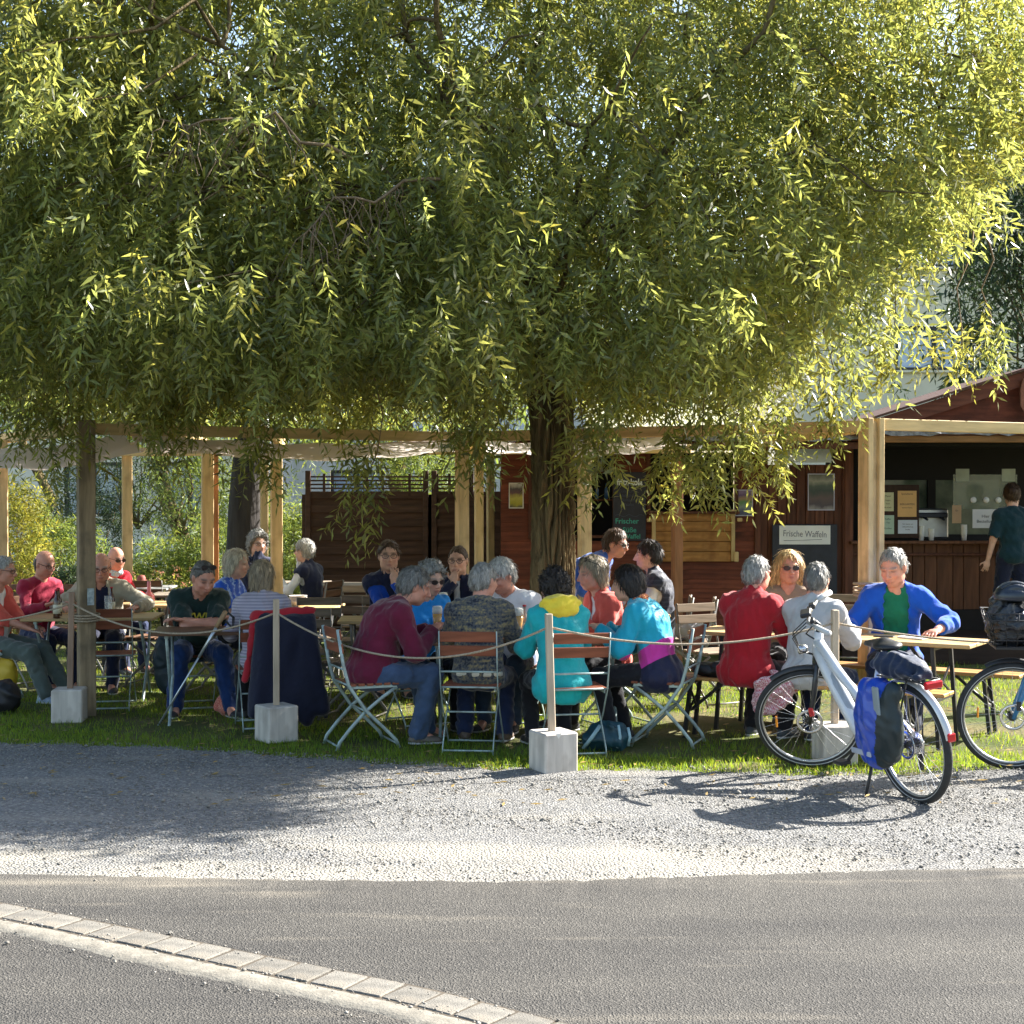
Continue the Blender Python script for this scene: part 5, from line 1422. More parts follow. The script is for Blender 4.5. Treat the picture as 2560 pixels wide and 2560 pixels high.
    for s in (1, -1):
        v.ell(hp_(.010, s * .050, -.062), np.array([.045, .018, .034]) * kh, Rh, .025)   # jaw
        v.ell(hp_(.068, s * .036, -.022), np.array([.022, .022, .018]) * kh, Rh, .018)   # cheek
        v.ell(hp_(.094, s * .033, .012), np.array([.016, .021, .012]) * kh, Rh, .010, sub=True)  # socket
        v.ell(hp_(.074, s * .032, .010), np.array([.0125, .0135, .0115]) * kh, Rh, .004)  # eye
        v.cone(hp_(.086, s * .014, .030), hp_(.074, s * .054, .028), .0085 * kh, .007 * kh, .010)  # brow
        v.ell(hp_(-.008, s * .078, -.004), np.array([.021, .009, .032]) * kh, rotm((0, 0, 1), hy + s * 18) @ rotm((0, 1, 0), hp), .006)  # ear
        v.ell(hp_(.100, s * .012, -.032), np.array([.010, .009, .008]) * kh, Rh, .007)    # nostril wing
    v.cone(hp_(.092, 0, .016), hp_(.115, 0, -.026), .0095 * kh, .0125 * kh, .012)           # nose
    v.ell(hp_(.091, 0, -.056), np.array([.012, .025, .0075]) * kh, Rh, .008)
    v.ell(hp_(.088, 0, -.069), np.array([.011, .021, .0075]) * kh, Rh, .008)
    v.ell(hp_(.101, 0, -.0625), np.array([.008, .022, .0022]) * kh, Rh, .002, sub=True)
    V, Fq = v.mesh()
    # skin colours in the head's own frame
    q = ((V - HC.astype(np.float32)) / kh) @ Rh.astype(np.float32)
    base = np.array(SKIN[skin], np.float32); C = np.tile(base, (len(V), 1))
    f, l, u = q[:, 0], q[:, 1], q[:, 2]
    def mixc(wt, c):
        C[:] = C * (1 - wt[:, None]) + np.array(c, np.float32) * wt[:, None]
    inh = (np.abs(u) < .16) & (f > 0)
    g = lambda a, b, c2, ra, rb, rc: np.exp(-(((f - a) / ra) ** 2 + ((np.abs(l) - b) / rb) ** 2 + ((u - c2) / rc) ** 2))
    mixc(np.clip(g(.075, .042, -.028, .04, .022, .022) * .55, 0, 1), base * np.array([1.02, .72, .70]))
    mixc(np.clip(g(.115, 0, -.028, .03, .016, .016) * .5, 0, 1), base * np.array([1.0, .70, .66]))
    mixc(np.clip(g(.09, 0, -.0625, .04, .024, .010) * 1.1, 0, .8), (.36, .12, .10) if fem else (.40, .17, .14))
    hc = np.array(HAIRC[hair[1]], np.float32)
    mixc(np.clip(g(.082, .034, .031, .03, .022, .0065) * 1.2, 0, .8), hc * .7)
    mixc(np.clip(g(.086, .032, .010, .03, .0155, .0065) * 1.2, 0, .8), (.10, .07, .06))
    if stub: mixc(np.clip(g(.07, .0, -.075, .05, .06, .03), 0, 1) * stub, hc * .8 + .05)
    me = np_mesh('body', V, Fq, True); set_col(me, C)
    body = link('body', me, skin_mat(), root)
    # ---- hair
    st, hcn = hair
    if st != 'none':
        hv = Vol(HC - .21 - (.2 if st == 'long' else 0) * V3(0, 0, 1), HC + .20, .0072)
        t = {'short': .008, 'bald': .005, 'crop': .005, 'bob': .018, 'long': .020, 'curly': .030, 'bun': .010, 'full': .012}[st]
        hv.ell(hp_(-.014, 0, .024), (np.array([.098, .076, .100]) + t) * kh, Rh, 0)
        if st in ('short', 'full', 'crop', 'bald'):
            hv.ell(hp_(-.045, 0, -.01), np.array([.062 + t, .070 + t, .075]) * kh, Rh, .02)
        if st in ('bob', 'curly'):
            hv.ell(hp_(-.030, 0, -.035), np.array([.086, .092, .105]) * kh * (1.08 if st == 'curly' else 1), Rh, .02)
        if st == 'long':
            for s in (1, -1):
                hv.cone(hp_(-.01, s * .074, .02), hp_(.012, s * .098, -.10), .038 * kh, .044 * kh, .03)
                hv.cone(hp_(.012, s * .098, -.10), hp_(.060, s * .100, -.25), .044 * kh, .034 * kh, .03)
            hv.ell(hp_(-.045, 0, -.08), np.array([.05, .085, .15]) * kh, Rh, .03)
        if st == 'bun':
            hv.ell(hp_(-.115, 0, .035), np.array([.042, .045, .042]) * kh, Rh, .01)
        ln = {'bald': (-.035, .0), 'short': (.018, .62), 'crop': (.018, .62), 'bob': (.024, .52), 'long': (.022, .50), 'curly': (.026, .60), 'bun': (.016, .62), 'full': (.030, .62)}[st]
        # hairline plane: forward > ln0 + ln1*up is face
        nrm = Rh @ unit(V3(1, 0, -ln[1])); hv.half(hp_(ln[0], 0, 0), nrm, .012)
        if st == 'bald': hv.half(hp_(0, 0, .055), Rh @ V3(-.35, 0, 1), .01)
        if st == 'long': pass
        elif st in ('bob', 'curly'): hv.half(hp_(0, 0, -.115), Rh @ V3(0, 0, -1), .02)
        else: hv.half(hp_(-.05, 0, -.072), Rh @ unit(V3(.25, 0, -1)), .012)
        if st in ('short', 'crop', 'bald', 'full', 'bun'):
            for s in (1, -1): hv.ell(hp_(.012, s * .085, -.02), np.array([.034, .03, .045]) * kh, Rh, .008, sub=True)
        hv.ripple({'curly': .0085, 'bob': .004, 'long': .0045, 'full': .004}.get(st, .0042), .030 if st == 'curly' else .024, seed + 7, 7,
                  (1, 1, 1) if st == 'curly' else (1, 1, .35))
        Vh, Fh = hv.mesh()
        if len(Fh):
            Vs_, Fs_, Cs_ = strands(Vh, Fh, HC, Rh, st, seed)
            me = np_mesh('hair', Vs_, Fs_, True); set_col(me, Cs_); link('hair', me, hair_mat(hcn), root)
    # ---- clothes
    def garment(name, spec, offset, opened=0.0, under=False, vest=False):
        m_, sleeve, hem = spec['mat'], spec.get('sleeve', 1.0), spec.get('hem', .0)
        o = offset + spec.get('loose', 0.0)
        if under: o = .003; sleeve = sleeve if vest else min(sleeve, .2)
        gl = np.minimum(lo, P0 - .3); gh = np.maximum(hi, P0 + .3)
        gl = gl.copy(); gl[2] = max(0.0, min(P0[2] - .16 - hem, min(w_[2] for w_ in W) - .08)); gh[2] = P3[2] + .16
        allx = np.array(W + E + SH + [P0, P3]); gl[:2] = np.minimum(allx.min(0)[:2] - .13, P0[:2] - .26 - o); gh[:2] = np.maximum(allx.max(0)[:2] + .13, P0[:2] + .28 + o)
        g_ = Vol(gl, gh, voxel * 1.18)
        if not spec.get('crop'):
            g_.ell(P0 - V3(0, 0, .005), (np.array([.124, .172, .118]) * k + o), F0, .05)
            g_.ell(P1, (np.array([.100, .142, .13]) * k + o) * np.array([1, wide, 1]), F1, .06)
        else:
            g_.ell(P1, (np.array([.100, .142, .11]) * k + o), F1, .06)
        g_.ell(P2, (np.array([.112, .152, .15]) * k + o) * np.array([1, wide, 1]), F2, .06)
        if belly: g_.ell(P1 + F1[:, 0] * .055 * k - u1 * .03, (np.array([.085 + belly * .5, .125, .115]) * k + o), F1, .06)
        if bust:
            for s in (1, -1): g_.ell(P2 + F2[:, 0] * (.085 + bust * .3) * k + F2[:, 1] * s * .066 - u2 * .01, np.array([.055, .062, .060]) * k + o * .6, F2, .03)
        g_.cone(SH[0], SH[1], .062 * k + o * .9, .062 * k + o * .9, .045)
        for s in (0, 1): g_.cone(P3 + u3 * .012 * k, SH[s], .050 * k + o * .6, .060 * k + o * .8, .04)
        if hem:
            g_.ell(P0 - V3(.01, 0, hem * .6), np.array([.135 + hem * .1, .185 + hem * .12, .07 + hem * .6]) * k + o, None, .05)
        for i in range(2):
            ra = .052 * k + o * .9
            if sleeve <= .5:
                en = SH[i] + (E[i] - SH[i]) * (sleeve * 2)
                g_.cone(SH[i], en, ra + (.0 if under else .006), ra + (.0 if under else .010), .03)
            else:
                g_.cone(SH[i], E[i], ra, .047 * k + o * .85, .03)
                en = E[i] + (W[i] - E[i]) * min(1, (sleeve - .5) * 2)
                g_.cone(E[i], en, .047 * k + o * .85, .034 * k + o * .75, .02)
        if spec.get('hood'):
            g_.ell(P3 - F3[:, 0] * .075 * k + u3 * .01, np.array([.06, .125, .055]) * k, F3, .03)
        if spec.get('collar', 0):
            g_.cone(P3 + u3 * .0, P3 + u3 * (.035 + spec['collar']) * k + F3[:, 0] * .008, .072 * k + o * .4, .064 * k + o * .3, .015)
        # cuffs and neck opening are cut clean
        for i in range(2):
            if sleeve <= .5: en = SH[i] + (E[i] - SH[i]) * (sleeve * 2); dd = unit(E[i] - SH[i]); rr = ra + .012
            else: en = E[i] + (W[i] - E[i]) * min(1, (sleeve - .5) * 2); dd = unit(W[i] - E[i]); rr = .05
            g_.cone(en + dd * (rr + .02), en + dd * (rr + .16), rr + .02, rr + .02, .004, sub=True)
        nt_ = P3 + u3 * (.045 + spec.get('collar', 0)) * k
        g_.cone(nt_ + u3 * .10, nt_ + u3 * .25, .10, .13, .004, sub=True)
        g_.cone(P3 + u3 * .03 + F3[:, 0] * .01, nt_ + u3 * .3 + F3[:, 0] * .03, .060 * k, .075 * k, .006, sub=True)
        if spec.get('vneck'): g_.cone(P3 + F3[:, 0] * .085 * k - u3 * .03, P3 + F3[:, 0] * .05 * k + u3 * .12, .012, .05, .006, sub=True)
        if opened:
            fr = P2 + F2[:, 0] * .15
            for tt in np.linspace(-.32, .26, 10):
                c0 = P2 + u2 * tt + F2[:, 0] * .14
                wd = opened * (1.0 if tt < .1 else max(.5, 1 - (tt - .1) * 2))
                g_.ell(c0, np.array([.13, wd, .07]), F2, .0, sub=True)
        if not hem and not spec.get('crop'): g_.half(P0 - V3(0, 0, .10), V3(0, 0, -1), .012)
        elif hem: g_.half(P0 - V3(0, 0, .07 + hem), V3(0, 0, -1), .012)
        g_.ripple(spec.get('fold', .0058), spec.get('wl', .068), seed + 31, 7, spec.get('st', (1, 1, .6)))
        Vg, Fg = g_.mesh()
        return link(name, np_mesh(name, Vg, Fg, True), m_, root)
    if top:
        garment(top.get('name', 'shirt'), top, .010, 0.0, bool(jacket), bool(jacket) and jacket.get('sleeve', 1) < .1)
    if jacket:
        garment(jacket.get('name', 'jacket'), jacket, .020, jacket.get('open', 0.0))
        if jacket.get('hoodmat'):
            hd = Vol(P3 - .27, P3 + .24, .008)
            hd.ell(P3 - F3[:, 0] * .085 * k + u3 * .02, np.array([.115, .170, .062]) * k, F3, .03)
            hd.ell(P3 - F3[:, 0] * .13 * k - u3 * .03, np.array([.07, .13, .085]) * k, F3, .03)
            hd.cone(P3 + u3 * .02 + F3[:, 0] * .02, P3 + u3 * .16, .062 * k, .085 * k, .01, sub=True)
            hd.ripple(.006, .06, seed + 3, 6)
            a, b = hd.mesh(); link('hood', np_mesh('hood', a, b, True), jacket['hoodmat'], root)
        if jacket.get('scarf'):
            hd = Vol(P3 - .2, P3 + .2, .007)
            for aa in range(12):
                t0, t1 = aa * 30, aa * 30 + 30
                pa = P3 + u3 * .03 + F3[:, 0] * math.cos(math.radians(t0)) * .07 * k + F3[:, 1] * math.sin(math.radians(t0)) * .075 * k
                pb = P3 + u3 * .03 + F3[:, 0] * math.cos(math.radians(t1)) * .07 * k + F3[:, 1] * math.sin(math.radians(t1)) * .075 * k
                hd.cone(pa, pb, .030, .030, .02)
            hd.ripple(.008, .05, seed + 5, 6)
            a, b = hd.mesh(); link('scarf', np_mesh('scarf', a, b, True), jacket['scarf'], root)
    if legs:
        allp = np.array(K + A + [P0]); gl = allp.min(0) - .2; gh = allp.max(0) + .2; gl[2] = max(gl[2], .0); gh[2] = P0[2] + .14
        t = Vol(gl, gh, voxel * 1.25); o = legs.get('loose', .010); ln_ = legs.get('len', 1.0)
        t.ell(P0 - V3(0, 0, .02), np.array([.104, .150, .105]) * k + o * .3, F0, .03)
        for i in range(2):
            t.cone(HJ[i], K[i], .086 * k + o, .062 * k + o, .05)
            en = K[i] + (A[i] - K[i]) * ln_
            t.cone(K[i], en, .060 * k + o, .046 * k + o * 1.3, .03)
            dd = unit(A[i] - K[i]); t.cone(en + dd * .10, en + dd * .22, .075, .08, .004, sub=True)
        t.half(P0 + u1 * .085, V3(-.55, 0, 1) if not stand else u1, .01)
        t.ripple(.0058, .062, seed + 11, 7)
        a, b = t.mesh(); link('trousers', np_mesh('trousers', a, b, True), legs['mat'], root)
    if shoes is not None:
        for i in range(2):
            an = A[i]; fd = unit(V3(1, (.18, -.18)[i], 0))
            z0 = max(an[2] - .085, 0)
            s_ = Vol(an - V3(.16, .16, .12), an + V3(.24, .16, .07), .0105)
            R_ = np.stack([fd, np.cross(V3(0, 0, 1), fd), V3(0, 0, 1)], 1)
            b0 = V3(an[0], an[1], z0)
            s_.ell(b0 + fd * -.015 + V3(0, 0, .035), (.065, .038, .042), R_, .02)
            s_.ell(b0 + fd * .075 + V3(0, 0, .028), (.105, .046, .036), R_, .03)
            s_.ell(b0 + fd * .0 + V3(0, 0, .065), (.050, .040, .055), R_, .03)
            s_.half(b0 + V3(0, 0, .004), (0, 0, -1), .002)
            a, b = s_.mesh()
            sm = mat('shoe_%.2f_%.2f_%.2f' % shoes, shoes, rough=.6, var=.2, scale=30)
            sh_ = link('shoe', np_mesh('shoe', a, b, True), sm, root)
            so = Vol(an - V3(.16, .16, .12), an + V3(.24, .16, .02), .011)
            so.ell(b0 + fd * -.02 + V3(0, 0, .01), (.064, .040, .022), R_, .02); so.ell(b0 + fd * .075 + V3(0, 0, .01), (.110, .049, .022), R_, .03)
            so.half(b0 + V3(0, 0, .022), (0, 0, 1), .002); so.half(b0, (0, 0, -1), .001)
            a, b = so.mesh(); link('sole', np_mesh('sole', a, b, True), mat('shoe_sole', (.45, .44, .42), rough=.7), sh_)
    if glasses:
        mb = MB()
        gl_ = mat('glasses_frame', (.03, .02, .02), rough=.35, var=.1)
        for s in (1, -1):
            ring = []
            for a_ in range(14):
                t_ = 2 * math.pi * a_ / 14
                ring.append(hp_(.101 - .010 * abs(math.cos(t_)) * (s * math.cos(t_) > 0), s * .034 + .025 * math.cos(t_), .008 + .017 * math.sin(t_)))
            if glasses == 'sun': mb.add(ring, [tuple(range(14))])
            mb.tube(ring, .0028, 5, closed=True)
            mb.tube([hp_(.088, s * .060, .014), hp_(.0, s * .083, .012), hp_(-.02, s * .083, .004)], .0024, 5)
        mb.tube([hp_(.103, .010, .010), hp_(.106, 0, .012), hp_(.103, -.010, .010)], .0024, 5)
        mb.build('glasses', gl_, root)
    if glasses == 'up' : pass
    return root, dict(P0=P0, P1=P1, P2=P2, P3=P3, HC=HC, Rh=Rh, F2=F2, u2=u2, W=W, E=E, SH=SH, K=K, A=A, k=k, F3=F3, u3=u3)

def head_sunglasses(root, J):
    """sunglasses pushed up into the hair"""
    mb = MB(); hp_ = lambda f, l, u: J['HC'] + J['Rh'] @ (V3(f, l, u) * J['k'] * 1.09)
    for s in (1, -1):
        ring = [hp_(.052 - .012 * math.sin(t), s * .034 + .025 * math.cos(t), .116 + .012 * math.sin(t)) for t in [2 * math.pi * a / 12 for a in range(12)]]
        mb.add(ring, [tuple(range(12))]); mb.tube(ring, .0035, 5, closed=True)
        mb.tube([hp_(.045, s * .062, .105), hp_(-.02, s * .092, .07), hp_(-.04, s * .09, .04)], .003, 5)
    mb.build('sunglasses', mat('glasses_frame', (.03, .02, .02), rough=.35, var=.1), root)
# ------------------------------------------------------------------ the cast
FB = {}
def fab(n, c, **k):
    if n not in FB: FB[n] = fabric('cloth_' + n, c, **k)
    return FB[n]
JEAN = dict(mat=fab('jeans', (.045, .075, .14), var=.3)); JEAND = dict(mat=fab('dark_jeans', (.012, .022, .065), var=.3)); BLKT = dict(mat=fab('black_trousers', (.012, .012, .016)))
GRNT = dict(mat=fab('grey_green_trousers', (.09, .115, .105)), loose=.018)
NAVYT = dict(mat=fab('navy_trousers', (.010, .014, .04)))
white = fab('white', (.74, .74, .76)); maroon = fab('maroon', (.115, .008, .030)); navy = fab('navy', (.012, .016, .045)); royal = fab('royal_blue', (.010, .065, .40)); coral = fab('coral', (.62, .10, .075))
red = fab('red', (.36, .010, .018)); turq = fab('turquoise', (.005, .36, .40), rough=.55); yellow = fab('yellow', (.78, .60, .05)); beige = fab('beige_top', (.30, .22, .15)); lgrey = fab('light_grey', (.42, .42, .43))
VX, VF = .0074, .0095
LAST = [None]
def PERSON(hx, *a, **k):
    r = person(*a, hx=hx, **k); LAST[0] = (r[0].location.x - a[1][0]); return r
def on_chair(desc, x, y, ang, kind='pale', back=.03, **k):
    a = math.radians(ang); x += LAST[0]
    chair('folding chair under the ' + desc, x - math.cos(a) * back, y - math.sin(a) * back, ang, kind)

# left table
r, J = PERSON(10, 'man in open coral shirt over white tee, sitting back', (-4.50, 13.2, 0), -8, 0.93, lean=-6, hunch=30, head=(0, 8, 0), hands=[(.36, .05, .68), (.38, -.08, .66)], feet=[(.62, .12, .05), (.55, -.1, .0)],
    top=dict(mat=white, sleeve=.3, name='tee_shirt'), jacket=dict(mat=coral, sleeve=.62, open=.085, collar=.01, name='open_shirt', hem=.06), legs=GRNT, belly=.08, wide=1.05, hair=('short', 'white'), glasses='clear', skin='red', voxel=VX, seed=1, shoes=(.25, .32, .42))
on_chair('man in the open coral shirt', -4.50, 13.2, -8)
PERSON(112, 'man in maroon long sleeved shirt with glasses looking down', (-4.38, 14.05, 0), -42, 0.95, lean=4, hunch=8, head=(8, 18, 0), hands=[(.42, .05, .82), (.40, -.15, .82)],
    top=dict(mat=fab('crimson', (.30, .015, .045)), name='long_sleeved_shirt'), legs=JEAND, wide=1.04, belly=.05, hair=('bald', 'grey'), glasses='clear', skin='red', voxel=VF, seed=2)
on_chair('man in the maroon long sleeved shirt', -4.38, 14.05, -42, 'brown')
PERSON(252, 'balding man in beige jacket leaning over the bottle table', (-3.82, 14.12, 0), -82, 1.0, lean=24, hunch=10, head=(6, 16, 0), hands=[(.46, .34, .80), (.46, -.30, .80)], elbow=((-.2, 1, -.5), (-.2, -1, -.5)),
    top=dict(mat=navy, name='navy_shirt'), jacket=dict(mat=fab('beige_jacket', (.36, .33, .25)), open=.07, sleeve=.98, collar=.01), legs=NAVYT, wide=1.1, hair=('bald', 'white'), glasses='clear', skin='red', voxel=VX, seed=3)
on_chair('man in the beige jacket', -3.82, 14.12, -82, 'brown')
PERSON(290, 'balding man in bright red jacket with pale blue scarf', (-4.12, 15.45, 0), -40, 0.93, lean=6, hunch=8, head=(-5, 12, 0), hands=[(.40, .10, .80), (.40, -.12, .80)], top=dict(mat=navy),
    jacket=dict(mat=fab('bright_red', (.55, .012, .03)), scarf=fab('pale_blue_scarf', (.40, .58, .66)), open=.03), legs=JEAND, hair=('bald', 'grey'), glasses='sun', skin='red', voxel=VF, seed=4)
on_chair('man in the bright red jacket', -4.12, 15.45, -40, 'brown')
# man with folded arms, woman with striped sweater
r, J = PERSON(508, 'man in dark green tee with yellow lettering, arms folded on table', (-2.62, 12.72, 0), -72, 1.05, lean=30, hunch=14, head=(18, 26, 0), hands=[(.46, -.14, .80), (.44, .12, .80)], elbow=((.1, 1, -.35), (.1, -1, -.35)),
    feet=[(.55, .22, 0), (.42, -.22, 0)], top=dict(mat=fab('dark_green_tee', (.010, .028, .026)), sleeve=.40, loose=.012, name='tee_shirt'), legs=dict(mat=fab('blue_jeans', (.010, .035, .13), var=.3), loose=.016), belly=.10, wide=1.04, hair=('crop', 'dgrey'), skin='red', voxel=VX, seed=5, shoes=(.02, .02, .025))
head_sunglasses(r, J)
lt = text_obj('AYWNG', .11, fab('yellow_print', (.55, .48, .05)), 'shirt_lettering', r, (0, 0, 0), (0, 0, 0), bold=.003, sx=.82)
c_ = J['P2'] + J['F2'][:, 0] * .215 + J['u2'] * .06
Rm = Matrix(((J['F2'][0, 1], J['u2'][0], J['F2'][0, 0]), (J['F2'][1, 1], J['u2'][1], J['F2'][1, 0]), (J['F2'][2, 1], J['u2'][2], J['F2'][2, 0])))
lt.matrix_local = Matrix.Translation(Vector(c_)) @ Rm.to_4x4() @ Matrix.Diagonal((.82, 1, 1, 1))
on_chair('man in the dark green tee', -2.62, 12.72, -72)
PERSON(655, 'woman in lilac grey striped sweater seen from behind', (-1.97, 11.72, 0), 105, 0.95, lean=12, hunch=10, head=(-22, 4, 0), hands=[(.40, .16, .80), (.40, -.16, .80)], top=dict(mat=fab('lilac_stripe', (.40, .37, .45), pattern=pat_stripes((.26, .24, .31), 42)), loose=.012, name='sweater'),
    legs=BLKT, wide=1.04, hair=('bob', 'ash'), fem=True, voxel=VX, seed=6, shoes=(.02, .02, .02))
on_chair('woman in the lilac striped sweater', -1.97, 11.72, 105)
PERSON(592, 'white blonde woman in blue patterned blouse facing right', (-2.52, 13.75, 0), -12, 0.97, lean=10, hunch=8, head=(0, 6, 0), hands=[(.40, .12, .80), (.40, -.14, .80)], top=dict(mat=fab('blue_blouse', (.02, .10, .55), pattern=pat_stripes((.30, .45, .75), 9, 1, .8, .12)), sleeve=.36, loose=.012, name='blouse'), legs=BLKT, hair=('bob', 'palewhite'), fem=True, bust=.03, voxel=VF, seed=7)
on_chair('white blonde woman in the blue blouse', -2.52, 13.75, -12, 'grey')
PERSON(645, 'grey curly haired woman in dark jacket drinking from a cup', (-2.98, 17.4, 0), -65, 1.05, lean=3, hunch=4, head=(5, 4, 0), hands=[(.36, .2, .82), (.20, -.02, 1.16)], curl=(28, 60), handdir=[None, (-.1, .3, 1)], palms=[None, (-1, .3, 0)], top=dict(mat=white), jacket=dict(mat=navy, collar=.01), legs=BLKT, hair=('curly', 'silver'), glasses='clear', fem=True, voxel=VF, seed=8)
on_chair('woman drinking from a cup', -2.98, 17.4, -65, 'brown')
PERSON(760, 'white haired man in white shirt and dark vest turned to the fence table', (-2.36, 16.75, 0), 160, 0.97, lean=6, hunch=6, head=(0, 3, 0), hands=[(.36, .14, .9), (.22, -.10, 1.18)], curl=(30, 50), top=dict(mat=white, loose=.012), jacket=dict(mat=navy, sleeve=.06, name='vest', collar=.015), legs=BLKT, hair=('full', 'white'), glasses='clear', voxel=VF, seed=9)
on_chair('white haired man in the dark vest', -2.36, 16.75, 160, 'brown')
# pair with hands on chins
PERSON(972, 'woman with tied brown hair in royal blue and navy, hand on chin', (-1.13, 13.85, 0), -78, 1.06, lean=6, hunch=6, head=(-4, 2, 0), hands=[(.30, .02, 1.035), (.42, .10, .80)], handdir=[(-.15, .1, 1), None], palms=[(-1, 0, 0), None], curl=(55, 25), elbow=((.3, .6, -1), (-.3, -.6, -1)), top=dict(mat=royal), jacket=dict(mat=navy, sleeve=.07, name='vest', collar=.02), legs=BLKT, hair=('bun', 'brown'), glasses='clear', fem=True, voxel=VF, seed=10)
on_chair('woman in royal blue and navy', -1.13, 13.85, -78, 'grey')
PERSON(1145, 'man with glasses in navy jacket resting his chin on a fist', (-.48, 13.85, 0), -108, 1.01, lean=8, hunch=8, head=(8, 4, 0), hands=[(.44, .16, .82), (.29, .01, 1.03)], handdir=[None, (-.1, .1, 1)], palms=[None, (-1, 0, 0)], curl=(25, 65), elbow=((-.3, .6, -1), (.3, -.7, -1)), top=dict(mat=white, collar=.01), jacket=dict(mat=navy, collar=.005, open=.03), legs=BLKT, hair=('crop', 'brown'), glasses='clear', voxel=VF, seed=11)
on_chair('man resting his chin on a fist', -.48, 13.85, -108, 'grey')
# front table
PERSON(1036, 'grey haired man in maroon pullover bending over the beer table', (-.96, 10.86, 0), 22, 1.04, lean=24, hunch=20, head=(-8, 20, 0), hands=[(.50, .10, .82), (.48, -.08, .82)], feet=[(.50, .10, 0), (.36, -.12, 0)], top=dict(mat=maroon, collar=.005, loose=.022, name='pullover', fold=.005), legs=dict(mat=JEAN['mat'], loose=.018), belly=.08, wide=1.07, hair=('full', 'grey'), voxel=VX, seed=12, skin='red', stub=.6, shoes=(.12, .10, .08))
on_chair('man in the maroon pullover', -.96, 10.86, 22)
PERSON(1078, 'curly grey haired woman with sunglasses in sky blue top', (-.56, 11.80, 0), -62, 0.95, lean=12, hunch=10, head=(10, 14, 0), hands=[(.40, .12, .80), (.40, -.12, .80)], top=dict(mat=fab('sky_blue', (.02, .28, .72)), loose=.01), legs=BLKT, hair=('curly', 'silver'), glasses='sun', fem=True, bust=.03, voxel=VX, seed=13)
on_chair('woman in the sky blue top', -.56, 11.80, -62)
def pat_knit(N, Lk, tc, src):
    sx = N.new('ShaderNodeSeparateXYZ'); Lk(tc.outputs['Object'], sx.inputs[0])
    no = N.new('ShaderNodeTexNoise'); no.inputs['Scale'].default_value = 55; no.inputs['Detail'].default_value = 2; Lk(tc.outputs['Object'], no.inputs['Vector'])
    mp = N.new('ShaderNodeMapping'); mp.inputs['Scale'].default_value = (1, 1, 6); Lk(tc.outputs['Object'], mp.inputs[0])
    n2 = N.new('ShaderNodeTexNoise'); n2.inputs['Scale'].default_value = 7; n2.inputs['Detail'].default_value = 3; Lk(mp.outputs[0], n2.inputs['Vector'])
    ad = N.new('ShaderNodeMath'); Lk(no.outputs[0], ad.inputs[0]); Lk(n2.outputs[0], ad.inputs[1])
    r = N.new('ShaderNodeValToRGB'); e = r.color_ramp.elements; e[0].position = .40; e[0].color = (.018, .022, .035, 1); e[1].position = .62; e[1].color = (.24, .19, .10, 1)
    q = e.new(.48); q.color = (.075, .080, .088, 1); q = e.new(.55); q.color = (.12, .105, .075, 1)
    hf = N.new('ShaderNodeMath'); hf.operation = 'MULTIPLY'; Lk(ad.outputs[0], hf.inputs[0]); hf.inputs[1].default_value = .5; Lk(hf.outputs[0], r.inputs[0])
    return r.outputs[0]
r, J = PERSON(1210, 'grey haired man in patterned grey brown knit sweater seen from behind', (-.26, 10.76, 0), 84, 0.98, lean=10, hunch=10, head=(-38, 8, 0), hands=[(.42, .16, .80), (.40, -.20, .80)], feet=[(.30, .14, 0), (.28, -.16, 0)], top=dict(mat=fab('knit', (.1, .1, .1), pattern=pat_knit), loose=.02, name='sweater'), legs=dict(mat=JEAND['mat'], loose=.014), wide=1.07, belly=.05, hair=('short', 'silver'), voxel=VX, seed=14, skin='red', shoes=(.10, .07, .05))
MB().tube([(-.150 * math.cos(t) + .0, .190 * math.sin(t), .545) for t in np.linspace(-1.25, 1.25, 14)], .017, 6, flat=(1, 0, 0)).build('belt', fab('pale_belt', (.52, .48, .38)), r)
on_chair('man in the patterned knit sweater', -.30, 10.70, 84)
PERSON(1253, 'white haired man in white tee shirt looking down at the table', (-.02, 11.92, 0), -106, 1.03, lean=16, hunch=14, head=(-28, 24, 0), hands=[(.44, .16, .80), (.42, -.16, .80)], top=dict(mat=white, sleeve=.44, loose=.014, name='tee_shirt'), legs=JEAN, wide=1.04, hair=('full', 'white'), skin='red', voxel=VX, seed=15)
on_chair('man in the white tee shirt', -.02, 11.92, -106)
PERSON(1384, 'dark curly haired woman in turquoise jacket with yellow hood', (.37, 10.62, 0), 104, 0.93, lean=10, hunch=14, head=(20, 8, 0), hands=[(.40, .14, .80), (.42, -.12, .80)], feet=[(.30, .14, 0), (.36, -.12, 0)], top=dict(mat=navy), jacket=dict(mat=turq, loose=.014, hem=.12, hoodmat=yellow, fold=.0055, wl=.08), legs=BLKT, wide=1.04, hair=('curly', 'dark'), fem=True, voxel=VX, seed=16, shoes=(.02, .02, .02))
on_chair('woman in the turquoise jacket with yellow hood', .45, 10.58, 100)
r, J = PERSON(1480, 'ash blonde woman in coral jacket with sunglasses on her head', (.66, 11.78, 0), 204, 1.0, lean=12, hunch=8, head=(0, 8, 0), hands=[(.36, .10, .86), (.36, -.12, .84)], top=dict(mat=white), jacket=dict(mat=coral, collar=.025, open=.02, fold=.006), legs=BLKT, hair=('bob', 'ash'), fem=True, bust=.03, voxel=VX, seed=17, skin='red')
head_sunglasses(r, J)
on_chair('woman in the coral jacket', .66, 11.78, 204)
rj = fab('windbreaker', (.02, .4, .5), rough=.5, pattern=pat_bands([(0, (.012, .014, .045)), (.37, (.60, .04, .34)), (.47, (.01, .36, .52))], (.42, -.10, .72), -.06))
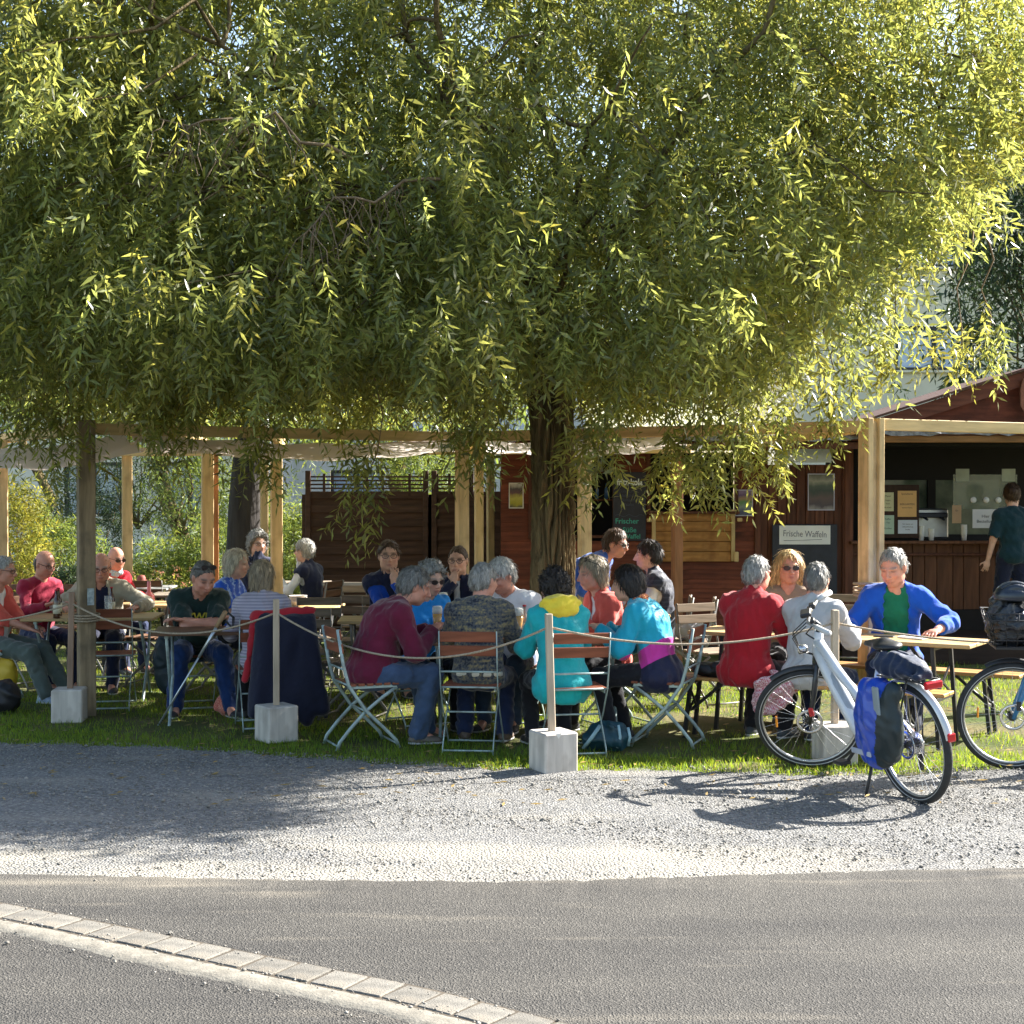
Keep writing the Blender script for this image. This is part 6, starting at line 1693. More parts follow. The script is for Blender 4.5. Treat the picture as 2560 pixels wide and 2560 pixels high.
PERSON(1568, 'dark haired woman in turquoise pink and navy windbreaker with orange scarf', (.98, 10.93, 0), 160, 0.98, lean=16, hunch=16, head=(0, 8, 0), hands=[(.42, .10, .82), (.42, -.08, .82)], feet=[(.34, .12, 0), (.30, -.12, 0)], top=dict(mat=navy), jacket=dict(mat=rj, loose=.016, hem=.08, scarf=fab('orange_scarf', (.55, .20, .06), pattern=pat_stripes((.20, .03, .02), 26, 2, .6, .15)), fold=.006), legs=BLKT, wide=1.06, hair=('bob', 'dark'), fem=True, voxel=VX, seed=18, shoes=(.02, .02, .02))
on_chair('woman in the turquoise pink and navy windbreaker', 1.0, 10.93, 160)
# behind the trunk
r, J = PERSON(1540, 'man in open blue shirt and sunglasses bending forward over a table', (.62, 14.05, 0), -18, 1.0, stand=True, lean=62, hunch=-6, head=(-14, 12, 0), hands=[(.50, .22, .80), (.46, -.20, .80)], top=dict(mat=fab('blue_white_stripe', (.60, .65, .80), pattern=pat_stripes((.08, .16, .55), 30, 1, .5)), name='striped_shirt'), jacket=dict(mat=fab('denim_blue', (.045, .13, .52)), sleeve=.75, open=.06, name='open_shirt'), legs=JEAN, wide=1.06, hair=('full', 'brown'), glasses='sun', skin='red', voxel=VF, seed=19, stub=.5)
PERSON(1620, 'black haired woman in dark quilted vest with pale sleeves', (1.34, 14.15, 0), 176, 1.05, lean=4, hunch=10, head=(0, 4, 0), hands=[(.38, .12, .82), (.36, -.12, .84)], top=dict(mat=fab('pale_grey_sleeve', (.50, .52, .55)), loose=.016), jacket=dict(mat=fab('quilt', (.014, .018, .036), rough=.5, pattern=pat_stripes((.03, .035, .06), 24, 2, .7)), sleeve=.08, loose=.01, collar=.01, name='quilted_vest'), legs=BLKT, hair=('full', 'dark'), fem=True, voxel=VF, seed=20)
on_chair('woman in the dark quilted vest', 1.36, 14.15, 176, 'grey')
# long beer table
PERSON(1893, 'grey haired man in red fleece jacket on the beer bench', (1.83, 10.98, 0), 52, 1.01, seat=.475, lean=8, hunch=10, head=(-8, 6, 0), hands=[(.44, .08, .86), (.46, -.14, .83)], feet=[(.30, .12, 0), (.34, -.14, 0)], top=dict(mat=navy), jacket=dict(mat=red, collar=.028, loose=.012, hem=.06), legs=BLKT, wide=1.05, hair=('short', 'silver'), voxel=VX, seed=21, skin='red', shoes=(.05, .06, .07))
PERSON(1973, 'long haired blonde woman in sunglasses and beige top', (2.27, 12.28, 0), -94, 0.99, seat=.475, lean=6, hunch=6, head=(4, 2, 0), hands=[(.40, .12, .80), (.40, -.12, .80)], top=dict(mat=beige, name='blouse', vneck=True), legs=BLKT, hair=('long', 'blond'), glasses='sun', fem=True, bust=.04, voxel=VX, seed=22, skin='red')
PERSON(2043, 'short grey haired person in light grey sweater behind the handlebar', (2.40, 10.76, 0), 56, 0.96, seat=.475, lean=8, hunch=8, head=(4, 4, 0), hands=[(.42, .14, .82), (.44, -.16, .82)], feet=[(.30, .12, 0), (.30, -.12, 0)], top=dict(mat=lgrey, loose=.016, collar=.005, name='sweater', hem=.05), legs=JEAND, wide=1.06, hair=('short', 'grey'), voxel=VX, seed=23)
PERSON(2233, 'grey haired man in open blue jacket over green polo shirt', (3.05, 11.62, 0), -104, 1.08, seat=.475, lean=8, hunch=10, head=(-22, 22, 0), hands=[(.42, .30, .82), (.44, -.34, .83)], elbow=((-.3, 1, -.5), (-.2, -.6, -.8)), top=dict(mat=fab('green_polo', (.008, .16, .085)), collar=.02, vneck=True, sleeve=.3, name='polo_shirt', loose=.006), jacket=dict(mat=fab('cobalt', (.006, .085, .50)), open=.105, sleeve=.84, collar=.03, loose=.006), legs=JEAND, wide=1.04, hair=('short', 'silver'), skin='red', voxel=VX, seed=24)
# customer at the counter
PERSON(2530, 'woman in dark teal tee waiting at the kiosk counter', (5.74, 16.75, .25), 92, .98, stand=True, lean=2, hunch=4, head=(-18, 6, 0), hands=[(.04, .30, .78), (.02, -.27, .78)], curl=(35, 35), top=dict(mat=fab('teal_tee', (.006, .030, .042)), sleeve=.42, name='tee_shirt', loose=.008), legs=dict(mat=NAVYT['mat'], loose=.014), hair=('bun', 'brown'), fem=True, voxel=VF, seed=25, group='people standing')
# ------------------------------------------------------------------ bicycles
RUB = mat('tyre_rubber', (.022, .023, .024), rough=.8, var=.2, scale=30, bump=.003, bscale=120)
RIM = mat('alloy_rim', (.42, .42, .40), rough=.35, metal=.8, var=.1)
CHR = mat('bright_metal', (.62, .62, .62), rough=.25, metal=1.0, var=.05)
BLP = mat('black_plastic', (.018, .018, .02), rough=.45, var=.15)
REDL = mat('red_reflector', (.55, .01, .015), rough=.2, coat=.5)
ORNG = mat('orange_reflector', (.8, .28, .01), rough=.25, coat=.4)
REFL = mat('reflective_stripe', (.45, .45, .44), rough=.3)
def xf(mb, M):
    mb.V = [tuple(M @ Vector(v)) for v in mb.V]; return mb
def circle(c, r, n=48, a0=0, a1=2 * math.pi):
    return [(c[0] + r * math.cos(a0 + (a1 - a0) * i / n), c[1], c[2] + r * math.sin(a0 + (a1 - a0) * i / n)) for i in range(n if a1 - a0 > 6.2 else n + 1)]
def wheel(root, c, M, R=.36, rotor=True, cassette=False):
    rim = xf(MB().tube(circle(c, R - .042), .014, 8, closed=True), M).build('wheel', RIM, root)
    ty = xf(MB().tube(circle(c, R - .024), .026, 10, closed=True), M).build('tyre', RUB, rim)
    for s in (1, -1): xf(MB().tube(circle((c[0], c[1] + s * .0225, c[2]), R - .030), .0035, 5, closed=True), M).build('reflective_band', REFL, rim)
    sp = MB()
    for i in range(28):
        a = 2 * math.pi * i / 28; s = 1 if i % 2 else -1; b = a + (.5 if i % 4 < 2 else -.5)
        sp.tube([(c[0] + .028 * math.cos(b), c[1] + s * .028, c[2] + .028 * math.sin(b)), (c[0] + (R - .05) * math.cos(a), c[1], c[2] + (R - .05) * math.sin(a))], .0013, 4, cap=False)
    xf(sp, M).build('spokes', CHR, rim)['kind'] = 'stuff'
    Rx = Matrix.Rotation(math.pi / 2, 3, 'X')
    xf(MB().lathe([(.012, -.06), (.03, -.03), (.03, -.026), (.014, -.022), (.014, .022), (.03, .026), (.03, .03), (.012, .06)], c, 16, Rx), M).build('hub', BLP, rim)
    if rotor:
        ro = MB().tube(circle((c[0], c[1] + .045, c[2]), .078, 32), .010, 6, closed=True, flat=(0, 1, 0))
        for i in range(6):
            a = i * math.pi / 3; ro.tube([(c[0] + .02 * math.cos(a), c[1] + .045, c[2] + .02 * math.sin(a)), (c[0] + .072 * math.cos(a + .35), c[1] + .045, c[2] + .072 * math.sin(a + .35))], .0035, 4)
        xf(ro, M).build('brake_disc', CHR, rim)
    if cassette:
        ca = MB()
        for i, r_ in enumerate((.068, .06, .052, .045, .038, .032)): ca.lathe([(.012, 0), (r_, 0), (r_, .0025), (.012, .0025)], (c[0], c[1] - .032 - i * .005, c[2]), 28, Rx)
        xf(ca, M).build('cassette', CHR, rim)
    return rim
def fender(c, r, a0, a1, w_=.024):
    mb = MB(); n = 22; prof = [(-1, -.012), (-.7, .004), (0, .010), (.7, .004), (1, -.012)]
    vs = []
    for i in range(n + 1):
        a = a0 + (a1 - a0) * i / n
        for p, q in prof: vs.append((c[0] + (r + q) * math.cos(a), c[1] + p * w_, c[2] + (r + q) * math.sin(a)))
    m = len(prof)
    fs = [(i * m + j, i * m + j + 1, (i + 1) * m + j + 1, (i + 1) * m + j) for i in range(n) for j in range(m - 1)]
    return mb.add(vs, fs, True)
def bicycle(label, loc, heading, lean, steer, frame_col, accent, bags=True, basket=False, fork_col=None):
    root = thing('bicycle', label, 'bicycle', loc, 0)
    root.rotation_euler = (math.radians(lean), 0, math.radians(heading)); root.rotation_mode = 'XYZ'
    I4 = Matrix.Identity(4)
    FR = mat('bike_paint_%.2f_%.2f' % (frame_col[0], frame_col[2]), frame_col, rough=.3, var=.05, coat=.5)
    FK = mat('fork_paint_%.2f' % (fork_col or (0, 0, .02))[2], fork_col or (.02, .022, .025), rough=.35, coat=.3)
    R = .36; ra = (0, 0, R); fa = (1.10, 0, R)
    hb = Vector((.945, 0, .80)); ht = Vector((.895, 0, .96)); ax = (ht - hb).normalized()
    MS = Matrix.Translation(hb) @ Matrix.Rotation(math.radians(steer), 4, ax) @ Matrix.Translation(-hb)
    dz = (MS @ Vector(fa)).z - R; MS = Matrix.Translation((0, 0, -dz * .0)) @ MS
    wheel(root, ra, I4, R, True, True); wheel(root, fa, MS, R)
    # frame
    bb_ = (.44, 0, .30)
    f = MB()
    f.tube([(.93, 0, .84), (.84, 0, .72), (.70, 0, .55), (.55, 0, .38), (.46, 0, .30)], [.040, .048, .052, .052, .045], 12)
    f.tube([(.92, 0, .90), (.72, 0, .72), (.52, 0, .58), (.33, 0, .52)], [.034, .032, .028, .024], 10)
    f.tube([(.46, 0, .30), (.36, 0, .55), (.26, 0, .80)], [.028, .022, .018], 10)
    f.tube([hb, ht], .032, 12)
    for s in (1, -1):
        f.tube([(.42, s * .03, .31), (.2, s * .055, .33), (0, s * .065, R)], [.018, .015, .012], 8)
        f.tube([(.335, s * .02, .60), (.15, s * .05, .47), (0, s * .065, R)], [.013, .011, .010], 8)
    f.build('frame', FR, root)
    MB().tube([(.80, 0, .70), (.71, 0, .595), (.60, 0, .465), (.54, 0, .40)], [.030, .043, .043, .030], 10).build('battery', mat('bike_battery', (.30, .33, .36) if frame_col[0] > .3 else (.02, .02, .025), rough=.4), root, (.035, 0, .035))
    MB().lathe([(.0, -.055), (.062, -.055), (.075, -.02), (.075, .02), (.062, .055), (.0, .055)], bb_, 20, Matrix.Rotation(math.pi / 2, 3, 'X')).build('motor', BLP, root)
    ch = MB().lathe([(.0, 0), (.085, 0), (.085, .004), (.0, .004)], (.44, -.065, .30), 30, Matrix.Rotation(math.pi / 2, 3, 'X')); ch.build('chainring', BLP, root)
    MB().tube([(.44, -.07, .385), (0, -.05, .415)], .004, 4).tube([(.44, -.07, .215), (.03, -.055, .285)], .004, 4).build('chain', mat('chain_steel', (.1, .09, .08), metal=.8, rough=.5), root)
    for s in (1, -1):
        cr = MB().bar((.44, s * .085, .30), (.44 + s * .12, s * .095, .30 - s * .12), .018, .014).build('crank', BLP, root)
        MB().box((.44 + s * .12, s * .14, .30 - s * .12), (.09, .085, .022), None, .006).build('pedal', BLP, cr)
    MB().tube([(.0, -.07, R), (.03, -.085, .27), (.05, -.08, .22)], [.016, .014, .01], 6).box((.045, -.08, .23), (.03, .02, .10)).build('derailleur', BLP, root)
    # fork, front fender, handlebar turn with the wheel
    fk = MB()
    for s in (1, -1): fk.tube([(.955, s * .055, .755), (1.02, s * .06, .56), (1.06, s * .058, .46), (1.10, s * .055, R - .01)], [.018, .018, .015, .014], 10)
    fk.bar((.957, -.065, .755), (.957, .065, .755), .05, .04); fk.tube([(.957, 0, .755), hb], .024, 10)
    xf(fk, MS).build('fork', FK, root)
    xf(fender(fa, R + .022, math.radians(62), math.radians(172)), MS).build('front_mudguard', BLP, root)
    xf(MB().box((1.07, .075, .44), (.03, .02, .06), None, .004), MS).build('brake_caliper', REDL if frame_col[0] > .3 else BLP, root)
    rfm = fender(ra, R + .024, math.radians(62), math.radians(168)); rfm.build('rear_mudguard', mat('silver_mudguard', (.60, .60, .60), rough=.3, metal=.3), root)
    MB().box((0, 0, 0), (.02, .05, .05), None, .006).build('mudguard_reflector', REDL, root, (ra[0] - .395 * math.cos(math.radians(14)), 0, R + .395 * math.sin(math.radians(14))))
    st = MB().tube([ht, (.885, 0, 1.0), (.93, 0, 1.06)], [.020, .020, .018], 10); xf(st, MS).build('stem', BLP, root)
    hbm = MB().tube([(.80, .33, 1.075), (.88, .22, 1.085), (.935, .08, 1.065), (.935, -.08, 1.065), (.88, -.22, 1.085), (.80, -.33, 1.075)], .012, 8); hbo = xf(hbm, MS).build('handlebar', mat('handlebar_alloy', (.50, .50, .50), metal=.7, rough=.3), root)
    for s in (1, -1):
        xf(MB().tube([(.875, s * .225, 1.085), (.835, s * .29, 1.08), (.795, s * .345, 1.074)], [.017, .018, .019], 10), MS).build('grip', mat('grip_grey', (.55, .55, .54), rough=.6) if frame_col[0] > .3 else BLP, hbo)
        xf(MB().tube([(.91, s * .16, 1.065), (.95, s * .22, 1.05), (.90, s * .31, 1.045)], .006, 6), MS).build('brake_lever', BLP, hbo)
    xf(MB().box((.945, 0, 1.10), (.07, .10, .03), None, .008), MS).build('display', BLP, hbo)
    xf(MB().box((.90, .14, 1.095), (.03, .05, .03), None, .006), MS).build('remote', BLP, hbo)
    xf(MB().box((.91, -.13, 1.09), (.04, .05, .035), None, .006), MS).build('shifter', BLP, hbo)
    xf(MB().lathe([(.0, 0), (.025, 0), (.02, .02), (0, .026)], (.93, -.06, 1.082), 12), MS).build('bell', CHR, hbo)
    cab = MB()
    for k_ in range(3): cab.tube([(.95, .12 - .06 * k_, 1.06), (1.06, .08 - .05 * k_, .98), (1.04, .03 - .02 * k_, .86), (.95, .01, .80)], .004, 5)
    xf(cab, MS).build('cables', BLP, root)['kind'] = 'stuff'
    xf(MB().lathe([(.0, -.03), (.026, -.02), (.032, .02), (.030, .035), (.0, .036)], (1.02, 0, .86), 14, Matrix.Rotation(math.pi / 2, 3, 'Y')), MS).build('headlight', CHR, root)
    # saddle, rack, lamp, kickstand
    MB().tube([(.27, 0, .78), (.235, 0, .90)], .014, 8).build('seat_post', BLP, root)
    sv = Vol((.03, -.12, .86), (.42, .12, .99), .008); sv.ell((.15, 0, .935), (.10, .085, .032), None, .03); sv.cone((.18, 0, .94), (.36, 0, .93), .045, .022, .03); sv.half((0, 0, .915), (0, 0, -1), .01)
    a, b = sv.mesh(); link('saddle', np_mesh('saddle', a, b, True), BLP, root)
    rk = MB()
    for s in (1, -1): rk.tube([(.20, s * .06, .76), (-.02, s * .065, .765), (-.24, s * .065, .765)], .006, 6).tube([(-.10, s * .065, .765), (-.02, s * .08, .55), (0, s * .075, R)], .006, 6)
    for x_ in (.1, -.02, -.14, -.24): rk.tube([(x_, -.065, .765), (x_, .065, .765)], .005, 6)
    rk.build('rack', BLP, root)
    MB().box((-.262, 0, .745), (.03, .12, .045), None, .008).build('tail_light', REDL, root)
    MB().tube([(.30, .05, .29), (.27, .13, .16), (.24, .205, .022)], [.012, .010, .009], 8).box((.238, .21, .016), (.05, .025, .014), Matrix.Rotation(0, 3, 'Z'), .004).build('kickstand', BLP, root)
    MB().box((0, 0, 0), (.012, .012, .075), None, .003).build('wheel_reflector', ORNG, root, MS @ Vector((fa[0] + .22, 0, R + .02)))
    if bags:
        bl = Vol((-.26, .05, .12), (.46, .36, .86), .009)
        bl.ell((.08, .165, .50), (.215, .095, .26), None, .05); bl.ell((.12, .16, .36), (.17, .090, .13), None, .05); bl.cone((-.06, .14, .70), (.17, .14, .70), .060, .060, .06); bl.half((0, .095, 0), (0, -1, 0), .01); bl.ripple(.006, .09, 3, 6)
        a, b = bl.mesh()
        pn = bpy.data.materials.new('pannier_cloth'); 
        pm = mat('pannier_blue', (.008, .058, .42), rough=.35, var=.1, coat=.3); pk = mat('pannier_dark', (.010, .022, .026), rough=.5, var=.2)
        me = np_mesh('pannier', a, b, True); me.materials.append(pm); me.materials.append(pk)
        cx = np.array(a)[b].mean(1); mi = (cx[:, 0] < -.005 - .22 * (cx[:, 2] - .5)).astype(np.int32); me.polygons.foreach_set('material_index', mi)
        pan = link('pannier', me, None, root)
        MB().box((-.02, .232, .66), (.06, .015, .17), None, .006).build('buckle_strap', mat('strap_grey', (.22, .27, .30), rough=.4), pan)
        MB().box((.16, .252, .33), (.20, .012, .035), None, .005).build('pale_trim', mat('pannier_trim', (.42, .46, .55), rough=.5), pan)
        bo = Vol((-.26, -.18, .75), (.22, .20, 1.0), .009); bo.ell((-.02, .02, .83), (.17, .11, .065), None, .05); bo.ell((.08, .05, .85), (.11, .10, .06), None, .05); bo.cone((-.18, .0, .80), (-.21, .06, .80), .045, .03, .04); bo.half((0, 0, .772), (0, 0, -1), .01); bo.ripple(.010, .08, 8, 6)
        a, b = bo.mesh(); jk = link('bundled_jacket', np_mesh('bundled_jacket', a, b, True), fab('bundle_navy', (.010, .020, .05), rough=.6))
        jk.parent = None; jk.matrix_world = Matrix.Translation(loc) @ Matrix.Rotation(math.radians(heading), 4, 'Z') @ Matrix.Rotation(math.radians(lean), 4, 'X')
        tag(jk, 'dark navy jacket bundled on the rear rack of the white bicycle', 'jacket')
    if basket:
        bk = MB()
        c0 = Vector((1.10, 0, 1.02))
        for k_ in range(6):
            z_ = -.18 + k_ * .045; w_ = .13 + .011 * k_
            bk.tube([c0 + Vector(p) for p in ((-w_, -w_, z_), (w_, -w_, z_), (w_, w_, z_), (-w_, w_, z_))], .005, 5, closed=True)
        for i in range(5):
            for (sx_, sy_) in ((1, 0), (-1, 0), (0, 1), (0, -1)):
                u = -1 + i * .5
                lo_ = Vector((sx_ * .13 if sx_ else u * .13, sy_ * .13 if sy_ else u * .13, -.18)); hi_ = Vector((sx_ * .185 if sx_ else u * .185, sy_ * .185 if sy_ else u * .185, .05)); bk.tube([c0 + lo_, c0 + hi_], .004, 5)
        bk.box(c0 + Vector((0, 0, -.19)), (.27, .27, .012)); xf(bk, MS).build('basket', BLP, root)
    return root, MS
bicycle('white electric bicycle with blue pannier parked on the gravel', (2.42, 8.80, 0), 111, -7, 56, (.62, .64, .66), None, True)
r2, MS2 = bicycle('black and blue bicycle cut off by the picture edge with a filled basket', (4.44, 9.86, 0), 178, -4, -6, (.015, .02, .03), None, False, True, (.02, .16, .32))
# what lies in the basket: a helmet and shiny oddments
Mw = Matrix.Translation((4.44, 9.86, 0)) @ Matrix.Rotation(math.radians(178), 4, 'Z') @ Matrix.Rotation(math.radians(-4), 4, 'X') @ MS2
hv = Vol((-.2, -.2, -.1), (.2, .2, .2), .008); hv.ell((0, 0, 0), (.135, .105, .11), None, 0); hv.half((0, 0, -.02), (0, 0, -1), .01)
for i in range(5): hv.ell((.02 - .0 * i, -.08 + .04 * i, .085 - .004 * (i - 2) ** 2), (.10, .009, .03), None, .004, sub=True)
a, b = hv.mesh(); h_ = link('bicycle_helmet', np_mesh('bicycle_helmet', a, b, True), mat('helmet_shell', (.012, .018, .03), rough=.3, var=.3, coat=.2)); h_.matrix_world = Mw @ Matrix.Translation((1.10, .02, 1.16)); tag(h_, 'glossy dark bicycle helmet lying in the basket of the cut off bicycle', 'helmet')
bgv = Vol((-.25, -.25, -.25), (.25, .25, .25), .01); bgv.ell((0, 0, -.04), (.165, .165, .14), None, .04); bgv.ell((.03, -.03, .08), (.11, .10, .10), None, .04); bgv.ripple(.016, .07, 5, 8)
a, b = bgv.mesh(); g_ = link('foil_bag', np_mesh('foil_bag', a, b, True), mat('crinkled_foil', (.008, .009, .012), col2=(.022, .025, .034), rough=.30, scale=14, bump=.02, bscale=24, coat=.15)); g_.matrix_world = Mw @ Matrix.Translation((1.10, .0, 1.02)); tag(g_, 'crumpled shiny dark plastic bag stuffed in the bicycle basket', 'bag')
# ------------------------------------------------------------------ stakes in wooden blocks, rope
BLOCK = wood('pale_block', (.50, .46, .41), 'z', var=.2, rough=.85, rnd=.05, dirt=((.34, .30, .26), 7, .6), bump=.002)
STK = wood('stake_wood', (.46, .37, .27), 'z', var=.25, bump=.002)
STKD = wood('stake_wood_dark', (.30, .20, .14), 'z', var=.25, bump=.002)
stakes = []
for lab, px, py, rz, hh, tilt, ms in (
    ('wooden stake in a pale block beside the weathered pergola post', 172, 1808, .10, 1.05, (.0, .02), STKD),
    ('wooden stake in a pale block before the draped navy jacket', 690, 1858, .62, 1.06, (0, 0), STK),
    ('wooden stake in a notched pale block before the turquoise jacket', 1383, 1936, .46, 1.05, (.0, -.03), STK),
    ('wooden stake in a pale block behind the front wheel of the bicycle', 2088, 1914, .15, 1.05, (.0, .0), STK)):
    g = gp(px, py + 2); g.y += .12; Yc = g.y
    g.x = (px - 1280) * Yc / F_PX
    t = thing('rope_stake', lab, 'stake', g, rz, 'stakes carrying the rope')
    mb = MB().box((0, 0, .135), (.245, .245, .27), None, .010); mb.build('block', BLOCK, t)
    if px == 1383: MB().prism([(-.03, 0, .272), (.02, 0, .272), (-.005, 0, .235)], (-.02, -.1235, 0), (-.02, -.1245, 0)).build('notch', mat('bright_cut', (.75, .72, .66)), t)
    MB().box((0, 0, hh / 2 + .12), (.046, .046, hh - .24), None, .005).build('stake', ms, t, None, (tilt[0], tilt[1], .2 - rz))
    stakes.append(Vector((g.x + tilt[1] * .95, g.y, .96)))
ROPE = mat('hemp_rope', (.36, .29, .21), rough=.95, var=.35, scale=120, stretch=(1, 1, 1), bump=.003, bscale=200)
def rope(label, a, b, sag, n=26, k=None):
    pts = []
    for i in range(n + 1):
        t = i / n; p = a + (b - a) * t; p = p.copy(); p.z -= sag * 4 * t * (1 - t); pts.append(p)
    o = MB().tube(pts, .0078, 7).build('rope', ROPE); tag(o, label, 'rope', 'rope spans between the stakes'); return o
rope('rope span sagging from the picture edge to the weathered post', Vector((-5.2, 12.5, .80)), stakes[0], .10)
rope('rope span between the weathered post and the draped navy jacket', stakes[0], stakes[1], .20)
rope('rope span sagging behind the maroon pullover and knit sweater', stakes[1], stakes[2] + Vector((0, 0, .0)), .27)
rope('rope span from the turquoise jacket past the red fleece jacket', stakes[2], stakes[3], .13)
rope('rope span falling from the handlebar over the long beer table', stakes[3], Vector((3.55, 10.35, .80)), .03)
rw = MB()
p = at(215, 1500, 12.3)
for i in range(3): rw.tube([(p.x + .105 * math.cos(t), 12.3 + .105 * math.sin(t), .80 + .022 * i + .006 * math.sin(t)) for t in [2 * math.pi * j / 20 for j in range(20)]], .009, 6, closed=True)
tag(rw.build('rope_wrap', ROPE), 'rope wound round the weathered pergola post', 'rope')
p = at(2178, 1500, 12.0); rw = MB()
for i in range(4): rw.tube([(p.x + .135 * math.cos(t), 12.0 + .135 * math.sin(t), 1.03 + .03 * i + .008 * math.sin(t + i)) for t in [2 * math.pi * j / 20 for j in range(20)]], .012, 6, closed=True)
tag(rw.build('rope_wrap', ROPE), 'rope coils wound round the tall pergola post behind the blue jacket', 'rope')

# ------------------------------------------------------------------ on and by the tables
BEER = mat('beer', (.72, .36, .03), rough=.15, var=.1, coat=.4); FOAM = mat('foam', (.85, .82, .74), rough=.9, var=.05); GLS = mat('clear_glass', (.75, .80, .80), rough=.05, var=.05, alpha=.18, spec=.8)
BRN = mat('brown_bottle_glass', (.06, .022, .008), rough=.12, var=.1, coat=.5); LBL = mat('bottle_label', (.70, .66, .50), rough=.6, var=.1)
def beer_glass(label, x, y, z):
    t = thing('beer_glass', label, 'glass', (x, y, z), 0, 'beer glasses on the tables')
    MB().lathe([(.030, 0), (.028, .03), (.032, .10), (.040, .17), (.040, .235), (.0385, .235), (.037, .19), (.030, .10), (.026, .035), (0, .03)], (0, 0, 0), 20).build('glass', GLS, t)
    MB().lathe([(0, .034), (.026, .036), (.030, .10), (.037, .175), (0, .176)], (0, 0, 0), 20).build('beer', BEER, t)
    MB().lathe([(0, .176), (.037, .177), (.0385, .215), (.030, .232), (0, .236)], (0, 0, 0), 20).build('foam', FOAM, t)
p = at(1088, 1560, 11.05); beer_glass('full beer glass with foam between maroon pullover and knit sweater', p.x, 11.35, .752)
p = at(1296, 1600, 11.0); beer_glass('half drunk beer glass left of the turquoise jacket', p.x, 11.15, .752)
p = at(1108, 1560, 12.95); beer_glass('full beer glass before the man resting his chin', p.x, 12.95, .752)
def bottle(label, x, y, z, m=BRN, capc=(.5, .02, .04)):
    t = thing('bottle', label, 'bottle', (x, y, z), 0, 'bottles on the tables')
    MB().lathe([(0, 0), (.031, 0), (.032, .01), (.032, .14), (.026, .17), (.0135, .20), (.012, .25), (0, .252)], (0, 0, 0), 18).build('glass', m, t)
    MB().lathe([(.0325, .04), (.0325, .12)], (0, 0, 0), 18).build('label', LBL, t); MB().lathe([(0, .255), (.0145, .253), (.015, .243), (.013, .242)], (0, 0, 0), 12).build('cap', mat('cap_%.2f' % capc[0], capc), t)
p = at(1311, 1600, 11.2); bottle('small bottle with red cap beside the half drunk beer', p.x, 11.2, .752, mat('clear_bottle', (.35, .25, .2), rough=.12))
for lab, px, Y in (('brown beer bottle behind the dark stake', 145, 13.3), ('brown beer bottle left of the dark stake', 141, 13.05), ('brown beer bottle before the beige jacket', 278, 13.42)):
    bottle(lab, at(px, 1500, Y).x, Y, .752)
t = thing('beer_glass', 'pale beer glass beside the bottle before the beige jacket', 'glass', (at(270, 1500, 13.3).x, 13.3, .752), 0, 'beer glasses on the tables'); MB().lathe([(.03, 0), (.036, .18), (.034, .18), (.028, .01), (0, .01)], (0, 0, 0), 16).build('glass', GLS, t)
bw = mat('paper_bowl', (.70, .64, .58), rough=.8, var=.06)
def bowls(label, x, y, z, n, r=.085):
    t = thing('bowl_stack', label, 'bowls', (x, y, z))
    for i in range(n): MB().lathe([(r * .7, .0), (r, .05), (r + .006, .052), (r, .046), (r * .68, .006), (0, .006)], (0, 0, 0), 22).build('bowl', bw, t, (random.uniform(-.004, .004), 0, .017 * i))
bowls('stack of pale paper bowls on the light wooden table', at(745, 1500, 14.5).x, 14.5, .752, 4)
g = gp(1368, 1905); bowls('stack of white paper bowls on the grass behind the notched block', g.x, g.y - .05, .0, 5, .10)
# red bell shaped pot on the grey table, pink flowers in a vase
MBp = MB().lathe([(.085, 0), (.085, .02), (.055, .06), (.05, .11), (.035, .14), (0, .145)], (0, 0, 0), 18)
tag(MBp.build('table_pot', mat('red_clay', (.26, .06, .04), rough=.7), None, (at(353, 1390, 17.5).x, 17.5, .752)), 'red clay bell shaped pot on the grey slate table', 'pot')
t = thing('flower_vase', 'pink flower bunch in a slim glass vase behind the brown chair', 'vase', (at(372, 1470, 14.9).x, 14.9, .752))
MB().lathe([(.05, 0), (.06, .03), (.055, .08), (.02, .12), (.018, .22), (0, .22)], (0, 0, 0), 16).build('vase', mat('pink_glass', (.62, .18, .20), rough=.2, coat=.4), t)
# trekking poles leaning on the table
for i, (lab, dx) in enumerate((('silver trekking pole leaning on the dark table', 0), ('second trekking pole leaning crossed beside the first', .05))):
    t = thing('trekking_pole', lab, 'pole', (0, 0, 0), 0, 'trekking poles leaning on the table')
    a = gp(392 + 8 * i, 1818 - 10 * i); b = at(566 - 8 * i, 1528, 11.62); b.x += dx * .3
    MB().tube([a, a + (b - a) * .62], .0075, 8).build('lower_shaft', mat('silver_shaft', (.55, .60, .63), metal=.7, rough=.3), t)
    MB().tube([a + (b - a) * .60, a + (b - a) * .86], .010, 8).build('upper_shaft', mat('silver_shaft', (.55, .6, .63)), t)
    MB().tube([a + (b - a) * .86, b], [.016, .015], 8).build('grip', wood('cork_grip', (.30, .19, .10), 'z'), t)
    MB().tube([b, b + Vector((.06, 0, -.05)), b + Vector((.05, .02, -.14)), b + Vector((.0, 0, -.08))], .006, 5).build('strap', ST_D, t)
    MB().tube([a, a + (b - a) * .03], [.004, .009], 6).build('tip', ST_D, t)
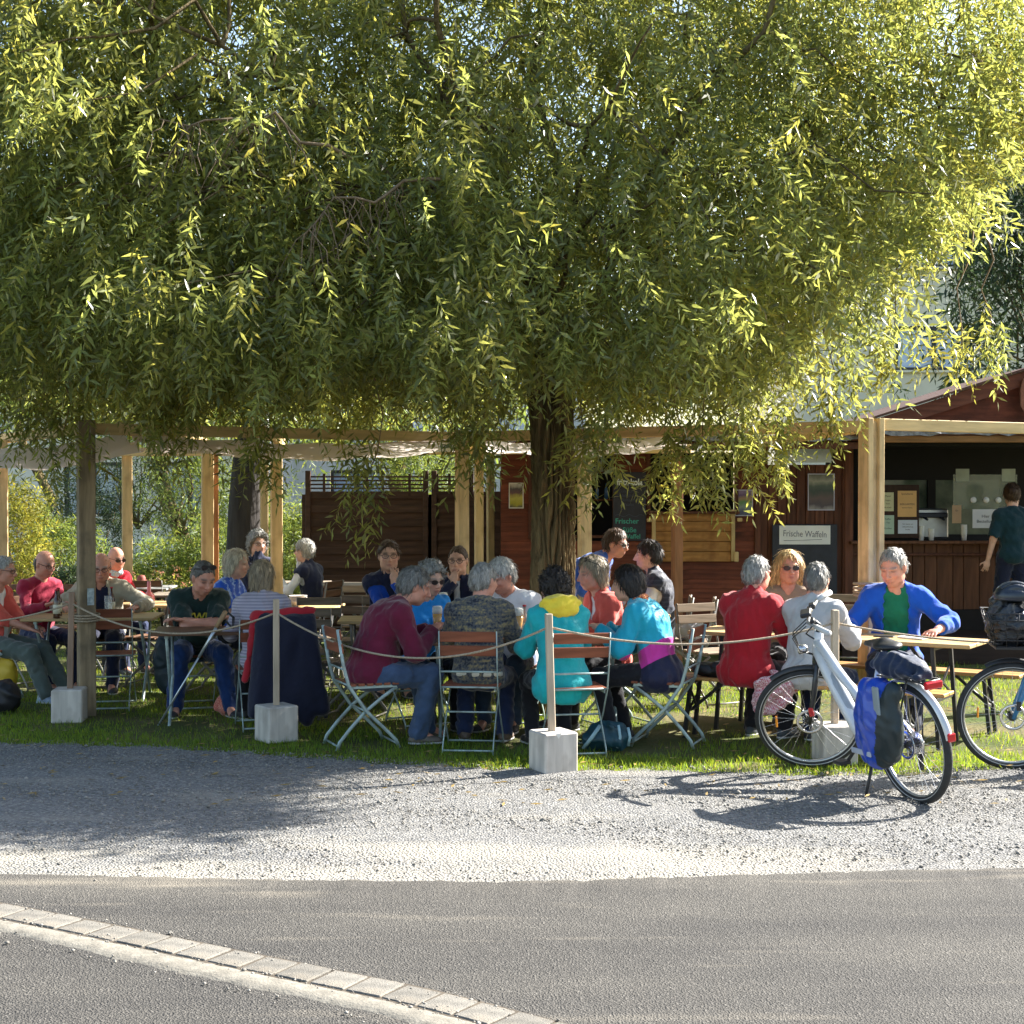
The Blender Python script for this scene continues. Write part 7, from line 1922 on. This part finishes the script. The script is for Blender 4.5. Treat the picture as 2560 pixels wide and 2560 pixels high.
# navy jacket with red lining draped over the chair back
cx, cy = at(712, 1600, 11.42).x, 11.42
v = Vol((-.40, -.22, .02), (.40, .20, .98), .010)
for i in range(9):
    u = -.24 + .06 * i
    v.cone((u * .78, -.02, .86 - .25 * abs(u) ** 1.3), (u * 1.12 + .02, -.07, .16 + .05 * math.sin(i * 1.9)), .045, .052, .05)
v.cone((.26, -.05, .30), (.31, -.03, .12), .05, .03, .04); v.cone((-.18, .02, .88), (.18, .02, .88), .055, .055, .04)
v.ripple(.011, .13, 21, 6, (1, 1, .30))
a, b = v.mesh()
j_ = thing('draped_jacket', 'dark navy jacket with red lining hung over a chair back', 'jacket', (cx, cy, 0), math.radians(12))
link('outer_cloth', np_mesh('outer_cloth', a, b, True), fab('drape_navy', (.008, .010, .028), rough=.7), j_)
v = Vol((-.40, -.2, .2), (.36, .24, 1.0), .010); v.cone((-.22, .02, .90), (.20, .03, .935), .045, .04, .03); v.cone((-.22, .02, .88), (-.30, .03, .42), .035, .03, .03); v.ripple(.008, .09, 4, 6); a, b = v.mesh()
link('red_lining', np_mesh('red_lining', a, b, True), fab('lining_red', (.34, .015, .025)), j_)
# bags
def soft_bag(name, label, x, y, z, parts, m, seed, rip=.008, cat='bag', rz=0, cut=0.0, wl=.09):
    P = np.array([p[0] for p in parts]); Rr = np.array([p[1] for p in parts])
    v = Vol((P - Rr).min(0) - .06, (P + Rr).max(0) + .06, .0085)
    for c, r in parts: v.ell(c, r, None, .05)
    v.half((0, 0, cut), (0, 0, -1), .01); v.ripple(rip, wl, seed, 7)
    a, b = v.mesh(); t = thing(name, label, cat, (x, y, z), rz)
    link('body', np_mesh(name, a, b, True), m, t); return t
TEAL = mat('teal_nylon', (.006, .042, .062), rough=.55, var=.3, scale=10, bump=.004, bscale=40)
g = gp(1515, 1884); t = soft_bag('backpack', 'teal blue backpack lying on the grass under the chairs', g.x, g.y + .1, 0, [((0, 0, .10), (.12, .12, .11)), ((.09, -.03, .10), (.08, .10, .10)), ((-.09, 0, .08), (.07, .09, .07))], TEAL, 4, .012, cat='backpack')
MB().tube([(-.16, -.09, .03), (-.10, -.14, .12), (-.04, -.11, .20)], .014, 6, flat=(0, 1, 0)).build('strap', mat('pale_strap', (.25, .40, .46), rough=.6), t); MB().tube([(.08, -.115, .04), (.10, -.135, .12), (.09, -.10, .20)], .010, 6, flat=(0, 1, 0)).tube([(.16, -.10, .05), (.17, -.12, .12), (.16, -.08, .18)], .010, 6, flat=(0, 1, 0)).build('zip', mat('pale_strap', (.25, .4, .46)), t)
PNK = bpy.data.materials
pk = fab('pink_pattern', (.42, .10, .13), pattern=pat_stripes((.70, .55, .55), 14, 0, .55, .5))
t = soft_bag('cloth_bag', 'crumpled pink and white patterned cloth hanging off the bench', at(1935, 1700, 10.72).x, 10.72, .30, [((0, 0, .10), (.14, .06, .13)), ((.06, .02, .16), (.12, .06, .09)), ((-.08, 0, .05), (.07, .05, .10))], pk, 9, .016, cut=-.06)
t = soft_bag('shoulder_bag', 'black bag lying on the beer bench beside the red fleece', 1.50, 11.15, .475, [((0, 0, .05), (.17, .10, .055)), ((.1, 0, .04), (.1, .09, .05))], mat('black_nylon', (.012, .012, .015), rough=.5), 2, rz=-.5)
t = soft_bag('yellow_bag', 'yellow bag hanging under the chair of the coral shirt', at(12, 1670, 13.1).x, 13.1, .02, [((0, 0, .26), (.10, .08, .12)), ((0, 0, .18), (.09, .08, .10))], mat('yellow_nylon', (.62, .42, .03), rough=.5), 6)
t = soft_bag('dark_bag', 'black rucksack on the grass at the rope end', at(10, 1740, 12.5).x, 12.5, 0, [((0, 0, .13), (.13, .11, .15))], mat('black_nylon', (.012, .012, .015)), 7, cat='backpack')
t = soft_bag('flower_bag', 'red patterned bag on the grass under the dark table', at(565, 1755, 12.3).x, 12.3, 0, [((0, 0, .09), (.10, .07, .09)), ((.05, 0, .07), (.07, .06, .06))], fab('red_flower', (.50, .06, .05), pattern=pat_stripes((.70, .35, .25), 18, 0, .55, .6)), 8, .010)
t = soft_bag('seat_bag', 'grey cloth bag on the seat of the pale folding chair', at(1725, 1540, 13.9).x, 13.88, .47, [((0, 0, .10), (.15, .14, .11))], fab('bag_grey', (.36, .36, .38)), 12)
t = soft_bag('dark_backpack', 'dark backpack hung on the chair of the green tee', -2.98, 12.78, .10, [((0, 0, .30), (.12, .12, .26)), ((.03, -.03, .14), (.10, .10, .12))], mat('dark_teal_nylon', (.008, .022, .03), rough=.6), 14, cat='backpack')
MB().box((0, 0, 0), (.15, .22, .012), None, .003).build('tmp', WHT).name = 'paper_menu'
o = bpy.data.objects['paper_menu']; o.location = (3.0, 11.0, .778); o.rotation_euler = (0, 0, .7); tag(o, 'white paper lying on the long beer table', 'paper')
MB().box((0, 0, 0), (.075, .15, .009), None, .003).build('phone', BLP, None, (2.80, 11.12, .776), (0, 0, 1.1)); tag(bpy.data.objects['phone'], 'dark phone lying on the long beer table', 'phone')
# labels on the posts
MB().box((0, 0, 0), (.055, .006, .14), None, .002).build('post_sticker', mat('sticker', (.45, .52, .52), col2=(.15, .2, .22), rough=.5, scale=30), None, (at(225, 1490, 12.2).x + .005, 12.195, H_CAM - (1492 - Y_HOR) * 12.2 / F_PX), (0, 0, .45)); tag(bpy.data.objects['post_sticker'], 'small weathered sticker on the weathered pergola post', 'sticker')

# ------------------------------------------------------------------ thin out the dense figure meshes
bake = []
for o in list(bpy.data.objects):
    if o.type != 'MESH' or o.parent is None or o.parent.name.split('.')[0] != 'person': continue
    n_ = o.name.split('.')[0]
    if n_ in ('hair', 'shoe', 'glasses', 'sunglasses', 'belt', 'shirt_lettering') or len(o.data.polygons) < 4000: continue
    md = o.modifiers.new('thin', 'DECIMATE'); md.ratio = .32 if n_ == 'body' else .36
    bake.append(o)
dg = bpy.context.evaluated_depsgraph_get()
done = [(o, bpy.data.meshes.new_from_object(o.evaluated_get(dg))) for o in bake]
for o, me in done:
    old = o.data; o.modifiers.clear(); o.data = me; bpy.data.meshes.remove(old); me.name = o.name
